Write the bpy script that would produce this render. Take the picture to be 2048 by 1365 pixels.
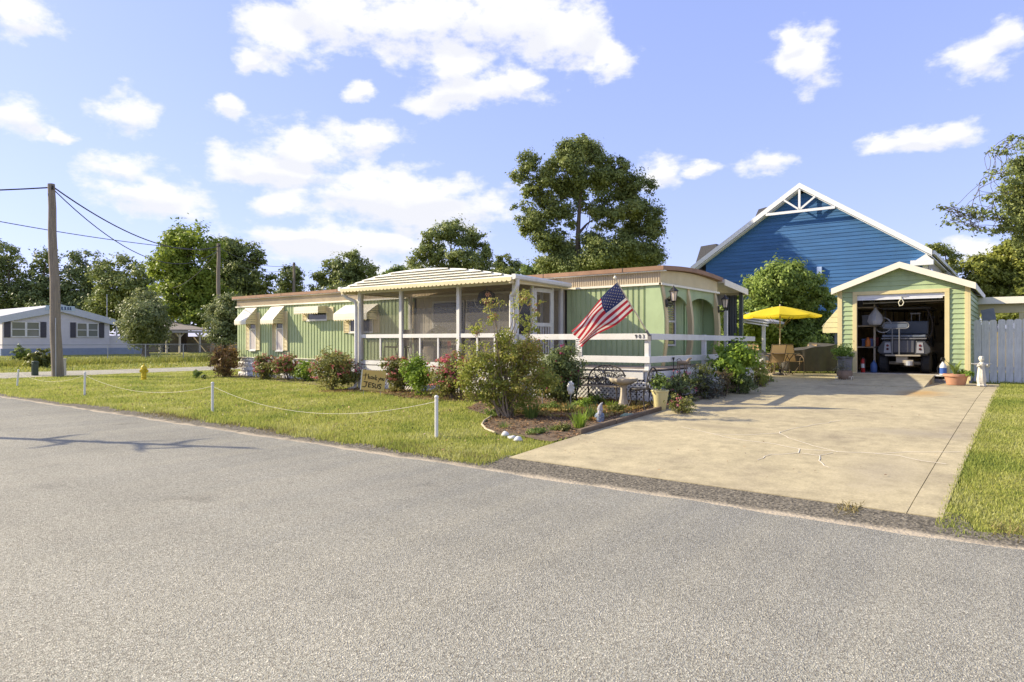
import bpy, bmesh, math, random
import numpy as np
from mathutils import Vector, Matrix
for o in list(bpy.data.objects): bpy.data.objects.remove(o)
S = bpy.context.scene
COL = S.collection
R_ = math.radians
rng = np.random.default_rng(7)
random.seed(7)

# ------------------------------------------------------------------ camera
YAW = R_(37.2); CAMZ = 1.55; FPX = 1340.0
cam = bpy.data.cameras.new('camera'); cam.sensor_width = 36; cam.lens = FPX/2048*36
cam.clip_start = 0.1; cam.clip_end = 3000
co = bpy.data.objects.new('camera', cam); COL.objects.link(co)
co.location = (0, 0, CAMZ); co.rotation_euler = (R_(90), 0, YAW); S.camera = co

# ------------------------------------------------------------------ light, sky
SUN_DIR = Vector((1.0, 0.45, -0.63)).normalized()        # the way the light travels
S.view_settings.view_transform = 'Standard'; S.view_settings.look = 'None'
S.view_settings.exposure = 0.80; S.view_settings.gamma = 1.0
sl = bpy.data.lights.new('sun', 'SUN'); sl.energy = 5.0; sl.angle = R_(0.53); sl.color = (1.0, 0.88, 0.66)
so = bpy.data.objects.new('sun', sl); COL.objects.link(so); so.location = (-20, -10, 30)
so.rotation_euler = SUN_DIR.to_track_quat('-Z', 'Y').to_euler()
W = bpy.data.worlds.new('World'); S.world = W; W.use_nodes = True
nt = W.node_tree; nt.nodes.clear()
def N(t, **k):
    n = nt.nodes.new(t)
    for a, b in k.items(): setattr(n, a, b)
    return n
def math_(op, a, b=None, c=None, clamp=False):
    n = N('ShaderNodeMath', operation=op, use_clamp=clamp)
    for i, x in enumerate((a, b, c)):
        if x is None: continue
        if isinstance(x, (int, float)): n.inputs[i].default_value = x
        else: nt.links.new(x, n.inputs[i])
    return n.outputs[0]
sky = N('ShaderNodeTexSky', sky_type='NISHITA', sun_disc=False)
sky.sun_elevation = math.asin(-SUN_DIR.z); sky.sun_rotation = math.atan2(-SUN_DIR.x, -SUN_DIR.y)
sky.altitude = 0; sky.air_density = 1.0; sky.dust_density = 0.5; sky.ozone_density = 2.5
tc = N('ShaderNodeTexCoord')
sep = N('ShaderNodeSeparateXYZ'); nt.links.new(tc.outputs['Generated'], sep.inputs[0])
def dotxy(a, b): return math_('ADD', math_('MULTIPLY', sep.outputs[0], a), math_('MULTIPLY', sep.outputs[1], b))
px_ = dotxy(math.cos(YAW), math.sin(YAW)); py_ = dotxy(-math.sin(YAW), math.cos(YAW))
az = math_('ARCTAN2', px_, py_); el = math_('ARCSINE', sep.outputs[2])
cmb = N('ShaderNodeCombineXYZ'); nt.links.new(az, cmb.inputs[0]); nt.links.new(el, cmb.inputs[1])
nz = N('ShaderNodeTexNoise'); nz.inputs['Scale'].default_value = 7; nz.inputs['Detail'].default_value = 8; nz.inputs['Roughness'].default_value = 0.58
mp = N('ShaderNodeMapping'); mp.inputs['Scale'].default_value = (1, 1.7, 1)
nt.links.new(cmb.outputs[0], mp.inputs[0]); nt.links.new(mp.outputs[0], nz.inputs['Vector'])
nzd = N('ShaderNodeVectorMath', operation='MULTIPLY_ADD')
nt.links.new(nz.outputs['Color'], nzd.inputs[0]); nzd.inputs[1].default_value = (0.09, 0.07, 0); nzd.inputs[2].default_value = (-0.045, -0.035, 0)
wv = N('ShaderNodeVectorMath', operation='ADD'); nt.links.new(cmb.outputs[0], wv.inputs[0]); nt.links.new(nzd.outputs[0], wv.inputs[1])
CL = [(560,70,95,60),(680,30,150,60),(850,40,170,75),(1000,30,150,85),(1120,60,110,65),(1210,110,60,40),(900,130,90,55),(960,185,145,38),
 (880,200,75,30),(1040,170,55,38),(500,110,45,28),(40,20,95,42),(60,215,70,52),(130,265,24,15),(260,225,65,48),(455,213,40,26),
 (230,330,75,32),(290,385,125,48),(340,405,80,32),(610,290,115,50),(740,270,85,42),(560,330,155,42),(480,335,75,28),(790,385,235,62),
 (860,420,180,62),(560,400,65,32),(700,490,245,52),(620,480,150,38),(720,175,32,18),(1620,110,72,62),(1600,80,42,32),(1960,110,85,46),
 (2010,70,55,48),(1860,275,115,26),(1770,285,52,20),(1325,335,52,36),(1530,325,62,32),(1400,340,42,15),(1960,500,80,34),(120,650,200,30),(880,560,200,40)]
cur = None; shd = None
for (u, v, ru, rv) in CL:
    k = (u-1024)/FPX; h = (682-v)/FPX
    a0 = math.atan(k); e0 = math.atan(h/math.sqrt(1+k*k))
    m = N('ShaderNodeMapping', vector_type='POINT')
    sx = FPX*(1+k*k)/ru; sy = FPX*math.sqrt(1+k*k)/rv
    m.inputs['Scale'].default_value = (sx, sy, 0); m.inputs['Location'].default_value = (-a0*sx, -e0*sy, 0)
    nt.links.new(wv.outputs[0], m.inputs[0])
    ln = N('ShaderNodeVectorMath', operation='LENGTH'); nt.links.new(m.outputs[0], ln.inputs[0])
    d = math_('SUBTRACT', 1.0, ln.outputs['Value'])
    cur = d if cur is None else math_('SMOOTH_MAX', cur, d, 0.25)
    sy_ = N('ShaderNodeSeparateXYZ'); nt.links.new(m.outputs[0], sy_.inputs[0])
    g_ = math_('MULTIPLY', math_('MULTIPLY', d, 2.5, clamp=True), math_('MULTIPLY_ADD', sy_.outputs[1], -1.0, 0.1 if ru > 100 else -0.1))
    shd = g_ if shd is None else math_('SMOOTH_MAX', shd, g_, 0.2)
# the rest of the sky outside the frame: the same broken cloud from noise
n2 = N('ShaderNodeTexNoise'); n2.inputs['Scale'].default_value = 5.0; n2.inputs['Detail'].default_value = 3
nt.links.new(tc.outputs['Generated'], n2.inputs['Vector'])
gen = math_('MULTIPLY', math_('SUBTRACT', n2.outputs['Fac'], 0.56), 5.0)
out_az = math_('MULTIPLY', math_('SUBTRACT', math_('ABSOLUTE', az), 0.70), 8, clamp=True)
out_el = math_('MULTIPLY', math_('SUBTRACT', el, 0.50), 8, clamp=True)
om = math_('MAXIMUM', out_az, out_el)
dens = math_('ADD', cur, math_('MULTIPLY', math_('SUBTRACT', gen, cur), om))
nf = N('ShaderNodeTexNoise'); nf.inputs['Scale'].default_value = 20; nf.inputs['Detail'].default_value = 9; nf.inputs['Roughness'].default_value = 0.6
nt.links.new(mp.outputs[0], nf.inputs['Vector'])
dens = math_('ADD', dens, math_('MULTIPLY', math_('SUBTRACT', nf.outputs['Fac'], 0.5), 2.3))
mr = N('ShaderNodeMapRange', interpolation_type='SMOOTHSTEP'); mr.inputs['From Min'].default_value = -0.12; mr.inputs['From Max'].default_value = 0.60
nt.links.new(dens, mr.inputs[0])
cov = math_('MULTIPLY', mr.outputs[0], 0.97)
cr = N('ShaderNodeValToRGB'); nt.links.new(math_('ADD', math_('MULTIPLY', math_('MULTIPLY', shd, math_('SUBTRACT', 1.0, om)), 1.7), math_('MULTIPLY_ADD', nf.outputs['Fac'], 0.9, -0.42)), cr.inputs[0])
e = cr.color_ramp.elements; e[0].position = 0.0; e[0].color = (1.0, .99, .98, 1); e[1].position = 0.75; e[1].color = (0.80, 0.81, 0.86, 1)
tint = N('ShaderNodeMix', data_type='RGBA', blend_type='MULTIPLY'); tint.inputs[0].default_value = 1
gmm = N('ShaderNodeGamma'); gmm.inputs[1].default_value = 0.45; nt.links.new(sky.outputs[0], gmm.inputs[0])
nt.links.new(gmm.outputs[0], tint.inputs[6]); tint.inputs[7].default_value = (1.45, 1.49, 2.26, 1)
bg1 = N('ShaderNodeBackground'); nt.links.new(tint.outputs[2], bg1.inputs[0]); bg1.inputs[1].default_value = 0.15
bg2 = N('ShaderNodeBackground'); nt.links.new(cr.outputs[0], bg2.inputs[0]); bg2.inputs[1].default_value = 0.66
mx = N('ShaderNodeMixShader'); nt.links.new(cov, mx.inputs[0]); nt.links.new(bg1.outputs[0], mx.inputs[1]); nt.links.new(bg2.outputs[0], mx.inputs[2])
wo = N('ShaderNodeOutputWorld'); nt.links.new(mx.outputs[0], wo.inputs[0])
W.cycles.sampling_method = 'MANUAL'; W.cycles.sample_map_resolution = 512
S.cycles.use_denoising = True
S.cycles.max_bounces = 6; S.cycles.transparent_max_bounces = 12
S.cycles.caustics_reflective = False; S.cycles.caustics_refractive = False

# ------------------------------------------------------------------ survey: photograph measurements to places on the lot
CX, SX = math.cos(YAW), math.sin(YAW)
def ray(u, v):
    k = (u-1024)/FPX
    return (CX*k-SX, SX*k+CX, (682-v)/FPX)
def onY(u, v, Y):
    r = ray(u, v); t = Y/r[1]; return Vector((r[0]*t, Y, CAMZ+r[2]*t))
def onX(u, v, X):
    r = ray(u, v); t = X/r[0]; return Vector((X, r[1]*t, CAMZ+r[2]*t))
def onD(u, v, D):
    r = ray(u, v); return Vector((r[0]*D, r[1]*D, CAMZ+r[2]*D))
def interp(x, P):
    if x <= P[0][0]: return P[0][1]
    for (a, b), (c, d) in zip(P, P[1:]):
        if x <= c: return b+(d-b)*(x-a)/(c-a)
    return P[-1][1]
PR = [(6.3,-.03),(7.0,.03),(9,.12),(12.5,.25),(16,.36),(18.5,.40),(60,.42)]
PL = [(6.3,-.03),(7.0,.03),(14.5,.17),(17,.2),(60,.25)]
PW = [(-62,.47),(-52,.36),(-46,.16),(-40,.08),(-30,.08)]
def sst(x, a, b):
    t = min(1, max(0, (x-a)/(b-a))); return t*t*(3-2*t)
def g(x, y):
    r = interp(y, PR); l = interp(y, PL)
    z = l+(r-l)*sst(x, -20, -11)
    if x < -27:
        w = interp(x, PW) if y > 7 else -.03+(interp(x, PW)+.03)*sst(y, 5.5, 7)
        z = z+(w-z)*sst(x, -27, -33)
    return z
def gnd(u, v):
    r = ray(u, v); D = 12.0
    for _ in range(40):
        D = 0.5*D+0.5*(g(r[0]*D, r[1]*D)-CAMZ)/min(r[2], -1e-4)
    return Vector((r[0]*D, r[1]*D, g(r[0]*D, r[1]*D)))
def dep(p): return -SX*p[0]+CX*p[1]

# ------------------------------------------------------------------ materials
MATS = {}
def mat(name, col, rough=0.65, var=0.12, scale=6.0, bump=0.0, bscale=60.0, metal=0.0, spec=0.3, detail=4, stretch=None, col2=None, grime=0.0, streak=None):
    if name in MATS: return MATS[name]
    m = bpy.data.materials.new(name); m.use_nodes = True; t = m.node_tree; b = t.nodes['Principled BSDF']
    b.inputs['Roughness'].default_value = rough; b.inputs['Metallic'].default_value = metal
    b.inputs['Specular IOR Level'].default_value = spec
    c = t.nodes.new('ShaderNodeTexCoord'); n = t.nodes.new('ShaderNodeTexNoise')
    n.inputs['Scale'].default_value = scale; n.inputs['Detail'].default_value = detail; n.inputs['Roughness'].default_value = 0.62
    vec = c.outputs['Object']
    if stretch:
        mpp = t.nodes.new('ShaderNodeMapping'); mpp.inputs['Scale'].default_value = stretch
        t.links.new(vec, mpp.inputs[0]); vec = mpp.outputs[0]
    t.links.new(vec, n.inputs['Vector'])
    r = t.nodes.new('ShaderNodeValToRGB'); t.links.new(n.outputs['Fac'], r.inputs[0])
    e = r.color_ramp.elements; e[0].position = 0.28; e[1].position = 0.72
    c2 = col2 or tuple(min(1, x*(1+var)) for x in col); c1 = tuple(x*(1-var) for x in col) if not col2 else col
    e[0].color = (*c1, 1); e[1].color = (*c2, 1)
    src = r.outputs[0]
    if grime > 0:
        n3 = t.nodes.new('ShaderNodeTexNoise'); n3.inputs['Scale'].default_value = 1.7; n3.inputs['Detail'].default_value = 8; n3.inputs['Roughness'].default_value = .7
        v3 = c.outputs['Object']
        if streak:
            ms = t.nodes.new('ShaderNodeMapping'); ms.inputs['Scale'].default_value = streak; t.links.new(v3, ms.inputs[0]); v3 = ms.outputs[0]
        t.links.new(v3, n3.inputs['Vector'])
        r3 = t.nodes.new('ShaderNodeMapRange'); r3.inputs['From Min'].default_value = .5; r3.inputs['From Max'].default_value = .8; r3.inputs['To Max'].default_value = grime
        t.links.new(n3.outputs['Fac'], r3.inputs[0])
        mg = t.nodes.new('ShaderNodeMix'); mg.data_type = 'RGBA'; t.links.new(r3.outputs[0], mg.inputs[0]); t.links.new(src, mg.inputs[6])
        mg.inputs[7].default_value = (col[0]*.45+.02, col[1]*.42+.015, col[2]*.36+.01, 1); src = mg.outputs[2]
    t.links.new(src, b.inputs['Base Color'])
    if bump > 0:
        n2 = t.nodes.new('ShaderNodeTexNoise'); n2.inputs['Scale'].default_value = bscale; n2.inputs['Detail'].default_value = 3
        t.links.new(vec, n2.inputs['Vector'])
        bp = t.nodes.new('ShaderNodeBump'); bp.inputs['Strength'].default_value = bump; bp.inputs['Distance'].default_value = 0.01
        t.links.new(n2.outputs['Fac'], bp.inputs['Height']); t.links.new(bp.outputs[0], b.inputs['Normal'])
    MATS[name] = m; return m
def leafmat(name, cols, trans=0.35, rough=0.5):
    if name in MATS: return MATS[name]
    if name.startswith('leaf_'):
        mean_ = [sum(q[i] for q in cols)/len(cols) for i in range(3)]
        cols = [tuple((q[i]*.68+mean_[i]*.32)*(.93, 1.0, 1.18)[i] for i in range(3)) for q in cols]
    m = bpy.data.materials.new(name); m.use_nodes = True; t = m.node_tree; b = t.nodes['Principled BSDF']; o = t.nodes['Material Output']
    b.inputs['Roughness'].default_value = rough; b.inputs['Specular IOR Level'].default_value = 0.25
    ge = t.nodes.new('ShaderNodeNewGeometry'); c = t.nodes.new('ShaderNodeTexCoord'); n = t.nodes.new('ShaderNodeTexNoise')
    n.inputs['Scale'].default_value = 0.9; t.links.new(c.outputs['Object'], n.inputs['Vector'])
    ad = t.nodes.new('ShaderNodeMath'); ad.operation = 'MULTIPLY_ADD'; ad.inputs[1].default_value = 0.55; t.links.new(ge.outputs['Random Per Island'], ad.inputs[0])
    sb = t.nodes.new('ShaderNodeMath'); sb.operation = 'MULTIPLY_ADD'; sb.inputs[1].default_value = 1.5; sb.inputs[2].default_value = -0.52; t.links.new(n.outputs['Fac'], sb.inputs[0])
    t.links.new(sb.outputs[0], ad.inputs[2])
    r = t.nodes.new('ShaderNodeValToRGB'); t.links.new(ad.outputs[0], r.inputs[0])
    els = r.color_ramp.elements
    els[0].color = (*cols[0], 1); els[0].position = 0.05; els[1].color = (*cols[-1], 1); els[1].position = 0.95
    for i, q in enumerate(cols[1:-1]): els.new(0.05+0.9*(i+1)/(len(cols)-1)).color = (*q, 1)
    t.links.new(r.outputs[0], b.inputs['Base Color'])
    tr = t.nodes.new('ShaderNodeBsdfTranslucent'); t.links.new(r.outputs[0], tr.inputs[0])
    mxx = t.nodes.new('ShaderNodeMixShader'); mxx.inputs[0].default_value = trans
    t.links.new(b.outputs[0], mxx.inputs[1]); t.links.new(tr.outputs[0], mxx.inputs[2]); t.links.new(mxx.outputs[0], o.inputs[0])
    MATS[name] = m; return m
def screenmat(name, col, alpha):
    if name in MATS: return MATS[name]
    m = bpy.data.materials.new(name); m.use_nodes = True; t = m.node_tree; b = t.nodes['Principled BSDF']; o = t.nodes['Material Output']
    b.inputs['Base Color'].default_value = (*col, 1); b.inputs['Roughness'].default_value = .7
    tr = t.nodes.new('ShaderNodeBsdfTransparent'); mxx = t.nodes.new('ShaderNodeMixShader'); mxx.inputs[0].default_value = alpha
    t.links.new(tr.outputs[0], mxx.inputs[1]); t.links.new(b.outputs[0], mxx.inputs[2]); t.links.new(mxx.outputs[0], o.inputs[0])
    MATS[name] = m; return m
def glassmat(name, col=(.03,.035,.04), rough=.05):
    if name in MATS: return MATS[name]
    m = bpy.data.materials.new(name); m.use_nodes = True; b = m.node_tree.nodes['Principled BSDF']
    b.inputs['Base Color'].default_value = (*col, 1); b.inputs['Roughness'].default_value = rough; b.inputs['Specular IOR Level'].default_value = .6
    MATS[name] = m; return m

white = mat('white_paint', (.70,.685,.64), .55, .07, 3, .08, 60, grime=.4, streak=(2,2,1))
whitew = mat('white_weathered', (.66,.65,.64), .75, .16, 5, .3, 50, stretch=(3,3,.6), grime=.5)
cream = mat('cream_metal', (.70,.60,.36), .45, .07, 2.5, grime=.18)
creamw = mat('cream_white_metal', (.80,.75,.60), .4, .06, 2, grime=.2)
tan = mat('tan_fascia', (.50,.41,.28), .5, .08, 3, grime=.3)
brown = mat('brown_roof_edge', (.30,.17,.10), .6, .2, 3, .1, 30)
greenm = mat('green_siding', (.385,.455,.235), .42, .12, 1.3, spec=.4, grime=.42, streak=(2.2,2.2,.35))
greeng = mat('green_vinyl', (.37,.46,.245), .5, .12, 1.3, grime=.4, streak=(1.6,1.6,.6))
blue = mat('blue_clapboard', (.040,.125,.285), .6, .22, 1.2, .12, 12, stretch=(.3,1,4), grime=.3, streak=(.5,.5,.25))
asph_shingle = mat('grey_shingle', (.10,.10,.11), .9, .3, 12, .3, 30)
dark = mat('black_iron', (.035,.032,.03), .5, .3, 20, .2, 80)
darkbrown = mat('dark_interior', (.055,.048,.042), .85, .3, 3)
greyw = mat('grey_wood_pole', (.24,.20,.15), .85, .3, 3, .5, 30, stretch=(8,8,.5))
steel = mat('galvanised_steel', (.42,.42,.42), .45, .1, 10, metal=.5)
rubber = mat('rubber', (.025,.025,.026), .85, .2, 20, .2, 60)
glass = glassmat('window_glass')
bark = mat('bark', (.12,.095,.07), .9, .35, 6, .5, 30, stretch=(3,3,.6))

# ------------------------------------------------------------------ building blocks
BASE = {}
def thing(name, label, cat, base=(0,0,0), group=None):
    o = bpy.data.objects.new(name, None); COL.objects.link(o); o.location = base; o.empty_display_size = .2
    o['label'] = label; o['category'] = cat
    if group: o['group'] = group
    BASE[o.name] = Vector(base); return o
def tag(o, label, cat, group=None):
    o['label'] = label; o['category'] = cat
    if group: o['group'] = group
    return o
def baseof(p): return BASE.get(p.name, Vector((0,0,0))) if p else Vector((0,0,0))
class MB:
    def __init__(s): s.V = []; s.F = []; s.M = []; s.mi = 0
    def add(s, V, F):
        n = len(s.V); s.V += [tuple(v) for v in V]; s.F += [tuple(i+n for i in f) for f in F]; s.M += [s.mi]*len(F); return s
    def box(s, x0, x1, y0, y1, z0, z1):
        V = [(x0,y0,z0),(x1,y0,z0),(x1,y1,z0),(x0,y1,z0),(x0,y0,z1),(x1,y0,z1),(x1,y1,z1),(x0,y1,z1)]
        return s.add(V, [(3,2,1,0),(4,5,6,7),(0,1,5,4),(1,2,6,5),(2,3,7,6),(3,0,4,7)])
    def obox(s, c, ax, ay, az):          # oriented box: half vectors
        c, ax, ay, az = map(Vector, (c, ax, ay, az))
        V = [c+i*ax+j*ay+k*az for k in (-1,1) for i, j in ((-1,-1),(1,-1),(1,1),(-1,1))]
        return s.add(V, [(3,2,1,0),(4,5,6,7),(0,1,5,4),(1,2,6,5),(2,3,7,6),(3,0,4,7)])
    def beam(s, a, b, w, h, up=(0,0,1)):
        a, b = Vector(a), Vector(b); d = (b-a); u = Vector(up)
        if abs(d.normalized().dot(u)) > .95: u = Vector((1,0,0))
        x = d.cross(u).normalized(); y = x.cross(d).normalized()
        return s.obox((a+b)/2, d/2, x*w/2, y*h/2)
    def tube(s, P, r, n=8, cap=True):
        P = [Vector(p) for p in P]; m = len(P)
        rs = r if isinstance(r, (list, tuple)) else [r]*m
        prev = None; V = []; F = []
        for i, p in enumerate(P):
            d = (P[min(i+1, m-1)]-P[max(i-1, 0)]).normalized()
            if prev is None:
                u = Vector((0,0,1)) if abs(d.z) < .9 else Vector((1,0,0)); x = d.cross(u).normalized()
            else:
                x = (prev-d*prev.dot(d)).normalized()
            prev = x; y = d.cross(x)
            for j in range(n):
                a = 2*math.pi*j/n; V.append(p+(x*math.cos(a)+y*math.sin(a))*rs[i])
        for i in range(m-1):
            for j in range(n): F.append((i*n+j, i*n+(j+1)%n, (i+1)*n+(j+1)%n, (i+1)*n+j))
        if cap: F.append(tuple(reversed(range(n)))); F.append(tuple((m-1)*n+j for j in range(n)))
        return s.add(V, F)
    def lathe(s, prof, c=(0,0,0), n=20, wob=None, close=True):
        V = []; F = []
        for i, (r, z) in enumerate(prof):
            for j in range(n):
                a = 2*math.pi*j/n; rr = r*(wob(a, i) if wob else 1)
                V.append((c[0]+rr*math.cos(a), c[1]+rr*math.sin(a), c[2]+z))
        for i in range(len(prof)-1):
            for j in range(n): F.append((i*n+j, i*n+(j+1)%n, (i+1)*n+(j+1)%n, (i+1)*n+j))
        if close: F.append(tuple(reversed(range(n)))); F.append(tuple((len(prof)-1)*n+j for j in range(n)))
        return s.add(V, F)
    def prism(s, poly, off):
        off = Vector(off); P = [Vector(p) for p in poly]; n = len(P)
        V = P+[p+off for p in P]
        F = [tuple(reversed(range(n))), tuple(range(n, 2*n))]+[(i, (i+1)%n, (i+1)%n+n, i+n) for i in range(n)]
        return s.add(V, F)
    def mesh(s, name, mats, off=(0,0,0), smooth=False):
        me = bpy.data.meshes.new(name); o = Vector(off)
        me.from_pydata([(v[0]-o.x, v[1]-o.y, v[2]-o.z) for v in s.V], [], s.F)
        for m in (mats if isinstance(mats, (list, tuple)) else [mats]): me.materials.append(m)
        if s.M and max(s.M) > 0: me.polygons.foreach_set('material_index', s.M)
        bm = bmesh.new(); bm.from_mesh(me); bmesh.ops.recalc_face_normals(bm, faces=bm.faces); bm.to_mesh(me); bm.free()
        if smooth:
            me.polygons.foreach_set('use_smooth', [True]*len(me.polygons))
            try: me.set_sharp_from_angle(angle=R_(40))
            except Exception: pass
        me.update(); return me
    def build(s, name, mats, parent=None, smooth=False, bevel=0, kind=None):
        o = bpy.data.objects.new(name, s.mesh(name, mats, baseof(parent), smooth)); COL.objects.link(o)
        if parent: o.parent = parent; BASE[o.name] = baseof(parent)
        if bevel:
            b = o.modifiers.new('bevel', 'BEVEL'); b.width = bevel; b.segments = 2; b.limit_method = 'ANGLE'
        if kind: o['kind'] = kind
        return o
def inst(name, me, parent, loc, rot=(0,0,0), scale=(1,1,1)):
    o = bpy.data.objects.new(name, me); COL.objects.link(o); o.parent = parent
    o.location = Vector(loc)-baseof(parent); o.rotation_euler = rot; o.scale = scale; return o
def npmesh(name, V, F, m, parent=None, kind=None, off=None, mi=None):
    me = bpy.data.meshes.new(name); V = np.asarray(V, np.float32).copy(); F = np.asarray(F, np.int32)
    V -= np.array(off if off is not None else baseof(parent), np.float32)
    k = F.shape[1]
    me.vertices.add(len(V)); me.vertices.foreach_set('co', V.ravel())
    me.loops.add(F.size); me.loops.foreach_set('vertex_index', F.ravel())
    me.polygons.add(len(F)); me.polygons.foreach_set('loop_start', np.arange(0, F.size, k, dtype=np.int32))
    try: me.polygons.foreach_set('loop_total', np.full(len(F), k, np.int32))
    except Exception: pass
    for q in (m if isinstance(m, (list, tuple)) else [m]): me.materials.append(q)
    if mi is not None: me.polygons.foreach_set('material_index', np.asarray(mi, np.int32))
    me.update(calc_edges=True); me.validate()
    o = bpy.data.objects.new(name, me); COL.objects.link(o)
    if parent: o.parent = parent
    if kind: o['kind'] = kind
    return o
def unit(a): return a/np.maximum(np.linalg.norm(a, axis=1, keepdims=True), 1e-9)
def leafquads(P, Nrm, size, aspect=.5, jit=.35):
    n = len(P); Nrm = unit(Nrm)
    t = unit(np.cross(Nrm, rng.normal(size=(n, 3)))); b = np.cross(Nrm, t)
    s = (size*(1+jit*rng.uniform(-1, 1, n)))[:, None]
    bend = Nrm*s*.18
    V = np.stack([P-t*s, P+b*s*aspect+bend, P+t*s, P-b*s*aspect+bend], 1).reshape(-1, 3)
    return V, np.arange(4*n).reshape(-1, 4)
def foliage(lobes, nclump, nleaf, leaf, clump_r=.35, up=.4, fill=.6):
    """lobes: (centre, (rx,ry,rz)); leaves in uneven clumps spread through each lobe"""
    C = np.array([l[0] for l in lobes], float); Rr = np.array([l[1] for l in lobes], float)
    vol = np.prod(Rr, 1)**(2/3); w = vol/vol.sum()
    idx = rng.choice(len(lobes), nclump, p=w)
    d = unit(rng.normal(size=(nclump, 3))); rad = rng.uniform(fill**2, 1, nclump)**.5
    cc = C[idx]+d*rad[:, None]*Rr[idx]
    cr_ = np.cbrt(np.prod(Rr[idx], 1))*clump_r*rng.uniform(.5, 1.35, nclump)
    ww = cr_**2; k = rng.choice(nclump, nleaf, p=ww/ww.sum())
    dd = rng.normal(size=(nleaf, 3))*.52; ln = np.linalg.norm(dd, axis=1)[:, None]; dd = np.where(ln > 1.5, dd*1.5/ln, dd)
    ax = unit(d+rng.normal(size=(nclump, 3))*.6)*rng.uniform(.2, 1.0, nclump)[:, None]      # sprays stretched outward
    P = cc[k]+dd*cr_[k][:, None]*np.array([1, 1, .62])+ax[k]*(cr_[k]*rng.normal(size=nleaf)*.75)[:, None]
    Nn = unit(dd)*.6+d[k]*.6+rng.normal(size=(nleaf, 3))*.6+np.array([0, 0, up])
    return P, Nn, cc
def curvy(a, b, n=5, amp=.1):
    a, b = Vector(a), Vector(b); L = (b-a).length; out = []
    ph = [Vector((random.uniform(-1,1), random.uniform(-1,1), random.uniform(-.5,.8))) for _ in range(2)]
    for i in range(n+1):
        t = i/n; p = a.lerp(b, t)+ph[0]*amp*L*math.sin(math.pi*t)+ph[1]*amp*.5*L*math.sin(2*math.pi*t); out.append(p)
    return out
def tree(name, label, base, top, lobes, nleaf, leaf, lm, trunk_r, nclump=None, cat='tree', group=None, fork=.35, clump_r=.35, twigs=40, fill=.55, barkm=None, limbs=22):
    base, top = Vector(base), Vector(top)
    T = thing(name, label, cat, base, group)
    nleaf = int(nleaf*1.7); nclump = int((nclump or max(40, nleaf//60))*1.6)
    P, Nn, cc = foliage(lobes, nclump, nleaf, leaf, clump_r, fill=fill)
    V, F = leafquads(P, Nn, np.full(nleaf, leaf))
    npmesh('crown', V, F, lm, T)
    m = MB(); tr = curvy(base, top, 8, .03); m.tube(tr, [trunk_r*(1.25 if i == 0 else 1)*(1-.8*i/8) for i in range(9)], 8)
    L = sorted(sorted(lobes, key=lambda l: -np.prod(l[1]))[:limbs], key=lambda l: (Vector(l[0])-tr[int(fork*8)]).length)
    nodes = [(p, trunk_r*(1-.8*i/8)) for i, p in enumerate(tr) if i >= fork*8]; ends = []
    for c, r in L:
        c = Vector(c)
        q, r0 = min(nodes, key=lambda n: (n[0]-c).length+1.2*max(0, n[0].z-c.z+.25*(n[0]-c).length))
        r0 = min(r0*.72, trunk_r*.5); pts = curvy(q, c, 6, .13); rad = [max(.010, r0*(1-.75*i/6)) for i in range(7)]; m.tube(pts, rad, 6, cap=False)
        nodes += [(pts[i], rad[i]) for i in (3, 4, 5, 6)]; ends.append((pts, r0))
    for _ in range(twigs):
        pts, r0 = random.choice(ends); q = random.choice(pts[2:]); e = Vector(cc[random.randrange(len(cc))])
        best = min((Vector(cc[random.randrange(len(cc))]) for _ in range(12)), key=lambda e: (e-q).length)
        pp = curvy(q, best, 4, .12); m.tube(pp, [max(.008, r0*.3*(1-.8*i/4)) for i in range(5)], 4, cap=False)
    m.build('trunk', barkm or bark, T, smooth=True)
    return T
def pxlobes(L, D, s=1.0, dz=.6, spread=.5):
    """L: (u,v,ru,rv) measured outlines of leaf masses at distance D, given real depth"""
    out = []
    for (u, v, ru, rv) in L:
        rr = max(ru, rv)*D/FPX*s
        d = D+random.uniform(-1, 1)*spread*rr*2
        out.append((tuple(onD(u, v, d)), (ru*d/FPX*s, rr*dz+.1, rv*d/FPX*s)))
    # lobes are axis aligned in x,y,z: use the mean plan radius
    return [(c, ((r[0]+r[1])/2, (r[0]+r[1])/2, r[2])) for c, r in out]
# ================================================================== GROUND
def wob(x, s=1.0, seed=0.0):
    return s*(math.sin(x*2.1+seed)*.5+math.sin(x*5.3+seed*2.1)*.3+math.sin(x*11.7+seed*.7)*.2+math.sin(x*23.1+seed)*.12)
def gridsheet(name, xs, ylo, yhi, ny, zoff, m, kind='structure', edge=0):
    V = []; F = []
    for x in xs:
        a, b = ylo(x), yhi(x)
        for j in range(ny+1):
            y = a+(b-a)*j/ny; V.append((x, y, g(x, y)+zoff))
    n = ny+1
    for i in range(len(xs)-1):
        for j in range(ny): F.append((i*n+j, (i+1)*n+j, (i+1)*n+j+1, i*n+j+1))
    o = npmesh(name, V, F, m, kind=kind); return o

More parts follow.
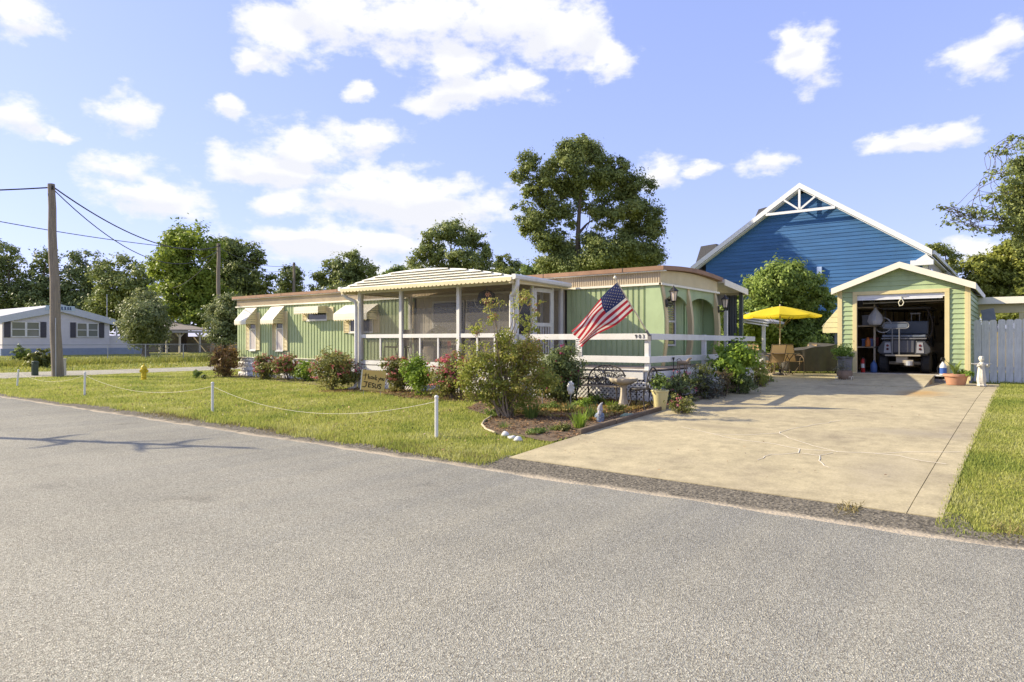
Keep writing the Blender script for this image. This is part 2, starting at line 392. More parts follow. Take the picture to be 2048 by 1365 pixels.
def groundmat():
    m = mat('lawn_soil', (.13,.15,.03), .95, .2, 3); t = m.node_tree; b = t.nodes['Principled BSDF']
    c = t.nodes.new('ShaderNodeTexCoord')
    n1 = t.nodes.new('ShaderNodeTexNoise'); n1.inputs['Scale'].default_value = .45; n1.inputs['Detail'].default_value = 5; n1.inputs['Roughness'].default_value = .65
    n2 = t.nodes.new('ShaderNodeTexNoise'); n2.inputs['Scale'].default_value = 9; n2.inputs['Detail'].default_value = 6; n2.inputs['Roughness'].default_value = .7
    for n in (n1, n2): t.links.new(c.outputs['Object'], n.inputs['Vector'])
    r1 = t.nodes.new('ShaderNodeValToRGB'); t.links.new(n1.outputs['Fac'], r1.inputs[0])
    e = r1.color_ramp.elements; e[0].position = .34; e[0].color = (.15,.20,.045,1); e[1].position = .66; e[1].color = (.38,.35,.12,1)
    r2 = t.nodes.new('ShaderNodeValToRGB'); t.links.new(n2.outputs['Fac'], r2.inputs[0])
    e = r2.color_ramp.elements; e[0].position = .3; e[0].color = (.55,.6,.5,1); e[1].position = .7; e[1].color = (1.3,1.2,1.1,1)
    mm = t.nodes.new('ShaderNodeMix'); mm.data_type = 'RGBA'; mm.blend_type = 'MULTIPLY'; mm.inputs[0].default_value = 1
    t.links.new(r1.outputs[0], mm.inputs[6]); t.links.new(r2.outputs[0], mm.inputs[7]); t.links.new(mm.outputs[2], b.inputs['Base Color'])
    bp = t.nodes.new('ShaderNodeBump'); bp.inputs['Strength'].default_value = .8; bp.inputs['Distance'].default_value = .04
    t.links.new(n2.outputs['Fac'], bp.inputs['Height']); t.links.new(bp.outputs[0], b.inputs['Normal'])
    b.inputs['Specular IOR Level'].default_value = .1
    return m
xs = [-500,-350,-250,-180,-130,-100,-85,-75]+[-68+.5*i for i in range(24)]+[-56+.5*i for i in range(132)]+[10.5,12,15,20,30,50,90,160,300]
ys = [-200,-100,-40,-15,-8,-3,0,2,4,5.5]+[6+.1*i for i in range(12)]+[7.4+.4*i for i in range(60)]+[32,36,42,50,65,90,140,220,340,600]
V = [(x, y, g(x, y)) for x in xs for y in ys]; n = len(ys)
F = [(i*n+j, (i+1)*n+j, (i+1)*n+j+1, i*n+j+1) for i in range(len(xs)-1) for j in range(n-1)]
npmesh('ground', V, F, groundmat(), kind='structure')

def asphalt():
    m = mat('asphalt', (.2,.2,.2), .9, .1, 2, spec=.2); t = m.node_tree; b = t.nodes['Principled BSDF']; c = t.nodes.new('ShaderNodeTexCoord')
    vo = t.nodes.new('ShaderNodeTexVoronoi'); vo.inputs['Scale'].default_value = 120
    n1 = t.nodes.new('ShaderNodeTexNoise'); n1.inputs['Scale'].default_value = .35; n1.inputs['Detail'].default_value = 6; n1.inputs['Roughness'].default_value = .6
    n2 = t.nodes.new('ShaderNodeTexNoise'); n2.inputs['Scale'].default_value = 42; n2.inputs['Detail'].default_value = 5; n2.inputs['Roughness'].default_value = .75
    for n in (vo, n1, n2): t.links.new(c.outputs['Object'], n.inputs['Vector'])
    r = t.nodes.new('ShaderNodeValToRGB'); t.links.new(vo.outputs['Color'], r.inputs[0]); e = r.color_ramp.elements
    e[0].position = .1; e[0].color = (.20,.18,.135,1); e[1].position = .95; e[1].color = (.66,.61,.48,1)
    e.new(.45).color = (.335,.317,.25,1); e.new(.75).color = (.42,.40,.315,1)
    r1 = t.nodes.new('ShaderNodeMapRange'); t.links.new(n1.outputs['Fac'], r1.inputs[0]); r1.inputs['From Min'].default_value = .3; r1.inputs['From Max'].default_value = .7
    r1.inputs['To Min'].default_value = .90; r1.inputs['To Max'].default_value = 1.08
    r2 = t.nodes.new('ShaderNodeMapRange'); t.links.new(n2.outputs['Fac'], r2.inputs[0]); r2.inputs['From Min'].default_value = .25; r2.inputs['From Max'].default_value = .75
    r2.inputs['To Min'].default_value = .62; r2.inputs['To Max'].default_value = 1.38
    # worn wheel paths along the street and old oil marks
    ml = t.nodes.new('ShaderNodeMapping'); ml.inputs['Scale'].default_value = (.06, 1.1, 1); t.links.new(c.outputs['Object'], ml.inputs[0])
    nl = t.nodes.new('ShaderNodeTexNoise'); nl.inputs['Scale'].default_value = 1.0; nl.inputs['Detail'].default_value = 5; t.links.new(ml.outputs[0], nl.inputs['Vector'])
    rl = t.nodes.new('ShaderNodeMapRange'); t.links.new(nl.outputs['Fac'], rl.inputs[0]); rl.inputs['From Min'].default_value = .3; rl.inputs['From Max'].default_value = .7; rl.inputs['To Min'].default_value = .94; rl.inputs['To Max'].default_value = 1.06
    no_ = t.nodes.new('ShaderNodeTexNoise'); no_.inputs['Scale'].default_value = 1.3; no_.inputs['Detail'].default_value = 7; t.links.new(c.outputs['Object'], no_.inputs['Vector'])
    ro = t.nodes.new('ShaderNodeMapRange'); t.links.new(no_.outputs['Fac'], ro.inputs[0]); ro.inputs['From Min'].default_value = .64; ro.inputs['From Max'].default_value = .78; ro.inputs['To Min'].default_value = 1; ro.inputs['To Max'].default_value = .72
    m0 = t.nodes.new('ShaderNodeMath'); m0.operation = 'MULTIPLY'; t.links.new(rl.outputs[0], m0.inputs[0]); t.links.new(ro.outputs[0], m0.inputs[1])
    m1 = t.nodes.new('ShaderNodeMath'); m1.operation = 'MULTIPLY'; t.links.new(r1.outputs[0], m1.inputs[0]); t.links.new(m0.outputs[0], m1.inputs[1])
    mu = t.nodes.new('ShaderNodeMath'); mu.operation = 'MULTIPLY'; t.links.new(m1.outputs[0], mu.inputs[0]); t.links.new(r2.outputs[0], mu.inputs[1])
    vm = t.nodes.new('ShaderNodeVectorMath'); vm.operation = 'SCALE'; t.links.new(r.outputs[0], vm.inputs[0]); t.links.new(mu.outputs[0], vm.inputs['Scale'])
    t.links.new(vm.outputs[0], b.inputs['Base Color'])
    bp = t.nodes.new('ShaderNodeBump'); bp.inputs['Strength'].default_value = .55; bp.inputs['Distance'].default_value = .012
    ad = t.nodes.new('ShaderNodeMath'); ad.operation = 'MULTIPLY_ADD'; ad.inputs[1].default_value = .6; t.links.new(n2.outputs['Fac'], ad.inputs[0]); t.links.new(vo.outputs['Distance'], ad.inputs[2])
    t.links.new(ad.outputs[0], bp.inputs['Height']); t.links.new(bp.outputs[0], b.inputs['Normal'])
    return m
am = asphalt()
xs = [-300,-200,-120,-80,-60]+[-45+.12*i for i in range(460)]+[12,20,40,80,200]
V = []; F = []
for x in xs:
    V += [(x, -9, 0), (x, 0, 0), (x, 6.21+wob(x, .05, 1), 0), (x, 6.24+wob(x, .05, 1), -.03)]
for i in range(len(xs)-1):
    for j in range(3): F.append((i*4+j, (i+1)*4+j, (i+1)*4+j+1, i*4+j+1))
npmesh('road', V, F, am, kind='structure')
# side street beyond the lawn
ysz = [6.2+.5*i for i in range(60)]+[40,60,100,200]
V = []; F = []
for y in ysz:
    for x in (-31.6-.2*math.sin(y*.4)-max(0, 9-y)*-.9, -33.2, -34.8, -36.8+.2*math.sin(y*.5)): V.append((x, y, g(x, y)+.02))
for i in range(len(ysz)-1):
    for j in range(3): F.append((i*4+j, i*4+j+1, (i+1)*4+j+1, (i+1)*4+j))
npmesh('side_street', V, F, am, kind='structure')
# gravel and sand shoulder along the road edge
def shoulder():
    m = mat('shoulder_gravel', (.2,.2,.2), .95, .1, 2, spec=.1); t = m.node_tree; b = t.nodes['Principled BSDF']; c = t.nodes.new('ShaderNodeTexCoord')
    sp = t.nodes.new('ShaderNodeSeparateXYZ'); t.links.new(c.outputs['Object'], sp.inputs[0])
    n1 = t.nodes.new('ShaderNodeTexNoise'); n1.inputs['Scale'].default_value = 2.2; n1.inputs['Detail'].default_value = 6; n1.inputs['Roughness'].default_value = .7
    vo = t.nodes.new('ShaderNodeTexVoronoi'); vo.inputs['Scale'].default_value = 55
    n2 = t.nodes.new('ShaderNodeTexNoise'); n2.inputs['Scale'].default_value = 30; n2.inputs['Detail'].default_value = 5
    for n in (vo, n1, n2): t.links.new(c.outputs['Object'], n.inputs['Vector'])
    a = t.nodes.new('ShaderNodeMath'); a.operation = 'MULTIPLY_ADD'; a.inputs[1].default_value = -.42; t.links.new(n1.outputs['Fac'], a.inputs[0]); t.links.new(sp.outputs[1], a.inputs[2])
    mr_ = t.nodes.new('ShaderNodeMapRange'); t.links.new(a.outputs[0], mr_.inputs[0]); mr_.inputs['From Min'].default_value = 6.08; mr_.inputs['From Max'].default_value = 6.20
    gr = t.nodes.new('ShaderNodeValToRGB'); t.links.new(vo.outputs['Color'], gr.inputs[0]); e = gr.color_ramp.elements
    e[0].color = (.05,.046,.036,1); e[1].color = (.27,.24,.185,1); e.new(.5).color = (.14,.125,.097,1)
    mm = t.nodes.new('ShaderNodeMix'); mm.data_type = 'RGBA'; t.links.new(mr_.outputs[0], mm.inputs[0]); mm.inputs[6].default_value = (.44,.375,.275,1); t.links.new(gr.outputs[0], mm.inputs[7])
    t.links.new(mm.outputs[2], b.inputs['Base Color'])
    bp = t.nodes.new('ShaderNodeBump'); bp.inputs['Strength'].default_value = .9; bp.inputs['Distance'].default_value = .02; t.links.new(n2.outputs['Fac'], bp.inputs['Height']); t.links.new(bp.outputs[0], b.inputs['Normal'])
    return m
def lawn_y(x):
    return (6.66 if x < -12 else 6.62)+wob(x*.9, .12, 3)+.1*math.sin(x*.35)
gridsheet('road_shoulder', [-40+.1*i for i in range(500)], lambda x: 6.05, lambda x: max(6.5, (lawn_y(x) if not -5.5 < x < -.3 else 7.0)), 6, .016, shoulder())

# ------------------------------------------------------------------ driveway: separate concrete slabs
def concrete(name, seed):
    m = mat(name, (.46,.38,.26), .9, .1, 1.2, spec=.2); t = m.node_tree; b = t.nodes['Principled BSDF']; c = t.nodes.new('ShaderNodeTexCoord')
    def no(sc, de, ro=.6):
        n = t.nodes.new('ShaderNodeTexNoise'); n.inputs['Scale'].default_value = sc; n.inputs['Detail'].default_value = de; n.inputs['Roughness'].default_value = ro
        t.links.new(c.outputs['Object'], n.inputs['Vector']); return n
    n1, n2, n3 = no(.7, 8, .65), no(45, 4, .7), no(4.5, 6, .7)
    r = t.nodes.new('ShaderNodeValToRGB'); t.links.new(n1.outputs['Fac'], r.inputs[0]); e = r.color_ramp.elements
    e[0].position = .25; e[0].color = (.31,.26,.175,1); e[1].position = .75; e[1].color = (.53,.45,.275,1); e.new(.5).color = (.445,.38,.235,1)
    a = t.nodes.new('ShaderNodeMapRange'); t.links.new(n2.outputs['Fac'], a.inputs[0]); a.inputs['From Min'].default_value = .3; a.inputs['From Max'].default_value = .7; a.inputs['To Min'].default_value = .82; a.inputs['To Max'].default_value = 1.15
    a3 = t.nodes.new('ShaderNodeMapRange'); t.links.new(n3.outputs['Fac'], a3.inputs[0]); a3.inputs['From Min'].default_value = .3; a3.inputs['From Max'].default_value = .62; a3.inputs['To Min'].default_value = .72; a3.inputs['To Max'].default_value = 1.03
    mu = t.nodes.new('ShaderNodeMath'); mu.operation = 'MULTIPLY'; t.links.new(a.outputs[0], mu.inputs[0]); t.links.new(a3.outputs[0], mu.inputs[1])
    vm = t.nodes.new('ShaderNodeVectorMath'); vm.operation = 'SCALE'; t.links.new(r.outputs[0], vm.inputs[0]); t.links.new(mu.outputs[0], vm.inputs['Scale'])
    # rust stain in front of the garage and two oil marks
    src = vm.outputs[0]
    for (x, y, sx, sy, colr, amt) in ((-1.75,17.2,.55,1.1,(.42,.24,.07),.7), (-3.9,10.4,.8,.25,(.20,.17,.12),.5), (-1.3,11.2,.9,.4,(.27,.24,.19),.45), (-1.2,8.4,.5,1.2,(.3,.26,.2),.35)):
        mpn = t.nodes.new('ShaderNodeMapping'); mpn.inputs['Location'].default_value = (-x/sx, -y/sy, 0); mpn.inputs['Scale'].default_value = (1/sx, 1/sy, 0); t.links.new(c.outputs['Object'], mpn.inputs[0])
        l = t.nodes.new('ShaderNodeVectorMath'); l.operation = 'LENGTH'; t.links.new(mpn.outputs[0], l.inputs[0])
        s1 = t.nodes.new('ShaderNodeMath'); s1.operation = 'MULTIPLY_ADD'; s1.inputs[1].default_value = -1.6; t.links.new(n3.outputs['Fac'], s1.inputs[0]); t.links.new(l.outputs['Value'], s1.inputs[2])
        q = t.nodes.new('ShaderNodeMapRange'); t.links.new(s1.outputs[0], q.inputs[0]); q.inputs['From Min'].default_value = .25; q.inputs['From Max'].default_value = -.6; q.inputs['To Max'].default_value = amt
        mm = t.nodes.new('ShaderNodeMix'); mm.data_type = 'RGBA'; t.links.new(q.outputs[0], mm.inputs[0]); t.links.new(src, mm.inputs[6]); mm.inputs[7].default_value = (*colr, 1); src = mm.outputs[2]
    t.links.new(src, b.inputs['Base Color'])
    bp = t.nodes.new('ShaderNodeBump'); bp.inputs['Strength'].default_value = .3; bp.inputs['Distance'].default_value = .006; t.links.new(n2.outputs['Fac'], bp.inputs['Height']); t.links.new(bp.outputs[0], b.inputs['Normal'])
    return m
conc = concrete('concrete_slab', 0)
DRV = bpy.data.objects.new('driveway', None); COL.objects.link(DRV); DRV['kind'] = 'structure'; BASE['driveway'] = Vector((0,0,0))
A_, B_ = gnd(1018, 918), gnd(1885, 1041); C_ = gnd(2000, 776)
def dleft(y): return A_.x+(-5.50-A_.x)*(y-A_.y)/(20-A_.y)
def dright(y): return B_.x+(C_.x-B_.x)*(y-B_.y)/(C_.y-B_.y)
def dfront(x): return A_.y+(B_.y-A_.y)*(x-A_.x)/(B_.x-A_.x)
def slab(pl, pr, y0, y1, front=False):
    m = MB(); nx, ny = 6, 8
    top = []
    for j in range(ny+1):
        for i in range(nx+1):
            t = i/nx; yb = y0(dleft(7)) if callable(y0) else y0
            y = yb+(y1-yb)*j/ny; x = pl(y)+(pr(y)-pl(y))*t
            if callable(y0): y = y0(x)+(y1-y0(x))*j/ny; x = pl(y)+(pr(y)-pl(y))*t
            top.append(Vector((x, y, g(x, y)+.024)))
    n = nx+1; F = [(j*n+i, j*n+i+1, (j+1)*n+i+1, (j+1)*n+i) for j in range(ny) for i in range(nx)]
    ring = [i for i in range(n)]+[j*n+nx for j in range(1, ny+1)]+[ny*n+i for i in range(nx-1, -1, -1)]+[j*n for j in range(ny-1, 0, -1)]
    V = top+[Vector((top[i].x, top[i].y, top[i].z-.12)) for i in ring]; k = len(top); r = len(ring)
    F += [(ring[q], k+q, k+(q+1)%r, ring[(q+1)%r]) for q in range(r)]
    m.add(V, F); return m.build('slab', conc, DRV)
gap = .008
J = [12.6, 17.4, 21.46]
pr = lambda y: dright(y)-.27; prr = lambda y: dright(y)-.27+gap
slab(dleft, pr, dfront, J[0]-gap); slab(dleft, pr, J[0], J[1]-gap); slab(dleft, pr, J[1], J[2])
slab(prr, dright, dfront, 10.2-gap); slab(prr, dright, 10.2, 14.0-gap); slab(prr, dright, 14.0, 17.6-gap); slab(prr, dright, 17.6, 21.46)
slab(lambda y: -9.5, lambda y: dleft(y)-gap, 19.6, 25.2); slab(dleft, lambda y: -4.28, J[2]+gap, 25.2)
# white filler along the cracks
fill_m = mat('crack_filler', (.66,.60,.48), .8, .08, 8)
def crack(name, pts, w, parent):
    m = MB(); P = []
    for (x, y) in pts: P.append(gnd(1000+.5117*x, 760+.5117*y))
    Q = []
    for a, b in zip(P, P[1:]):
        k = max(2, int((b-a).length/.12))
        for i in range(k): Q.append(a.lerp(b, i/k)+Vector((random.gauss(0,.012), random.gauss(0,.012), 0)))
    Q.append(P[-1]); V = []; F = []
    for i, q in enumerate(Q):
        d = (Q[min(i+1, len(Q)-1)]-Q[max(0, i-1)]); d.z = 0; s = Vector((-d.y, d.x, 0)).normalized()*max(.0055, w*.8*random.uniform(.3, 1))
        z = g(q.x, q.y)+.024
        for sgn, h in ((-1, .0055), (0, .0075), (1, .0055)): V.append((q.x+s.x*sgn, q.y+s.y*sgn, z+h))
    for i in range(len(Q)-1):
        for j in range(2): F.append((i*3+j, i*3+j+1, (i+1)*3+j+1, (i+1)*3+j))
    m.add(V, F); return m.build(name, fill_m, parent)
crack('crack_filler', [(710,190),(830,218),(930,240),(1080,260),(1170,278),(1310,288),(1460,295),(1560,305),(1640,325),(1745,338)], .010, DRV)
crack('crack_filler', [(1090,210),(1130,235),(1200,258),(1260,275),(1320,290)], .010, DRV)
crack('crack_filler', [(1090,212),(1150,195),(1240,180),(1330,165)], .007, DRV)
crack('crack_filler', [(1005,322),(1060,300),(1165,292),(1170,278)], .010, DRV)
crack('crack_filler', [(1170,294),(1250,305),(1245,315),(1260,335),(1288,352)], .009, DRV)
crack('crack_filler', [(1250,305),(1300,293)], .008, DRV)
crack('crack_filler', [(1460,295),(1600,290),(1800,290)], .006, DRV)
crack('crack_filler', [(830,218),(960,222),(1090,215)], .009, DRV)
# concrete ramp up into the garage
m = MB(); zt = .63
m.add([(-4.0,18.9,g(-4,18.9)+.035),(-1.86,18.9,g(-2,18.9)+.035),(-1.86,21.45,zt),(-4.0,21.45,zt),(-4.0,18.9,.2),(-1.86,18.9,.2),(-1.86,21.45,.2),(-4.0,21.45,.2)],
      [(0,1,2,3),(0,4,5,1),(1,5,6,2),(2,6,7,3),(3,7,4,0),(7,6,5,4)])
rp = m.build('concrete_ramp', conc); tag(rp, 'sloping concrete ramp leading up to the open garage doorway', 'ramp')

# ------------------------------------------------------------------ planting bed with mulch
mulch = mat('mulch', (.085,.06,.04), .95, .5, 14, .9, 40, spec=.1, col2=(.21,.16,.11), detail=8)
bedpts = [(968,846),(964,853),(972,863),(1000,872),(1040,874),(1085,884),(1102,886)]
P = [gnd(u, v) for u, v in bedpts]
V = [(-9.2, 12.9)]
rim = [(p.x, p.y) for p in P]+[(dleft(y)-.02, y) for y in (8.6, 10, 12, 14, 16, 18, 19.5)]+[(-6.3, 19.5), (-6.3, 13.2), (-9.2, 13.2), (-9.4, 11.2), (-8.9, 10.2), (gnd(990, 836).x, gnd(990, 836).y)]
def bedsheet(name, rim, zo=.02):
    cx = sum(p[0] for p in rim)/len(rim); cy = sum(p[1] for p in rim)/len(rim)
    bm = bmesh.new(); vs = [bm.verts.new((x, y, 0)) for x, y in rim]; bm.faces.new(vs)
    bmesh.ops.triangulate(bm, faces=bm.faces[:])
    for _ in range(4): bmesh.ops.subdivide_edges(bm, edges=[e for e in bm.edges if e.calc_length() > .5], cuts=1); bmesh.ops.triangulate(bm, faces=bm.faces[:])
    for v in bm.verts: v.co.z = g(v.co.x, v.co.y)+zo+.015*math.sin(v.co.x*9)*math.sin(v.co.y*7)*0
    bmesh.ops.recalc_face_normals(bm, faces=bm.faces)
    me = bpy.data.meshes.new(name); bm.to_mesh(me); bm.free(); me.materials.append(mulch)
    o = bpy.data.objects.new(name, me); COL.objects.link(o); o['kind'] = 'structure'; return o
bedsheet('planting_bed', rim)
bedsheet('mulch_strip', [(-14.9,12.6),(-9.3,12.6),(-9.3,11.5),(-10.2,11.0),(-11.5,11.05),(-12.6,11.45),(-13.6,11.8),(-14.9,11.9)])
bedsheet('mulch_strip', [(-25.6,14.5),(-15.1,14.5),(-15.1,12.9),(-16.2,12.5),(-18.5,13.2),(-21,13.6),(-23.5,13.7),(-25.6,13.9)])
# fallen bark and leaves scattered over the beds
def scatter(name, area, n, sizes, m, zo, flat=.25, label=None):
    P = []
    while len(P) < n:
        x = random.uniform(*area[0]); y = random.uniform(*area[1])
        if not area[2](x, y): continue
        P.append((x, y, g(x, y)+zo+random.uniform(0, .02)))
    P = np.array(P); Nn = rng.normal(size=(n, 3))*flat+np.array([0, 0, 1])
    V, F = leafquads(P, Nn, rng.uniform(*sizes, n), .45)
    o = npmesh(name, V, F, m, kind='stuff'); return o
lit = leafmat('litter', [(.10,.06,.03),(.28,.18,.10),(.38,.22,.10),(.20,.14,.09)], .1)
def inpoly(poly):
    def f(x, y):
        c = False
        for (x1, y1), (x2, y2) in zip(poly, poly[1:]+poly[:1]):
            if (y1 > y) != (y2 > y) and x < (x2-x1)*(y-y1)/(y2-y1)+x1: c = not c
        return c
    return f
scatter('leaf_litter', ((-9.5, -5.3), (8.3, 19.5), inpoly(rim)), 9000, (.012, .035), lit, .03)
scatter('leaf_litter', ((-15, -9.3), (11, 12.5), lambda x, y: y > 11.2+.3*math.sin(x*1.3)), 4000, (.015, .035), lit, .03)
orange = leafmat('orange_groundcover', [(.30,.20,.05),(.42,.22,.09),(.25,.26,.05),(.5,.33,.14)], .3)
p0, p1 = gnd(1205, 830), gnd(1310, 815)
scatter('ground_cover', ((-7.6, -5.75), (9.9, 12.6), lambda x, y: y > 9.9 and math.sin(x*5)+math.sin(y*4.1) > -1.0), 5000, (.02, .045), orange, .06, .8)

# ------------------------------------------------------------------ grass blades
grassm = leafmat('grass_blades', [(0.207,0.263,0.052),(0.318,0.357,0.072),(0.428,0.427,0.112),(0.474,0.478,0.204)], .45, .6)
def blades(name, P, h, w, m=grassm, lean=.5):
    n = len(P); a = rng.uniform(0, 2*math.pi, n); d = np.stack([np.cos(a), np.sin(a), np.zeros(n)], 1)
    tip = np.stack([np.cos(a+1.57), np.sin(a+1.57), np.zeros(n)], 1)*(rng.uniform(-lean, lean, n)*h)[:, None]+np.array([0,0,1])*h[:, None]+rng.normal(size=(n,3))*(.25*h)[:, None]*np.array([1,1,0])
    V = np.stack([P-d*w[:, None], P+d*w[:, None], P+tip], 1).reshape(-1, 3)
    return npmesh(name, V, np.arange(3*n).reshape(-1, 3), m, kind='stuff')
def lawn_pts(n, xr, yr, ok, power=1.6):
    out = []
    while len(out) < n:
        x = random.uniform(*xr); y = random.uniform(*yr)
        if not ok(x, y): continue
        D = dep((x, y)); 
        if D < 4: continue
        k = abs((CX*x+SX*y)/D)
        if k > 1.2 or (k > .84 and random.random() > .6): continue
        if random.random() > min(1, (9.5/D)**power): continue
        out.append((x, y, g(x, y)))
    return np.array(out)
inbed = inpoly(rim)
def okL(x, y):
    if y < lawn_y(x)-.12*random.random(): return False
    if x > dleft(y)-.03: return False
    if inbed(x, y): return False
    if y > 12.4 and x > -15: return False
    if y > 14.3 and x > -24.7: return False
    return True
P = lawn_pts(130000, (-31.5, -5.0), (6.4, 24), okL)
tuft = .5+.5*np.sin(P[:,0]*3.1)*np.sin(P[:,1]*2.7+1)
edge = np.array([max(0, 1-(y-lawn_y(x))/.5) for x, y, _ in P])
blades('lawn_grass', P, (.022+.028*rng.random(len(P)))*(1+.5*tuft+.9*edge), .0045+.0003*np.array([dep(p) for p in P])*1.1)
def okR(x, y): return x > dright(y)-.05*random.random() and y > 6.62+wob(x*.9,.12,3)-.25*random.random() and y < 23.2
P = lawn_pts(110000, (-1.2, 9), (6.3, 23.2), okR, 1.3)
edge = np.array([max(0, 1-(x-dright(y))/.35) for x, y, _ in P])
blades('lawn_grass', P, (.018+.022*rng.random(len(P)))*(1+.7*edge), .0045+.0003*np.array([dep(p) for p in P])*1.1)
# dry runners creeping over the gravel
dry = leafmat('dry_grass', [(.20,.16,.05),(.30,.24,.10),(.17,.17,.04)], .3)
P = []
while len(P) < 5000:
    x = random.uniform(-16, 5); y = random.gauss(6.72, .12)
    if y < 6.33 or y > 7.05 or (-5.2 < x < -1.35): continue
    if math.sin(x*1.7)+math.sin(x*4.3+1) < -.2: continue
    P.append((x, y, g(x, y)+.015))
blades('dry_grass', np.array(P), .02+.03*rng.random(5000), np.full(5000, .006), dry, 1.6)
# rough weeds along the far fence and verge
P = []
while len(P) < 30000:
    y = random.uniform(6, 34); x = random.choice((random.uniform(-47.2, -37.3), random.gauss(-45.6, 1.0), random.uniform(-58, -44)))
    if x > -37: continue
    P.append((x, y, g(x, y)))
P = np.array(P); hh = np.where(np.abs(P[:,0]+45.6) < 1.6, .32, .11)*(.4+rng.random(len(P)))
blades('verge_weeds', P, hh, np.full(len(P), .028), leafmat('weeds', [(0.161,0.211,0.036),(0.275,0.304,0.058),(0.390,0.374,0.086),(0.207,0.234,0.050)], .4))
P = []
while len(P) < 9000:
    x = random.uniform(-9.3, 4); y = random.uniform(22, 30)
    if y < 25.2 and -9.5 < x < -4.2: continue
    if -4.4 < x < -.9: continue
    P.append((x, y, g(x, y)))
P = np.array(P); blades('back_grass', P, .05+.06*rng.random(len(P)), np.full(len(P), .012))

# fallen leaves and bits lying on the grass and concrete
scatter('fallen_leaves', ((-24, -5.6), (6.7, 12.3), lambda x, y: okL(x, y)), 900, (.012, .03), lit, .035, .6)
scatter('fallen_leaves', ((-5.3, -.8), (7.0, 21), lambda x, y: random.random() < .15+.85*(x < -4.6)), 260, (.008, .022), lit, .04, .3)
# ================================================================== THE GREEN MOBILE HOME
HX0, HX1, HY0, HY1 = -24.6, -6.68, 14.5, 18.15
H = thing('mobile_home', 'long low green mobile home with ribbed siding, cream fascia and brown roof edge', 'house', (-15.6, 16.3, .15))
def corr(P0, P1, z0, z1, pitch, dep_, nrm, top=None, flat=.62):
    """ribbed sheet between two plan points; grooves cut in along -nrm"""
    P0, P1 = Vector(P0), Vector(P1); L = (P1-P0).length; d = (P1-P0)/L; nrm = Vector(nrm); m = MB()
    k = max(1, round(L/pitch)); p = L/k; prof = []
    for i in range(k):
        prof += [(i*p, 0), (i*p+flat*p, 0), (i*p+(flat+.08)*p, -dep_), (i*p+.92*p, -dep_)]
    prof.append((L, 0)); V = []
    for s, q in prof:
        b = P0+d*s+nrm*q; V.append((b.x, b.y, z0)); V.append((b.x, b.y, top(b) if top else z1))
    m.add(V, [(2*i, 2*i+2, 2*i+3, 2*i+1) for i in range(len(prof)-1)]); return m
def rtop(y): t = (y-HY0+.1)/(HY1-HY0+.2); return 3.19+.085*math.sin(math.pi*min(1, max(0, t)))
MB().box(HX0+.05, HX1-.45, HY0+.05, HY1-.03, .85, 3.14).build('inner_shell', darkbrown, H)
corr((HX0, HY0, 0), (-14.72, HY0, 0), .93, 2.87, .165, .022, (0,-1,0)).build('siding_sheet', greenm, H)
corr((-14.66, HY0, 0), (-9.3, HY0, 0), .93, 2.87, .2, .008, (0,-1,0)).build('porch_wall_sheet', mat('porch_wall_paint', (.50,.44,.33), .6, .06, 2), H)
corr((-9.24, HY0, 0), (HX1-.37, HY0, 0), .93, 2.87, .15, .022, (0,-1,0)).build('siding_sheet', greenm, H)
corr((HX0, HY1, 0), (HX0, HY0, 0), .93, 2.87, .165, .022, (-1,0,0)).build('siding_sheet', greenm, H)
# cream ribbed fascia, front and end
corr((HX0, HY0-.02, 0), (HX1+.02, HY0-.02, 0), 2.9, 3.2, .062, .012, (0,-1,0), flat=.5).build('fascia_sheet', tan, H)
corr((HX1+.02, HY0-.02, 0), (HX1+.02, HY1, 0), 2.9, 3.2, .07, .014, (1,0,0), top=lambda b: rtop(b.y)-.015, flat=.5).build('fascia_sheet', cream, H)
m = MB(); m.box(HX0-.05, HX1+.05, HY0-.06, HY0-.0, 2.855, 2.905); m.box(HX1-.0, HX1+.07, HY0-.06, HY1+.05, 2.853, 2.903)
m.build('trim_strip', creamw, H)
# bowed roof with brown metal edge
poly = []; n = 14
for i in range(n+1):
    y = HY0-.13+(HY1-HY0+.26)*i/n; poly.append((HX0-.18, y, rtop(y)+.10))
for i in range(n, -1, -1):
    y = HY0-.13+(HY1-HY0+.26)*i/n; poly.append((HX0-.18, y, rtop(y)))
MB().prism(poly, (HX1-HX0+.32, 0, 0)).build('roof', brown, H)
for x in (-21.5, -18.3, -13.2, -9.9, -7.6): MB().box(x, x+.015, HY0-.134, HY0-.126, rtop(HY0-.13)-.003, rtop(HY0-.13)+.108).build('roof_joint', dark, H)
m = MB(); m.box(HX0-.2, HX1+.16, HY0-.11, HY0+.0, 3.165, 3.186); m.build('soffit', creamw, H)
# painted rock-faced blocks under the siding
blk = mat('painted_block', (.72,.71,.69), .85, .12, 6, 1.0, 22, grime=.35)
bms = []
for q in range(3):
    bm = bmesh.new(); bmesh.ops.create_grid(bm, x_segments=5, y_segments=3, size=1)
    for v in bm.verts:
        x, y = v.co.x, v.co.y; ed = abs(x) > .95 or abs(y) > .95
        v.co = Vector((x*.193, -(0 if ed else random.uniform(.012, .045)), y*.093))
    geo = bmesh.ops.extrude_edge_only(bm, edges=[e for e in bm.edges if e.is_boundary])
    for v in [x for x in geo['geom'] if isinstance(x, bmesh.types.BMVert)]: v.co.y += .14
    bmesh.ops.recalc_face_normals(bm, faces=bm.faces); me = bpy.data.meshes.new('block'); bm.to_mesh(me); bm.free(); me.materials.append(blk); bms.append(me)
MB().box(HX0+.05, -15.0, HY0+.10, HY0+.2, .05, .93).build('foundation_mortar', mat('mortar', (.5,.49,.46), .9), H)
zz = .16
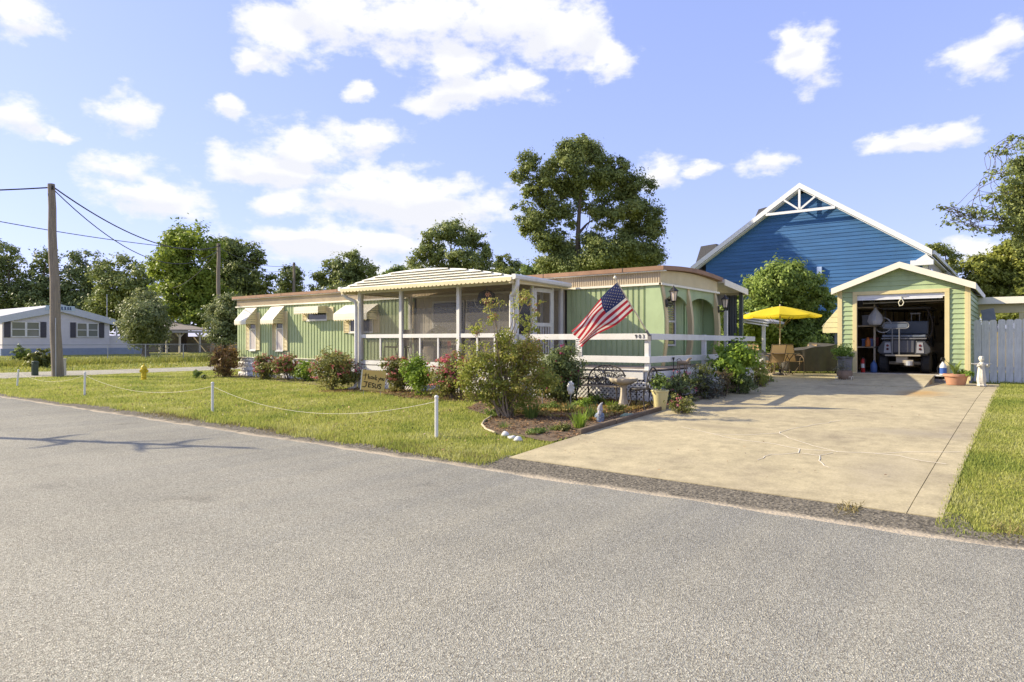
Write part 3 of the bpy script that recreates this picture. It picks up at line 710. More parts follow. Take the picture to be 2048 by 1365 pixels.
for r in range(4):
    for c in range(24):
        x = HX0+.2+c*.4+(.2 if r % 2 else 0)
        if x > -15.1: continue
        inst('block', bms[(r*5+c*3) % 3], H, (x, HY0+.03, zz+.095+r*.195))
MB().box(HX0-.02, -14.9, HY0-.04, HY0+.03, .905, .932).build('bottom_trim', creamw, H)
# windows, shutters and slatted awnings on the front
def shutter(x0, x1, z0, z1, y=HY0):
    m = MB(); m.box(x0, x0+.03, y-.045, y-.012, z0, z1); m.box(x1-.03, x1, y-.045, y-.012, z0, z1); m.box(x0+.03, x1-.03, y-.025, y-.012, z0, z1)
    z = z0
    while z < z1-.02: m.obox(((x0+x1)/2, y-.033, z+.025), ((x1-x0)/2-.031, 0, 0), (0, .012, .012), (0, -.003, .003)); z += .05
    m.build('shutter', cream, H)
def window(par, x0, x1, z0, z1, y, sash=True, glassm=glass, fw=.04, fr=white, curtain=None):
    m = MB(); m.box(x0, x1, y-.04, y-.012, z0, z0+fw); m.box(x0, x1, y-.04, y-.012, z1-fw, z1); m.box(x0, x0+fw, y-.04, y-.012, z0+fw, z1-fw); m.box(x1-fw, x1, y-.04, y-.012, z0+fw, z1-fw)
    zm = z0+(z1-z0)*.62
    if sash: m.box(x0+fw, x1-fw, y-.038, y-.013, zm-.025, zm+.025)
    w = m.build('window', fr, par)
    MB().box(x0+fw, x1-fw, y-.02, y-.012, z0+fw, z1-fw).build('pane', glassm, w)
    if curtain:
        q = MB(); k = 12; V = []
        for i in range(k+1):
            xx = x0+fw+(x1-x0-2*fw)*i/k; V += [(xx, y-.023+.003*math.sin(i*2.3), z0+fw), (xx, y-.023+.003*math.sin(i*2.3), zm-.025)]
        q.add(V, [(2*i, 2*i+2, 2*i+3, 2*i+1) for i in range(k)]); q.build('curtain', curtain, w)
    m = MB(); m.box(x0-.02, x1+.02, y-.07, y-.041, z0-.03, z0+.005); m.build('sill', fr, w); return w
def awning(x0, x1, ztop, p, drop, lip, y=HY0, par=None):
    """slatted metal window awning: sloped slats, side cheeks, scalloped lip"""
    par = par or H; T = MB(); k = max(3, int(math.hypot(p, drop)/.075))
    for i in range(k):
        t0, t1 = i/k, (i+1)/k; c = ((x0+x1)/2, y-.02-p*(t0+t1)/2, ztop-drop*(t0+t1)/2)
        s = Vector((0, -p, -drop))/k/2; nn = Vector((0, -drop, p)).normalized()
        T.obox(Vector(c)+nn*(.006 if i % 2 else 0), ((x1-x0)/2, 0, 0), s*1.12, nn*.004)
    for i in range(3):
        z = ztop-drop-lip*i/3; T.box(x0, x1, y-.02-p-.008-(.004 if i % 2 else 0), y-.02-p, z-lip/3*1.02, z)
    a = T.build('window_awning', creamw, par)
    zb = ztop-drop-lip; sc = MB(); nsc = max(3, int((x1-x0)/.12))
    for i in range(nsc):
        xa, xb = x0+(x1-x0)*i/nsc, x0+(x1-x0)*(i+1)/nsc
        sc.prism([(xa, y-.024-p, zb+.001), (xb, y-.024-p, zb+.001), ((xa*.3+xb*.7), y-.024-p, zb-.035), ((xa*.7+xb*.3), y-.024-p, zb-.035)], (0, .006, 0))
    sc.build('scallop', cream, a)
    for xx in (x0, x1-.008):
        q = MB(); n_ = 7
        for i in range(n_):
            t0, t1 = i/n_, (i+1)/n_; za, zb_ = ztop-(drop+lip)*t0-.01, ztop-(drop+lip)*t1
            ya = y-.02-p*min(1, t0*(drop+lip)/drop)*.98; yb = y-.02-p*min(1, t1*(drop+lip)/drop)*.98
            o = .003 if i % 2 else 0
            q.prism([(xx+o, y-.02, za), (xx+o, ya, za), (xx+o, yb, zb_), (xx+o, y-.02, zb_)], (.008, 0, 0))
        q.build('awning_cheek', cream, a)
    return a
lace = mat('lace_curtain', (.55,.50,.47), .9, .2, 14, stretch=(6,1,.5))
for (x0, x1) in ((-23.68, -23.27), (-21.93, -21.5)):
    window(H, x0, x1, 1.19, 2.5, HY0, curtain=lace); shutter(x0-.25, x0-.02, 1.2, 2.62); shutter(x1+.02, x1+.27, 1.2, 2.62)
    awning(x0-.32, x1+.06, 2.83, .46, .5, .14)
window(H, -20.05, -18.95, 2.27, 2.62, HY0, sash=False); shutter(-20.33, -20.07, 2.27, 2.66); shutter(-18.93, -18.6, 2.27, 2.72)
awning(-20.28, -18.92, 2.76, .40, .03, .22)
window(H, -17.75, -16.6, 1.83, 2.42, HY0, sash=False); shutter(-18.05, -17.78, 1.82, 2.45); shutter(-16.55, -16.3, 1.82, 2.45)
awning(-18.0, -16.35, 2.74, .48, .3, .2)
shutter(-14.95, -14.74, 1.5, 2.75)
# porch side wall: window with blinds and a door
blind = mat('blind_slat', (.55,.54,.50), .6, .05)
def blinds(par, x0, x1, z0, z1, y, step=.05, axis='x'):
    m = MB(); z = z0+.03
    while z < z1-.02:
        if axis == 'x': m.obox(((x0+x1)/2, y, z), ((x1-x0)/2, 0, 0), (0, .012, .008), (0, -.001, .0015))
        else: m.obox((y, (x0+x1)/2, z), (0, (x1-x0)/2, 0), (.012, 0, -.008), (.001, 0, .0015))
        z += step
    m.build('blind', blind, par)
for x0, x1 in ((-13.95, -12.7), (-12.62, -11.4)):
    w = window(H, x0, x1, 1.85, 2.72, HY0-.0, sash=False); blinds(w, x0+.05, x1-.05, 1.88, 2.68, HY0-.036)
MB().box(-14.0, -11.3, HY0-.2, HY0-.05, 1.78, 1.82).build('window_shelf', white, H)
d = MB(); d.box(-10.95, -10.05, HY0-.05, HY0-.012, .97, 2.75); d = d.build('door', mat('door_paint', (.42,.38,.30), .5, .05), H)
m = MB(); m.box(-11.03, -10.96, HY0-.06, HY0-.012, .97, 2.83); m.box(-10.04, -9.97, HY0-.06, HY0-.012, .97, 2.83); m.box(-10.96, -10.04, HY0-.06, HY0-.012, 2.76, 2.83); m.build('door_frame', white, d)
MB().box(-10.8, -10.2, HY0-.056, HY0-.051, 1.75, 2.6).build('pane', glass, d)
m = MB(); m.tube([(-10.14, HY0-.05, 1.95), (-10.14, HY0-.1, 1.95)], .02, 8); m.build('handle', steel, d)
# the street end: wing wall, bowed posts, arched valance, recessed wall
def bow(z): t = (z-.93)/(2.86-.93); return HX1+.015+.13*math.sin(math.pi*min(1, max(0, t*.93+.05)))-.03
zs = [.95+i*(2.86-.95)/16 for i in range(17)]
MB().prism([(bow(z), HY0-.015, z) for z in zs]+[(HX1-.36, HY0-.015, 2.86), (HX1-.36, HY0-.015, .95)], (0, .05, 0)).build('wing_wall', greeng, H)
for yc in (HY0+.10, 16.12, 17.98):
    m = MB(); V = []
    for z in zs:
        x = bow(z); V += [(x-.09, yc-.065, z), (x+.03, yc-.065, z), (x+.03, yc+.065, z), (x-.09, yc+.065, z)]
    F = [(i*4+j, i*4+(j+1)%4, (i+1)*4+(j+1)%4, (i+1)*4+j) for i in range(16) for j in range(4)]+[(3,2,1,0), (64,65,66,67)]
    m.add(V, F); m.build('bowed_post', mat('post_cream', (.62,.50,.28), .6, .08, 3, grime=.15), H)
for ya, yb in ((HY0+.17, 16.05), (16.19, 17.91)):
    k = 14; P = [(HX1-.04, ya, 2.855), (HX1-.04, yb, 2.855)]
    for i in range(k+1):
        t = 1-i/k; s = math.sin(math.pi*t); P.append((HX1-.04, ya+(yb-ya)*t, 2.44+.22*s**.6 if s > 0 else 2.44))
    MB().prism(P, (.045, 0, 0)).build('arched_valance', greeng, H)
MB().prism([(bow(z), HY1-.06, z) for z in zs]+[(HX1-.36, HY1-.06, 2.86), (HX1-.36, HY1-.06, .95)], (0, .05, 0)).build('wing_wall', greeng, H)
corr((HX1-.37, HY0+.03, 0), (HX1-.37, HY1, 0), .93, 2.87, .3, .015, (1,0,0)).build('recessed_wall_sheet', greeng, H)
x = HX1-.36
m = MB(); m.box(x, x+.035, 14.95, 15.0, 1.42, 2.66); m.box(x, x+.035, 16.1, 16.15, 1.42, 2.66); m.box(x, x+.035, 15.0, 16.1, 1.42, 1.47); m.box(x, x+.035, 15.0, 16.1, 2.61, 2.66); m.box(x+.001, x+.033, 15.0, 16.1, 2.02, 2.07)
w = m.build('window', white, H); MB().box(x, x+.012, 15.0, 16.1, 1.47, 2.61).build('pane', glass, w); blinds(w, 15.02, 16.08, 2.08, 2.6, x+.022, .06, 'y')
m = MB()
for yy in (16.75, 16.88, 17.0): m.box(x, x+.03, yy, yy+.07, .95, 2.85)
m.build('wall_batten', mat('batten_green', (.42,.55,.28), .5, .05), H)
lantg = mat('lantern_glass', (.75,.62,.48), .2, .1)
def lantern(c):
    c = Vector(c); m = MB()
    m.box(c.x-.02, c.x, c.y-.05, c.y+.05, c.z-.16, c.z+.02); m.tube([(c.x-.01, c.y, c.z-.1), (c.x+.08, c.y, c.z-.14), (c.x+.16, c.y, c.z-.09), (c.x+.16, c.y, c.z-.02)], .015, 6)
    b = c+Vector((.16, 0, 0)); m.lathe([(.03,-.05),(.06,-.03),(.065,-.02)], b, 6); m.lathe([(.13,.2),(.11,.22),(.03,.29),(.012,.33)], b, 6)
    for j in range(6):
        a = math.pi*2*j/6; m.tube([b+Vector((.063*math.cos(a), .063*math.sin(a), -.02)), b+Vector((.095*math.cos(a), .095*math.sin(a), .2))], .007, 4)
    l = m.build('wall_lantern', dark, H); q = MB(); q.lathe([(.055,-.018),(.085,.195)], b, 6); q.build('lantern_glass', lantg, l)
lantern((HX1+.13, HY0+.10, 2.5)); lantern((HX1+.13, 17.98, 2.48))

# ================================================================== SCREENED PORCH
PX0, PX1, PY = -14.85, -9.3, 12.45
Pq = thing('screened_porch', 'white framed screened porch with arched cream roof front and scalloped edge', 'porch', (-12, 13.5, .2))
zf = .96
MB().box(PX0+.03, PX1-.03, PY+.05, HY0-.06, zf-.12, zf).build('porch_floor', mat('deck_boards', (.30,.24,.19), .8, .2, 4, .2, 30), Pq)
scr = screenmat('insect_screen', (.12,.105,.08), .34)
def post(x, y, w=.1, z0=.2, z1=2.97, name='post'): return MB().box(x-w/2, x+w/2, y-w/2, y+w/2, z0, z1).build(name, white, Pq)
for xx in (PX0+.05, -13.15, -11.1, PX1-.05): post(xx, PY, .115 if xx in (PX0+.05, PX1-.05) else .095)
for xx in (PX0+.05, PX1-.05): post(xx, HY0-.12, .09)
def bar(a, b, w, h, name='rail'): return MB().beam(a, b, w, h).build(name, white, Pq)
xs_ = [PX0+.11, -13.2, -13.1, -11.15, -11.05, PX1-.11]
for i in range(0, 6, 2):
    a, b = xs_[i], xs_[i+1]
    bar((a, PY, 1.685), (b, PY, 1.685), .06, .1); bar((a, PY, .955), (b, PY, .955), .07, .11, 'sill_rail'); bar((a, PY-.01, .81), (b, PY-.01, .81), .05, .13, 'rim_board')
    bar((a, PY, 2.92), (b, PY, 2.92), .08, .08, 'head_rail')
    n_ = 2 if i == 0 else 3
    for j in range(1, n_):
        xx = a+(b-a)*j/n_; bar((xx, PY, 1.012), (xx, PY, 1.633), .04, .045, 'baluster')
    MB().add([(a, PY+.012, 1.0), (b, PY+.012, 1.0), (b, PY+.012, 2.9), (a, PY+.012, 2.9)], [(0,1,2,3)]).build('screen_panel', scr, Pq)
for xx in (PX0+.05, PX1-.05):
    bar((xx, PY+.06, 2.92), (xx, HY0-.17, 2.92), .08, .08, 'head_rail'); bar((xx, PY+.06, .955), (xx, HY0-.17, .955), .07, .11, 'sill_rail')
bar((PX0+.05, PY+.06, 1.685), (PX0+.05, HY0-.17, 1.685), .06, .1)
MB().add([(PX0+.06, PY+.05, 1.0), (PX0+.06, HY0-.15, 1.0), (PX0+.06, HY0-.15, 2.9), (PX0+.06, PY+.05, 2.9)], [(0,1,2,3)]).build('screen_panel', scr, Pq)
# right wall: screen, screen door, screen
xr = PX1-.05
for yy in (13.12, 13.97): bar((xr, yy, zf), (xr, yy, 2.87), .07, .07, 'post')
for ya, yb in ((PY+.06, 13.085), (14.0, HY0-.16)): MB().add([(xr, ya, 1.0), (xr, yb, 1.0), (xr, yb, 2.9), (xr, ya, 2.9)], [(0,1,2,3)]).build('screen_panel', scr, Pq)
dm = MB()
for a, b in (((xr+.03,13.2,zf+.03),(xr+.03,13.2,2.83)), ((xr+.03,13.9,zf+.03),(xr+.03,13.9,2.83))): dm.beam(a, b, .1, .035)
for z, h in ((2.79,.1),(1.95,.09),(1.02,.12)): dm.beam((xr+.03,13.25,z),(xr+.03,13.85,z),.035,h)
for j in range(5): dm.beam((xr+.03,13.33+.11*j,1.08),(xr+.03,13.33+.11*j,1.9),.02,.02)
sd = dm.build('screen_door', white, Pq); MB().add([(xr+.02,13.25,1.95),(xr+.02,13.85,1.95),(xr+.02,13.85,2.75),(xr+.02,13.25,2.75)],[(0,1,2,3)]).build('screen', scr, sd)
# arched roof: ribbed front of stacked metal pans over a scalloped fascia
RX0, RX1, RY = -15.12, -9.12, 12.02
xm = (RX0+RX1)/2
def ztop_(x): t = (x-RX0)/(RX1-RX0); return 3.02+.35*(1-abs(2*t-1)**2.0)
panm = mat('roof_pan', (.82,.79,.68), .38, .05, 1.5, grime=.2)
nb = 6
for i in range(nb):
    za = 3.0+.375*i/nb; zb_ = 3.0+.375*(i+1)/nb-.004; pts = []
    K = 40; up = []; lo = []
    for j in range(K+1):
        x = RX0+(RX1-RX0)*j/K; zt_ = ztop_(x)
        if zt_ > za+.004: lo.append((x, za)); up.append((x, min(zb_, zt_)))
    if len(lo) < 2: continue
    yl, yu = RY-.02-.0*i, RY+.045
    V = []
    for (x, z) in lo: V.append((x, yl, z))
    for (x, z) in up: V.append((x, yl+(yu-yl)*(z-za)/(zb_-za), z))
    n_ = len(lo); V += [(x, RY+.09, z) for x, y, z in V]
    F = [(j, j+1, n_+j+1, n_+j) for j in range(n_-1)]+[(2*n_+j, 2*n_+j+1, j+1, j) for j in range(n_-1)]+[(n_+j, n_+j+1, 3*n_+j+1, 3*n_+j) for j in range(n_-1)]
    MB().add(V, F).build('roof_pan', panm, Pq)
V = []; K = 24
for j in range(K+1):
    x = RX0+(RX1-RX0)*j/K; V += [(x, RY+.05, ztop_(x)), (x, HY0-.16, ztop_(x)-.05), (x, RY+.05, ztop_(x)-.03), (x, HY0-.16, ztop_(x)-.08)]
F = []
for j in range(K): F += [(j*4, j*4+4, j*4+5, j*4+1), (j*4+2, j*4+3, j*4+7, j*4+6), (j*4, j*4+2, j*4+6, j*4+4), (j*4+1, j*4+5, j*4+7, j*4+3)]
F += [(0,1,3,2), (K*4, K*4+2, K*4+3, K*4+1)]
MB().add(V, F).build('porch_roof', panm, Pq)
m = MB(); nsc = 44
for i in range(nsc):
    xa, xb = RX0+(RX1-RX0)*i/nsc, RX0+(RX1-RX0)*(i+1)/nsc; w_ = xb-xa
    m.prism([(xa, RY-.03, 3.0), (xb, RY-.03, 3.0), (xb, RY-.03, 2.93), (xa+w_*.75, RY-.03, 2.9), (xa+w_*.25, RY-.03, 2.9), (xa, RY-.03, 2.93)], (0, .012, 0))
m.build('scalloped_fascia', cream, Pq)
for xx, s in ((RX0, -1), (RX1, 1)):
    m = MB(); prof = [(0,.06),(.10,.06),(.12,.02),(.11,-.04),(.07,-.06),(0,-.06)]
    y0, y1 = RY-.02, HY0-.14
    m.prism([(xx+s*a, y0, 3.0+b) for a, b in prof], (0, y1-y0, -.05)); m.build('gutter', white, Pq)
    MB().box(min(xx, xx-s*.1), max(xx, xx-s*.1), RY+.0, HY0-.14, 2.86, 2.955).build('side_beam', cream, Pq)
def downspout(P): return MB().tube(P, .048, 8).build('downspout', white, Pq, smooth=True)
downspout([(RX0-.06, RY+.12, 2.95), (RX0-.06, RY+.12, 2.86), (RX0+.02, RY+.2, 2.76), (PX0-.02, PY-.13, 2.66), (PX0+.0, PY-.12, 2.5), (PX0+.0, PY-.12, .4), (PX0+.0, PY-.16, .26), (PX0, PY-.4, .2)])
downspout([(RX1+.06, RY+.12, 2.95), (RX1+.06, RY+.12, 2.82), (RX1-.03, RY+.2, 2.7), (PX1-.07, PY-.13, 2.6), (PX1-.08, PY-.12, 2.45), (PX1-.08, PY-.12, .3)])
V = [(PX0+.1, RY+.1, 2.965), (PX1-.1, RY+.1, 2.965), (PX1-.1, HY0-.18, 2.965), (PX0+.1, HY0-.18, 2.965)]
MB().add(V, [(0,1,2,3)]).build('porch_ceiling', mat('ceiling_tan', (.55,.45,.28), .6, .05), Pq)
# lattice
def lattice(par, P0, P1, z0, z1, m=white, strip=.036, pitch=.094, nrm=(0,-1,0)):
    P0, P1 = Vector(P0), Vector(P1); L = (P1-P0).length; d = (P1-P0)/L; n = Vector(nrm); Hh = z1-z0; q = MB()
    for sgn in (1, -1):
        s = -Hh
        while s < L:
            # strip from (s,0) rising to (s+H, H)
            a0, a1 = max(0, -s), min(Hh, L-s)
            if a1-a0 > .03:
                A = (s+a0, a0); B = (s+a1, a1)
                if sgn < 0: A = (L-A[0], A[1]); B = (L-B[0], B[1])
                o = n*(.004 if sgn > 0 else -.004)
                pa = P0+d*A[0]+Vector((0,0,z0+A[1]))+o; pb = P0+d*B[0]+Vector((0,0,z0+B[1]))+o
                dd = (pb-pa)/2; w_ = (d*dd.z/dd.length*(-1)+Vector((0,0,1))*dd.dot(d)/dd.length)*strip/2
                q.obox((pa+pb)/2, dd, w_, n*.0035)
            s += pitch
    return q.build('lattice', m, par)
lattice(Pq, (PX0+.1, PY-.0, 0), (PX1-.1, PY-.0, 0), .21, .74)
MB().box(PX0, PX1, PY+.5, PY+.52, .15, .8).build('crawlspace_shade_sheet', darkbrown, Pq)  # dark sheets painted in for the shade under porch floor and home
MB().box(-9.28, HX1-.2, HY0+.03, HY0+.05, .2, .95).build('crawlspace_shade_sheet', darkbrown, Pq)

# ================================================================== DECK
DY, DX = 12.5, -5.98
DK = thing('front_deck', 'white railed wooden deck wrapping the street corner of the green home', 'deck', (-7.5, 13.5, .3))
MB().box(-9.25, DX, DY+.05, HY0-.05, .92, .965).build('deck_floor', mat('deck_boards', (.3,.24,.19), .8), DK)
MB().box(HX1+.05, DX-.04, HY0-.05, 19.3, .915, .962).build('deck_floor', MATS['deck_boards'], DK)
def rail(a, b, w, h, name): return MB().beam(a, b, w, h).build(name, white, DK, bevel=.004)
zt = 1.64
topf = rail((-9.25, DY-.03, zt), (DX+.02, DY-.03, zt), .045, .125, 'top_rail')
rail((DX-.005, DY+.0, zt), (DX-.005, 19.2, zt-.03), .045, .125, 'top_rail')
rail((-9.25, DY-.03, 1.17), (DX+.02, DY-.03, 1.17), .045, .135, 'lower_rail')
rail((DX-.005, DY, 1.17), (DX-.005, 19.2, 1.15), .045, .13, 'lower_rail')
for (x, y) in ((DX-.075, DY+.05), (-7.68, DY+.05), (DX-.075, 15.6), (DX-.075, 18.6), (-9.2, DY+.05)):
    MB().box(x-.048, x+.048, y-.048, y+.048, .2, 1.70 if y < 18.5 else 1.66).build('post', white, DK, bevel=.004)
rail((-9.25, DY-.02, .855), (DX-.13, DY-.02, .855), .04, .19, 'rim_board'); rail((DX-.02, DY+.1, .855), (DX-.02, 19.2, .855), .04, .19, 'rim_board')
rail((-9.25, DY-.045, .962), (DX, DY-.045, .962), .05, .025, 'deck_edge')
lattice(DK, (-9.25, DY, 0), (DX-.12, DY, 0), .235, .755); lattice(DK, (DX-.02, DY+.1, 0), (DX-.02, 19.2, 0), .3, .755, nrm=(1,0,0))
MB().box(DX-.5, DX-.48, DY+.5, 19.2, .2, .9).build('deck_shade_sheet', darkbrown, DK); MB().box(-9.2, DX-.5, DY+.6, DY+.62, .2, .9).build('deck_shade_sheet', darkbrown, DK)  # dark backing added as the under-deck shade seen through the lattice
def text(s, size, loc, rot, m, parent, name, ext=.003):
    c = bpy.data.curves.new(name, 'FONT'); c.body = s; c.size = size; c.extrude = ext; c.align_x = 'CENTER'; c.align_y = 'CENTER'; c.materials.append(m)
    tmp = bpy.data.objects.new('tmp', c); me = bpy.data.meshes.new_from_object(tmp); bpy.data.objects.remove(tmp); bpy.data.curves.remove(c)
    me.name = name; o = bpy.data.objects.new(name, me); COL.objects.link(o)
    if parent: o.parent = parent
    o.location = Vector(loc)-baseof(parent); o.rotation_euler = rot; return o
for i, ch in enumerate('903'): text(ch, .11, (-6.262+.083*i, DY-.058, zt), (R_(90), 0, 0), dark, topf, 'house_number')
# black and white notice hung on the rail
NT = thing('notice_sign', 'white printed notice hanging between the deck rails beside the flag', 'sign', (-7.62, DY-.06, 1.4))
MB().box(-7.70, -7.55, DY-.066, DY-.058, 1.235, 1.60).build('board', white, NT)
m = MB(); y = DY-.069
def hl(x0, x1, z0, z1): m.box(x0, x1, y, y+.002, z0, z1)
hl(-7.69,-7.56,1.578,1.59); hl(-7.69,-7.63,1.545,1.552); hl(-7.69,-7.64,1.53,1.537); hl(-7.69,-7.56,1.492,1.496)
hl(-7.685,-7.57,1.47,1.474); hl(-7.685,-7.57,1.40,1.404); hl(-7.685,-7.682,1.40,1.474); hl(-7.573,-7.57,1.40,1.474); hl(-7.61,-7.585,1.42,1.45); hl(-7.68,-7.65,1.455,1.46)
hl(-7.68,-7.64,1.41,1.414); hl(-7.67,-7.575,1.335,1.34); hl(-7.69,-7.56,1.30,1.312); hl(-7.69,-7.56,1.28,1.285); hl(-7.69,-7.57,1.265,1.27); hl(-7.69,-7.56,1.25,1.255)
m.build('print', dark, NT); mm2 = MB(); mm2.box(-7.61,-7.575,y,y+.002,1.53,1.555); mm2.build('red_mark', mat('red_print', (.5,.05,.04)), NT)

# ================================================================== BACK PATIO COVER
PCv = thing('patio_cover', 'flat white patio cover on posts at the back corner of the green home', 'patio cover', (-8, 19.2, .4))
m = MB(); m.prism([(-10.5, 18.2, 3.16), (-10.5, 20.1, 3.0), (-10.5, 20.1, 3.08), (-10.5, 18.2, 3.24)], (4.0, 0, 0)); m.build('cover_roof', white, PCv)
m = MB(); m.prism([(-6.49, 18.2, 3.08), (-6.49, 20.15, 2.92), (-6.49, 20.15, 3.09), (-6.49, 18.2, 3.25)], (.03, 0, 0)); m.build('cover_fascia', creamw, PCv)
MB().box(-10.5, -6.5, 20.1, 20.14, 2.92, 3.09).build('cover_fascia', creamw, PCv)
for xx in (-6.62, -9.9): MB().box(xx-.05, xx+.05, 19.95, 20.05, .35, 2.99).build('post', mat('dark_green_post', (.10,.12,.11), .6), PCv)
m = MB(); V = []; K = 16
for i in range(K+1):
    xx = -6.74-.34*i/K; V += [(xx, 19.98+.03*math.sin(i*1.9), .9), (xx, 19.98+.015*math.sin(i*1.9), 2.92)]
m.add(V, [(2*i, 2*i+2, 2*i+3, 2*i+1) for i in range(K)]); m.build('rolled_curtain', mat('grey_curtain', (.12,.13,.13), .8, .15, 5, stretch=(8,8,.4)), PCv)
m = MB(); m.box(-7.35, -6.72, 18.9, 19.0, 2.58, 2.88)
for j in range(6): m.box(-7.36, -6.71, 18.885, 18.9, 2.59+.05*j, 2.615+.05*j)
m.build('roller_shade', mat('shade_tan', (.40,.36,.30), .8), PCv)
WP = MB().box(-6.78, -6.69, 18.98, 19.07, .96, 2.42).build('white_post', white); tag(WP, 'short plain white post standing on the deck behind the arched end wall', 'post')
GZ = thing('shingled_shelter', 'small grey shingled shelter roof seen under the patio cover', 'shelter', (-12, 27, .4))
c0 = onD(1437, 668, 28.0)
m = MB(); m.prism([(c0.x-2.2, c0.y, 2.55), (c0.x, c0.y-.2, 2.95), (c0.x+2.0, c0.y, 2.35), (c0.x+2.0, c0.y, 2.27), (c0.x-2.2, c0.y, 2.45)], (0, 2.4, 0)); m.build('shelter_roof', mat('pale_shingle', (.42,.41,.42), .9, .3, 10), GZ)
for j in range(4):
    mm2 = MB(); mm2.beam((c0.x+.5, c0.y-.25, 2.78-.12*j), (c0.x+2.05, c0.y-.05, 2.46-.1*j), .03, .05); mm2.build('slat', white, GZ)
for dx in (-1.9, 1.8): MB().box(c0.x+dx-.06, c0.x+dx+.06, c0.y+.1, c0.y+.2, .35, 2.36).build('post', white, GZ)
# ================================================================== GARAGE SHED
GX0, GX1, GY, GYB, GM = -4.25, -1.09, 21.5, 26.9, -2.67
GB = .40
G = thing('garage_shed', 'small green lap sided garage shed with cream trim and its door rolled up', 'garage', (GM, 24, GB))
ctrim = mat('cream_trim', (.68,.57,.30), .5, .06, 3, grime=.12)
lapm = {}
def lap(par, x0, x1, z, h, y, m, name='lap_board', axis='x', s=1):
    """one clapboard: wedge section, thick at the bottom edge"""
    q = MB()
    if axis == 'x':
        P = [(x0, y, z), (x0, y-.026, z), (x0, y-.030, z+.012), (x0, y-.010, z+h), (x0, y, z+h)]; q.prism(P, (x1-x0, 0, 0))
    else:
        P = [(y, x0, z), (y+s*.026, x0, z), (y+s*.030, x0, z+.012), (y+s*.010, x0, z+h), (y, x0, z+h)]; q.prism(P, (0, x1-x0, 0))
    return q.build(name, m, par)
OX0, OX1, OZ1, FZ = -3.77, -1.63, 2.87, .63
lh = .1345
def groof(x): return 3.72-abs(x-GM)*.385-.09
z = GB; 
while z < groof(GX0+.1)-.03:
    h = min(lh, groof(GX0)-z)
    if z < OZ1+.02: 
        hh = min(h, OZ1+.09-z) if z+h > OZ1+.09 else h
        lap(G, GX0+.08, OX0-.11, z, h*.99, GY, greeng); lap(G, OX1+.11, GX1-.08, z, h*.99, GY, greeng)
    z += lh
z = OZ1+.10
while z < 3.6:
    zt_ = min(z+lh, 3.62); w = (3.62-zt_)/.385
    w2 = (3.62-z)/.385
    xa, xb = max(GX0+.02, GM-w2), min(GX1-.02, GM+w2); xa2, xb2 = max(GX0+.02, GM-w), min(GX1-.02, GM+w)
    q = MB(); y = GY
    V = [(xa, y-.03, z), (xb, y-.03, z), (xb2, y-.010, zt_), (xa2, y-.010, zt_), (xa, y, z), (xb, y, z), (xb2, y, zt_), (xa2, y, zt_)]
    q.add(V, [(0,1,2,3), (7,6,5,4), (0,4,5,1), (3,2,6,7), (1,5,6,2), (0,3,7,4)]); q.build('lap_board', greeng, G); z += lh
z = GB+.12
while z < groof(GX1)-.12:
    lap(G, GY+.02, GYB, z, lh*.99, GX1, greeng, axis='y', s=1); lap(G, GY+.02, GYB, z, lh*.99, GX0, greeng, axis='y', s=-1); z += lh
MB().box(GX0-.02, GX1+.02, GY-.01, GYB, GB-.2, GB+.12).build('foundation', mat('foundation_grey', (.30,.28,.25), .9, .2, 6, .4, 30), G)
for xx in (GX0, GX1-.09): MB().box(xx, xx+.09, GY-.045, GY+.0, GB, groof(xx+.045)-.01).build('corner_trim', ctrim, G, bevel=.004)
for xx in (GX0-.034, GX1+.0): MB().box(xx, xx+.034, GY-.042, GY+.07, GB+.1, groof(GX0)-.02).build('corner_trim', ctrim, G)
for xx in (OX0-.11, OX1): MB().box(xx, xx+.11, GY-.055, GY+.0, FZ-.18, OZ1).build('door_casing', ctrim, G, bevel=.004)
MB().box(OX0-.11, OX1+.11, GY-.056, GY, OZ1+.001, OZ1+.10).build('door_casing', ctrim, G, bevel=.004)
wi = mat('inside_wall', (.50,.42,.30), .9, .25, 3)
m = MB(); m.box(GX0+.03, GX0+.06, GY+.01, GYB-.05, GB, 3.0); m.box(GX1-.06, GX1-.03, GY+.01, GYB-.05, GB, 3.0); m.box(GX0+.06, GX1-.06, GYB-.1, GYB-.04, GB, 3.05); m.box(GX0+.06, OX0, GY+.005, GY+.05, GB, 3.0); m.box(OX1, GX1-.06, GY+.005, GY+.05, GB, 3.0); m.box(OX0, OX1, GY+.005, GY+.05, OZ1, 3.0)
m.build('inner_wall', wi, G)
MB().box(GX0+.02, GX1-.02, GY-.03, GYB-.1, FZ-.06, FZ).build('floor', mat('shed_floor', (.20,.18,.15), .85, .2, 4), G)
MB().box(GX0+.05, OX0, GY-.055, GY-.03, GB, FZ-.02).build('sill_board', white, G); MB().box(OX1, GX1-.3, GY-.055, GY-.03, GB, FZ-.02).build('sill_board', white, G)
MB().box(OX0-.1, OX1+.1, GY-.065, GY-.02, FZ-.035, FZ+.004).build('threshold', white, G)
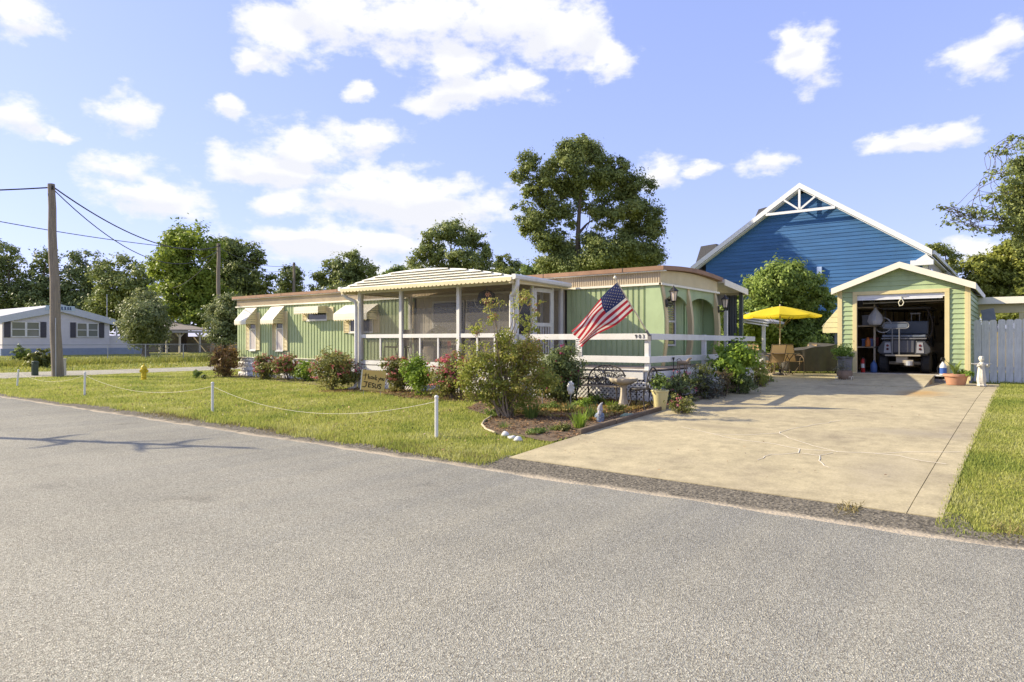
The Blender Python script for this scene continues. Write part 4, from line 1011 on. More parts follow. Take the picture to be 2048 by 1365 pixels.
# roof
rfm = mat('shed_roof', (.62,.58,.50), .5, .1, 2)
for s in (-1, 1):
    m = MB(); xe = GM+s*1.72; ze = 3.72-1.72*.385
    m.prism([(GM, GY-.25, 3.72), (xe, GY-.25, ze), (xe, GY-.25, ze-.06), (GM, GY-.25, 3.66)], (0, GYB-GY+.5, 0)); m.build('roof_slope', rfm, G)
    q = MB(); q.prism([(GM, GY-.28, 3.745), (xe+s*.02, GY-.28, ze+.02), (xe+s*.02, GY-.28, ze-.15), (GM, GY-.28, 3.575)], (0, .028, 0)); q.build('rake_board', creamw, G)
    q = MB(); q.prism([(xe, GY-.25, ze+.02), (xe+s*.02, GY-.25, ze+.015), (xe+s*.02, GY-.25, ze-.14), (xe, GY-.25, ze-.14)], (0, GYB-GY+.5, 0)); q.build('eave_board', creamw, G)
# rolled door, its pull rope
m = MB(); m.box(OX0, OX1, GY+.0, GY+.12, OZ1-.10, OZ1-.002); m.box(OX0, OX1-.05, GY-.01, GY+.03, OZ1-.15, OZ1-.105); rd = m.build('rolled_door', mat('door_white', (.70,.70,.72), .5, .05), G)
cxr = -2.66
MB().tube([(cxr, GY-.02, OZ1-.08), (cxr+.01, GY-.03, OZ1-.13), (cxr-.06, GY-.03, OZ1-.24), (cxr-.03, GY-.03, OZ1-.34), (cxr+.04, GY-.03, OZ1-.32), (cxr+.07, GY-.03, OZ1-.24), (cxr+.02, GY-.03, OZ1-.14)], .014, 6).build('pull_rope', mat('rope', (.70,.66,.5), .9), rd)
MB().box(cxr-.02, cxr+.16, GY-.02, GY+.0, OZ1-.09, OZ1-.06).build('handle', steel, rd)
# striped side awning over the left window
m = MB(); k = 8; y0, y1 = GY+.7, GY+2.0
for i in range(k):
    t0, t1 = i/k, (i+1)/k; xa, xb = GX0-.62*t0, GX0-.62*t1; za, zb = 2.75-.75*t0, 2.75-.75*t1
    m.prism([(xa, y0, za), (xb, y0, zb-.004), (xb, y0, zb-.016), (xa, y0, za-.012)], (0, y1-y0, 0))
aw = m.build('side_awning', creamw, G)
for i in range(6):
    z0, z1 = 1.80+.16*i, 1.80+.16*(i+1)-.01; xo = lambda z: GX0-.6*min(1, max(0.02, (2.75-z)/.75))
    q = MB(); q.prism([(GX0-.035, y0-.01-.004*(i % 2), z0), (xo(z0), y0-.01-.004*(i % 2), z0), (xo(z1), y0-.01-.004*(i % 2), z1), (GX0-.035, y0-.01-.004*(i % 2), z1)], (0, .008, 0)); q.build('slat', cream, aw)

# ------------------------------------------------------------------ golf cart backed into the garage
CT = thing('golf_cart', 'grey lifted golf cart parked in the garage with rear seat and grab bar', 'golf cart', (-2.66, 23.2, FZ))
cx, cy, cz = -2.66, 22.0, FZ
grey = mat('cart_grey', (.055,.057,.062), .45, .1, 4); greyl = mat('cart_light', (.17,.17,.172), .4, .1, 4); vinyl = mat('seat_vinyl', (.13,.15,.18), .5, .1, 6); tanp = mat('cart_tan', (.33,.29,.22), .6, .15, 5)
def wheel(x, y, r=.285, w=.24):
    m = MB(); m.lathe([(.15,-w/2),(r-.05,-w/2),(r,-w/2+.04),(r,w/2-.04),(r-.05,w/2),(.15,w/2)], (0,0,0), 22, wob=lambda a, i: 1+(.02 if (i in (2,3) and int(a*11/math.pi+.01) % 2) else 0))
    m.V = [(x+v[2], y+v[0], cz+r+v[1]) for v in m.V]; t = m.build('tyre', rubber, CT)
    q = MB(); q.lathe([(.02,-.07),(.14,-.09),(.16,-.06),(.16,.06),(.14,.09),(.02,.07)], (0,0,0), 14); q.V = [(x+v[2], y+v[0], cz+r+v[1]) for v in q.V]; q.build('rim', greyl, t)
for s in (-1, 1): wheel(cx+s*.53, cy+.35); wheel(cx+s*.50, cy+2.1)
m = MB()
m.box(cx-.30, cx+.30, cy+.02, cy+1.4, cz+.56, cz+1.02); m.box(cx-.58, cx+.58, cy+.12, cy+2.5, cz+.5, cz+.58); m.box(cx-.5, cx+.5, cy+2.3, cy+2.6, cz+.5, cz+1.05)
m.build('body', grey, CT, bevel=.02)
for s in (-1, 1):
    q = MB(); xa, xb = cx+s*.27, cx+s*.66
    q.prism([(xa, cy, cz+.54), (xa+s*.03, cy, cz+.93), (xb-s*.14, cy, cz+.93), (xb, cy, cz+.72), (xb, cy, cz+.60), (xb-s*.08, cy, cz+.54)], (0, .75, 0)); f = q.build('fender', grey, CT, bevel=.025)
    q = MB(); q.prism([(cx+s*.31, cy-.008, cz+.58), (cx+s*.33, cy-.008, cz+.88), (cx+s*.47, cy-.008, cz+.88), (cx+s*.50, cy-.008, cz+.58)], (0, .01, 0)); tp = q.build('lamp_panel', mat('lamp_white', (.30,.30,.31), .4, .03), f)
    for j, zc in enumerate((.79, .69)):
        q = MB(); q.lathe([(.012,.014),(.032,.012),(.036,0)], (0,0,0), 12); q.V = [(cx+s*.405+v[0], cy-.008-v[2], cz+zc+v[1]) for v in q.V]; q.build('taillight', mat('red_lens', (.06,.012,.01), .2, .1) if j else mat('dark_lens', (.12,.02,.02), .2), f)
MB().box(cx-.25, cx+.25, cy-.012, cy+.01, cz+.6, cz+.93).build('rear_panel', mat('panel_dark', (.09,.09,.10), .5), CT)
MB().box(cx-.55, cx+.55, cy+.0, cy+.5, cz+1.02, cz+1.10).build('rear_seat', vinyl, CT, bevel=.03)
MB().box(cx-.56, cx+.56, cy-.03, cy+.02, cz+.975, cz+1.005).build('seat_trim', greyl, CT)
MB().box(cx-.5, cx+.56, cy+.5, cy+.6, cz+1.12, cz+1.5).build('seat_back', mat('seat_back_blue', (.085,.105,.135), .5, .08), CT, bevel=.035)
MB().box(cx-.55, cx+.55, cy+.75, cy+1.3, cz+1.0, cz+1.12).build('front_seat', vinyl, CT, bevel=.03)
P = []; hw, hh, rc = .33, .085, .08
for (sx, sz, a0) in ((1,1,0),(-1,1,90),(-1,-1,180),(1,-1,270)):
    for a in (0, 45, 90): P.append((cx-.18+sx*(hw-rc)+rc*math.cos(R_(a0+a)), cy-.12, cz+1.36+sz*(hh-rc)+rc*math.sin(R_(a0+a))))
P.append(P[0]); gb = MB().tube(P, .016, 6).build('grab_bar', greyl, CT)
MB().box(cx-.47, cx+.11, cy-.115, cy-.08, cz+1.3, cz+1.42).build('bar_pad', vinyl, gb)
q = MB()
for xx in (cx-.27, cx-.09): q.tube([(xx, cy-.12, cz+1.27), (xx, cy-.12, cz+.52), (xx, cy+.1, cz+.50)], .018, 6)
q.build('bar_post', greyl, CT)
q = MB(); q.box(cx-.45, cx+.42, cy-.14, cy+.05, cz+.49, cz+.53); q.box(cx-.18, cx+.1, cy-.06, cy+.3, cz+.30, cz+.49); q.build('bumper_step', tanp, CT)
q = MB(); q.tube([(cx-.5, cy+.35, cz+.285), (cx+.5, cy+.35, cz+.285)], .05, 8); q.tube([(cx+.02, cy+.0, cz+.3), (cx+.24, cy+.0, cz+.3)], .10, 10); q.build('axle', tanp, CT)
q = MB(); q.lathe([(.05,0),(.09,.01),(.09,.12),(.05,.14)], (cx+.15, cy-.08, cz+.22), 10); q.build('motor', mat('alloy', (.45,.46,.48), .4, .1, 8, metal=.4), CT)
q = MB(); 
for s in (-1, 1): q.tube([(cx+s*.52, cy+.6, cz+1.0), (cx+s*.55, cy+.65, cz+1.85)], .02, 6); q.tube([(cx+s*.55, cy+2.4, cz+1.0), (cx+s*.52, cy+2.0, cz+1.85)], .02, 6)
q.build('roof_strut', dark, CT)
MB().box(cx-.62, cx+.62, cy+.45, cy+2.2, cz+1.84, cz+1.91).build('roof', mat('cart_roof', (.05,.048,.045), .5), CT, bevel=.03)
q = MB(); q.tube([(cx+.52+.15*math.sin(a*.35), cy+.4, cz+1.85-.11*a) for a in range(9)], .022, 6); q.build('curved_handle', dark, CT)
q = MB(); q.tube([(cx+.12, cy+.65, cz+1.5), (cx+.13, cy+.65, cz+1.72)], .012, 5); q.tube([(cx+.32, cy+.65, cz+1.5), (cx+.33, cy+.65, cz+1.72)], .012, 5); q.box(cx+.09, cx+.35, cy+.62, cy+.68, cz+1.70, cz+1.74); q.build('headrest_frame', greyl, CT)
# ------------------------------------------------------------------ clutter in the garage
SH = thing('storage_shelf', 'dark wooden storage shelf along the left garage wall', 'shelf', (-3.95, 23.5, FZ))
for k, zz in enumerate((.72, 1.35, 1.9)): MB().box(GX0+.07, -3.42, 22.3, 25.5, FZ+zz, FZ+zz+.035).build('shelf_board', wi, SH)
for yy in (22.3, 24, 25.46): MB().box(-3.47, -3.42, yy, yy+.05, FZ, FZ+2.0).build('leg', wi, SH)
BX = [((-3.8,22.4,.76),(.3,.3,.22),(.10,.13,.25),'dark blue storage tub at the front of the garage shelf','tub'),((-3.75,22.9,.76),(.32,.3,.26),(.25,.05,.03),'dull red box in the middle of the garage shelf','box'),
      ((-3.8,23.5,.76),(.3,.4,.2),(.28,.2,.12),'brown cardboard box further back on the garage shelf','box'),((-3.8,22.45,1.39),(.35,.32,.3),(.22,.23,.26),'grey bin on the upper garage shelf','bin'),
      ((-3.8,23.0,1.39),(.3,.4,.2),(.34,.32,.3),'pale box on the upper garage shelf behind the grey bin','box'),((-3.8,23.8,1.39),(.3,.3,.33),(.07,.10,.07),'dark green box far along the upper garage shelf','box'),
      ((-3.8,22.6,1.94),(.35,.5,.2),(.06,.055,.05),'black case lying on the top garage shelf','case')]
for (p, s, c_, lab, cat_) in BX:
    m = MB(); m.box(p[0], p[0]+s[0], p[1], p[1]+s[1], FZ+p[2], FZ+p[2]+s[2]); m.box(p[0]-.01, p[0]+s[0]+.01, p[1]-.01, p[1]+s[1]+.01, FZ+p[2]+s[2]*.86, FZ+p[2]+s[2]+.01)
    tag(m.build('storage_box', mat('box_%d' % int(c_[0]*1000+c_[2]*100), c_, .6, .1), bevel=.01), lab, cat_)
def jug(name, lab, cat_, c, m1, s=1.0):
    q = MB(); q.lathe([(.02,0),(.075,.005),(.08,.03),(.08,.19),(.05,.25),(.022,.28),(.022,.31)], (c[0], c[1], c[2]), 14); q.V = [(c[0]+(v[0]-c[0])*s, c[1]+(v[1]-c[1])*s, c[2]+(v[2]-c[2])*s) for v in q.V]
    j = q.build(name, m1, smooth=True); return tag(j, lab, cat_)
jug('detergent_jug', 'blue plastic jug on the garage floor left of the cart wheel', 'jug', (-3.42, 22.0, FZ), mat('jug_blue', (.05,.10,.24), .4), 1.15)
jug('orange_jug', 'orange jug with fuel standing on the garage shelf', 'jug', (-3.62, 22.28, FZ+.755), mat('jug_orange', (.55,.16,.03), .4), .9)
FE = thing('fire_extinguisher', 'red fire extinguisher standing just inside the left garage jamb', 'fire extinguisher', (-3.66, 21.75, FZ))
q = MB(); q.lathe([(.05,0),(.055,.01),(.055,.34),(.03,.40),(.018,.42)], (-3.66, 21.75, FZ), 14); q.build('cylinder_body', mat('red_paint', (.42,.03,.025), .35), FE, smooth=True)
q = MB(); q.box(-3.675, -3.645, 21.71, 21.79, FZ+.42, FZ+.45); q.tube([(-3.66,21.71,FZ+.43),(-3.60,21.70,FZ+.40),(-3.60,21.70,FZ+.12)], .01, 5); q.build('valve', dark, FE)
q = MB(); q.lathe([(.0565,.14),(.0565,.26)], (-3.66, 21.75, FZ), 14, close=False); q.build('paper_label', white, FE)
PB = thing('tool_board', 'tan board hung with dark tools on the back wall of the garage', 'tool board', (-2.2, 26.7, 1.5))
MB().box(-3.4, -1.3, 26.70, 26.78, 1.5, 2.85).build('board', mat('pegboard', (.34,.28,.19), .8, .15, 4), PB)
for i in range(16):
    q = MB(); x = -3.2+.12*i; h = random.uniform(.2, .55); q.tube([(x, 26.68, 2.7-random.random()*.3), (x+random.uniform(-.03,.03), 26.68, 2.6-h)], .016, 5); q.box(x-.05, x+.05, 26.66, 26.69, 2.55-h, 2.6-h+.03); q.build('tool', [dark, steel, bark][i % 3], PB)
LD = thing('overhead_rack', 'overhead storage rack with long poles under the garage ceiling', 'rack', (-2.6, 23, 2.8))
for i in range(3): q = MB(); q.tube([(-3.7+.2*i, 22.0+.4*i, 2.66-.03*i), (-1.5, 22.2+.4*i, 2.70)], .022, 6); q.build('pole', [steel, dark, greyw][i], LD)
for xx in (-3.5, -1.8): MB().box(xx, xx+.04, 21.9, 24.5, 2.72, 2.76).build('rack_rail', steel, LD)
MB().box(-3.3, -2.0, 22.6, 24.2, 2.765, 2.92).build('stored_panel', mat('stored_grey', (.2,.2,.21), .7), LD)
BK = thing('folded_bicycle', 'dark folded hand truck leaning on the right inner wall of the garage', 'hand truck', (-1.4, 23.2, FZ))
q = MB()
for dy in (0, .35): q.tube([(-1.45, 22.9+dy, FZ+.1), (-1.3, 22.9+dy, FZ+1.3)], .018, 6)
for zz in (.3, .7, 1.1, 1.3): q.tube([(-1.45+.125*zz, 22.9, FZ+zz), (-1.45+.125*zz, 23.25, FZ+zz)], .015, 6)
BK.name = 'hand_truck'; BASE['hand_truck'] = Vector((-1.4, 23.2, FZ)); q.build('frame', dark, BK)
for dy in (-.05, .4): q = MB(); q.lathe([(.03,-.03),(.11,-.03),(.12,0),(.11,.03),(.03,.03)], (0,0,0), 14); q.V = [(-1.45+v[0], 22.9+dy+v[2], FZ+.12+v[1]) for v in q.V]; q.build('wheel', rubber, BK)
TB = thing('wall_tools', 'row of dark and rusty hand tools hung along the right inner garage wall', 'tools', (-1.18, 23.5, 1.5))
for i in range(14):
    y = 21.75+.3*i; zt_ = random.uniform(1.7, 2.75); hh = random.uniform(.3, .9); q = MB(); q.tube([(-1.2, y, zt_), (-1.22, y+random.uniform(-.05,.05), zt_-hh)], random.choice((.012,.018,.03)), 5); q.box(-1.24, -1.18, y-random.uniform(.04,.1), y+random.uniform(.04,.1), zt_-hh-.12, zt_-hh); q.build('tool', [dark, steel, bark, MATS['red_paint'], greyl][i % 5], TB)
HB = thing('hanging_bag', 'pale plastic bag hanging under the left side of the garage ceiling', 'bag', (-3.45, 22.2, 2.3)); q = MB(); q.lathe([(.02,.28),(.05,.22),(.16,.05),(.2,-.12),(.15,-.22),(.03,-.26)], (-3.4, 22.15, 2.25), 14, wob=lambda a, i: 1+.12*math.sin(5*a+i)); q.build('bag_body', mat('pale_bag', (.42,.42,.42), .5, .15, 8), HB, smooth=True); MB().tube([(-3.4, 22.15, 2.5), (-3.4, 22.15, 2.75)], .008, 5).build('tie', dark, HB)
FN = thing('standing_fan', 'round dark fan standing left of the cart in the garage', 'fan', (-3.3, 22.9, FZ)); q = MB(); q.tube([(-3.25+.22*math.cos(a), 22.5, 2.02+.22*math.sin(a)) for a in [2*math.pi*i/16 for i in range(17)]], .018, 5)
for i in range(8): a = math.pi*i/8; q.tube([(-3.25+.22*math.cos(a), 22.49, 2.02+.22*math.sin(a)), (-3.25-.22*math.cos(a), 22.49, 2.02-.22*math.sin(a))], .004, 4)
q.build('grille', steel, FN); q = MB(); q.tube([(-3.25, 22.52, 1.82), (-3.25, 22.52, FZ+.02)], .018, 6); q.lathe([(.18,0),(.16,.03),(.02,.05)], (-3.25, 22.52, FZ), 14); q.build('stand', dark, FN)
SP = thing('pump_sprayer', 'white and blue pump sprayer with black handle beside the right garage jamb', 'sprayer', (-1.70, 21.38, FZ))
bx_, by_ = -1.66, 21.36
q = MB(); q.lathe([(.07,0),(.085,.01),(.085,.24),(.06,.30),(.03,.33),(.03,.36)], (bx_, by_, FZ), 16); q.build('tank', white, SP, smooth=True)
q = MB(); q.lathe([(.0862,.04),(.0862,.2)], (bx_, by_, FZ), 16, close=False); q.build('print_band', mat('blue_band', (.05,.12,.38), .5), SP)
q = MB(); q.tube([(bx_, by_, FZ+.34), (bx_, by_, FZ+.43)], .012, 6); q.tube([(bx_-.05, by_, FZ+.40), (bx_-.03, by_, FZ+.47), (bx_+.03, by_, FZ+.47), (bx_+.05, by_, FZ+.40)], .012, 6); q.tube([(bx_-.05,by_-.05,FZ+.32),(bx_-.13,by_-.06,FZ+.2),(bx_-.1,by_-.07,FZ+.02)], .009, 5); q.build('handle', dark, SP)

# ================================================================== BLUE HOUSE BEHIND
BY = 42.0
B = thing('blue_house', 'tall blue clapboard house with broad white trimmed gable rising behind the garage', 'house', (-10.3, BY, .4))
pk = onY(1603, 370, BY); le = onY(1387, 532, BY); re = onY(1866, 507, BY)
xm, zp, xl, xr_, ze = pk.x, pk.z, le.x, re.x, (le.z+re.z)/2
sl = (zp-ze)/((xr_-xl)/2); wl, wr = onY(1412, 560, BY).x, onY(1856, 510, BY).x
BD = 17.0
MB().box(wl+.05, wr-.05, BY+.05, BY+BD, .3, ze-.2).build('body', blue, B)
zrf = lambda x: zp-abs(x-xm)*sl-.25
lz = .4; lp = .21
tri = [(wl, zrf(wl)), (xm, zp-.25), (wr, zrf(wr))]
while lz < zp-.4:
    z1 = lz+lp; 
    xa = max(wl, xm-(zp-.25-lz)/sl); xb = min(wr, xm+(zp-.25-lz)/sl); xa2 = max(wl, xm-(zp-.25-z1)/sl); xb2 = min(wr, xm+(zp-.25-z1)/sl)
    if xb2-xa2 < .3: break
    if lz > 2.2:
        q = MB(); y = BY
        V = [(xa, y-.032, lz), (xb, y-.032, lz), (xb2, y-.008, z1), (xa2, y-.008, z1), (xa, y, lz), (xb, y, lz), (xb2, y, z1), (xa2, y, z1)]
        q.add(V, [(0,1,2,3), (7,6,5,4), (0,4,5,1), (3,2,6,7), (1,5,6,2), (0,3,7,4)]); q.build('lap_board', blue, B)
    lz = z1
wb = mat('blue_house_white', (.74,.74,.74), .5, .04)
for s in (-1, 1):
    xe = xl if s < 0 else xr_; zee = zp-abs(xe-xm)*sl
    q = MB(); q.prism([(xm, BY-.45, zp), (xe, BY-.45, zee), (xe, BY-.45, zee-.12), (xm, BY-.45, zp-.12)], (0, BD+.8, 0)); q.build('roof_slope', asph_shingle, B)
    q = MB(); q.prism([(xm, BY-.5, zp+.04), (xe, BY-.5, zee+.04), (xe, BY-.5, zee-.27), (xm, BY-.5, zp-.27)], (0, .06, 0)); q.build('rake_board', wb, B)
    q = MB(); q.prism([(xm, BY-.44, zp-.30), (xe, BY-.44, zee-.30), (xe, BY-.44, zee-.34), (xm, BY-.44, zp-.34)], (0, .44, 0)); q.build('soffit', wb, B)
    # cornice return and corner board
    xc = xe+(-s)*.75
    q = MB(); q.box(min(xe-s*-.05, xc-s*.25), max(xe-s*-.05, xc-s*.25), BY-.42, BY-.02, zee-.75, zee-.48); q.prism([(min(xe, xc), BY-.4, zee-.48), (max(xe, xc), BY-.4, zee-.48), ((xe+xc)/2+s*.1, BY-.4, zee-.16)], (0, .35, 0)); q.build('cornice_return', wb, B)
    xw = wl if s < 0 else wr
    MB().box(min(xw, xw-s*.24), max(xw, xw-s*.24), BY-.05, BY, 1, zee-.5).build('corner_board', wb, B)
    # eave and gutter running back
    q = MB(); q.box(min(xe, xe+s*.12), max(xe, xe+s*.12), BY-.4, BY+BD, zee-.2, zee-.02); q.build('gutter', wb, B)
    q = MB(); q.box(min(xe, xw), max(xe, xw), BY+.0, BY+BD, zee-.36, zee-.30); q.build('eave_soffit', wb, B)
# king post truss ornament in the peak
zt0 = zp-1.62; hw_ = (zp-.33-zt0)/sl
def tb(a, b, w=.12): MB().beam((a[0], BY-.47, a[1]), (b[0], BY-.47, b[1]), .07, w, up=(0,0,1)).build('gable_truss', wb, B)
tb((xm-hw_, zt0), (xm+hw_, zt0), .15); tb((xm, zt0+.1), (xm, zp-.35)); tb((xm-.05, zt0+.12), (xm-hw_*.45, zt0+.75), .10); tb((xm+.05, zt0+.12), (xm+hw_*.45, zt0+.75), .10)
for (u0, v0, u1, v1) in ((1398,493,1432,523), (1513,419,1533,436)):     # dormer shoulders over the far slope
    a = onY(u0, v0, BY+9); b = onY(u1, v1, BY+9); c2 = onY(u0, v1+12, BY+9)
    q = MB(); q.prism([(a.x+.15, a.y, a.z), (b.x, b.y, a.z+.1), (b.x+.6, b.y, b.z-.6), (c2.x-.5, c2.y, c2.z-.3)], (0, 3.0, 0)); q.build('dormer_roof', asph_shingle, B)
q = MB(); fx = onY(1640, 541, BY); q.box(fx.x-.13, fx.x+.13, BY-.2, BY-.03, fx.z-.2, fx.z+.2); q.build('vent_box', mat('pale_blue_vent', (.35,.45,.65), .5), B)
# right side wall with window and scroll brackets
q = MB(); q.box(wr+.0, wr+.03, BY+1.2, BY+2.2, ze-2.2, ze-.8); q.build('window', glass, B)
for k in range(5): q = MB(); q.box(wr, wr+.35, BY+9+k*.8, BY+9.12+k*.8, ze-.9, ze-.36); q.build('bracket', wb, B)
MB().box(wr-.001, wr+.02, BY+.05, BY+BD, .3, ze-.37).build('side_wall', mat('blue_house_side', (.42,.39,.34), .7, .08), B)

# ================================================================== WHITE HOUSE ACROSS THE SIDE STREET
WX = -60.0
Wh = thing('white_house', 'white sided ranch house with dark shutters across the side street at far left', 'house', (-64, 20, .4))
vsid = mat('pale_siding', (.62,.59,.58), .6, .05, 2)
yp, yr, yl = 20.35, 24.0, 16.6
zg = .45; zb = .98; zev = 3.36; zpk = 4.35
MB().box(WX-14, WX-.08, yl+.1, yr-.1, zg, 3.3).build('body', vsid, Wh)
q = MB(); z = zb; n_ = 0
while z < zpk-.3:
    z1 = z+.115; f = lambda zz: (zpk-.2-zz)/(zpk-zev)*(yr-yp)
    a = min(yr-yp, f(z)); a2 = min(yr-yp, f(z1))
    if a2 <= .1: break
    q.add([(WX+.03, yp-a, z), (WX+.03, yp+a, z), (WX+.01, yp+a2, z1), (WX+.01, yp-a2, z1), (WX, yp-a, z), (WX, yp+a, z)], [(0,1,2,3), (0,4,5,1)]); z = z1
q.build('lap_siding', vsid, Wh)
MB().box(WX-14, WX+.02, yl-.0, yr+.0, zg-.15, zb).build('skirting', mat('blue_skirting', (.23,.28,.38), .8, .12, 5), Wh)
for s in (-1, 1):
    ye = yp+s*(yr-yp+.35); zee = zpk-(yr-yp+.35)/(yr-yp)*(zpk-zev)
    q = MB(); q.prism([(WX+.25, yp, zpk+.06), (WX+.25, ye, zee+.06), (WX+.25, ye, zee), (WX+.25, yp, zpk)], (-14.6, 0, 0)); q.build('roof_slope', mat('metal_roof', (.55,.54,.52), .45, .1, 2), Wh)
    q = MB(); q.prism([(WX+.27, yp, zpk+.08), (WX+.27, ye, zee+.08), (WX+.27, ye, zee-.42), (WX+.27, yp, zpk-.5)], (-.05, 0, 0)); q.build('rake_board', mat('rake_blue_white', (.52,.54,.56), .5, .05), Wh)
pl = MB(); pl.box(WX+.28, WX+.30, yp-1.0, yp+1.0, zpk-.42, zpk-.05); pl = pl.build('name_plaque', mat('plaque', (.45,.55,.60), .5), Wh)
q = MB()
for yy in (-.72, -.52, -.33, -.1, .1, .32, .52, .68): q.box(WX+.301, WX+.305, yp+yy-.045, yp+yy+.05, zpk-.36, zpk-.12); q.box(WX+.301, WX+.305, yp+yy+.05, yp+yy+.09, zpk-.36, zpk-.31)
q.build('lettering', mat('plaque_letters', (.06,.08,.16), .6), pl)
shut = mat('dark_shutter', (.07,.065,.075), .6); shg = glassmat('far_glass', (.20,.20,.16), .08)
def wwin(y0, y1, z0, z1):
    m = MB(); a = .07
    m.box(WX+.03, WX+.09, y0, y1, z0, z0+a); m.box(WX+.03, WX+.09, y0, y1, z1-a, z1); m.box(WX+.03, WX+.09, y0, y0+a, z0+a, z1-a); m.box(WX+.03, WX+.09, y1-a, y1, z0+a, z1-a); m.box(WX+.031, WX+.085, y0+a, y1-a, (z0+z1)/2-.03, (z0+z1)/2+.03)
    w = m.build('window', white, Wh)
    MB().box(WX+.035, WX+.05, y0+a, y1-a, (z0+z1)/2+.03, z1-a).build('pane', shg, w); MB().box(WX+.035, WX+.05, y0+a, y1-a, z0+a, (z0+z1)/2-.03).build('pane', shg, w)
for a in ((17.2, 18.15), (18.15, 19.05), (21.55, 22.35), (22.35, 23.15)): wwin(a[0], a[1], 1.85, 3.02)
for a in (16.78, 19.1, 21.12, 23.2): MB().box(WX+.03, WX+.07, a, a+.38, 1.82, 3.02).build('shutter', shut, Wh)
q = MB(); q.box(WX-6, WX-.2, yr+.0, yr+2.6, zg, 2.0); q.build('side_porch_wall', vsid, Wh); MB().box(WX-6, WX-.15, yr+.02, yr+2.65, zg-.1, .98).build('side_porch_skirting', MATS['blue_skirting'], Wh)
MB().box(WX-6, WX-.1, yr, yr+2.6, 3.1, 3.25).build('side_porch_roof', wb, Wh)
for yy in (yr+.6, yr+2.4): MB().box(WX-.3, WX-.2, yy, yy+.1, 2.0, 3.1).build('side_porch_post', white, Wh)
q = MB(); q.tube([(WX-3, yr+1.0, 3.2), (WX-3, yr+1.0, 5.6)], .03, 6); q.build('antenna_mast', steel, Wh)
# ------------------------------------------------------------------ carport with posts
CPt = thing('open_carport', 'weathered tan carport with shingled roof and braced posts beyond the far fence', 'carport', (-64, 31, .48))
X = -62.0
q = MB(); q.prism([(X+.4, 28.7, 2.5), (X+.4, 33.4, 2.55), (X-6, 33.0, 3.5), (X-6, 29.8, 3.5)], (0, 0, .09)); q.build('carport_roof', mat('old_shingle', (.25,.22,.19), .9, .25, 6), CPt)
MB().box(X+.3, X+.4, 28.7, 33.4, 2.3, 2.5).build('fascia', mat('grey_fascia', (.32,.30,.27), .8), CPt)
tanw = mat('tan_wall', (.36,.30,.19), .8, .1, 3)
for yy in (28.9, 29.5, 30.7, 32.6):
    q = MB(); q.box(X-.0, X+.14, yy, yy+.14, .4, 2.3)
    if yy > 29: q.beam((X+.07, yy+.07, 1.9), (X+.07, yy+.47, 2.3), .1, .1); q.beam((X+.07, yy+.07, 1.9), (X+.07, yy-.33, 2.3), .1, .1)
    q.build('post', mat('tan_post', (.50,.45,.36), .8), CPt)
MB().box(X-5.9, X-5.7, 28.9, 34.5, .4, 3.2).build('back_wall', tanw, CPt); q = MB(); q.box(X-5.69, X-5.66, 30.0, 31.6, 1.2, 2.3); q.build('window', glass, CPt); MB().box(X-5.69, X-5.66, 32.0, 32.6, .4, 2.3).build('door', dark, CPt)
MB().box(X-5, X-.5, 34.0, 37.5, .4, 2.0).build('side_wall', tanw, CPt)
MB().box(X-4.5, X-4.2, 26.9, 28.4, .4, 1.9).build('board_screen', mat('pale_boards', (.45,.42,.36), .8), CPt)

# ================================================================== CHAIN LINK FENCE, POLES, WIRES
CF = thing('chain_link_fence', 'grey chain link fence running behind the far verge in front of white house', 'fence', (-46, 22, .16))
fx = -46.0
ysf = [6.0, 9.1, 12.3, 15.2, 18.3, 20.6, 23.1, 26.4, 29.8, 33.2]
for y in ysf: MB().tube([(fx, y, g(fx, y)-.1), (fx, y, g(fx, y)+1.18)], .033, 6).build('post', steel, CF)
for y0, y1 in zip(ysf, ysf[1:]):
    MB().tube([(fx, y0, g(fx, y0)+1.17), (fx, y1, g(fx, y1)+1.17)], .024, 6).build('rail', steel, CF)
    q = MB(); h = 1.12
    s = y0-h
    while s < y1:
        for sg in (0, 1):
            a0, a1 = max(0, y0-s), min(h, y1-s)
            if a1-a0 > .05:
                A = (s+a0, a0) if not sg else (y0+y1-s-a0, a0); Bq = (s+a1, a1) if not sg else (y0+y1-s-a1, a1)
                za = g(fx, y0)+.03; q.add([(fx, A[0]-.004, za+A[1]), (fx, A[0]+.004, za+A[1]), (fx, Bq[0]+.004, za+Bq[1]), (fx, Bq[0]-.004, za+Bq[1])], [(0,1,2,3)])
        s += .11
    q.build('wire_mesh', steel, CF)
def pole(u, vtop, D, r0, r1, label, lean=0):
    b = onD(u+lean, 700, D); t = onD(u, vtop, D); b.z = g(b.x, b.y)
    T = thing('utility_pole', label, 'utility pole', b)
    m = MB(); n_ = 8; m.tube([b+(t-b)*i/n_+Vector((.02*math.sin(i*2), .015*math.cos(i*1.7), 0)) for i in range(n_+1)], [r0+(r1-r0)*i/n_ for i in range(n_+1)], 12); m.V = [v for v in m.V]
    m.build('pole_shaft', greyw, T, smooth=True)
    q = MB(); q.box(t.x-.16, t.x+.16, t.y-.04, t.y+.04, t.z-.25, t.z-.2); q.lathe([(.03,0),(.045,.03),(.03,.07),(.045,.09),(.02,.12)], (t.x+.16, t.y, t.z-.2), 8); q.lathe([(.03,0),(.045,.03),(.03,.07),(.045,.09),(.02,.12)], (t.x-.16, t.y, t.z-.2), 8); q.build('insulator_bracket', dark, T)
    q = MB(); q.tube([Vector((b.x+r0*.9, b.y-.12, b.z)), Vector((b.x+r0*.7, b.y-.12, b.z+2.4))], .02, 6); q.build('ground_wire_cover', steel, T)
    return b, t
p1 = pole(102, 368, 27.2, .22, .13, 'thick leaning wooden utility pole at the left lawn corner', 13)
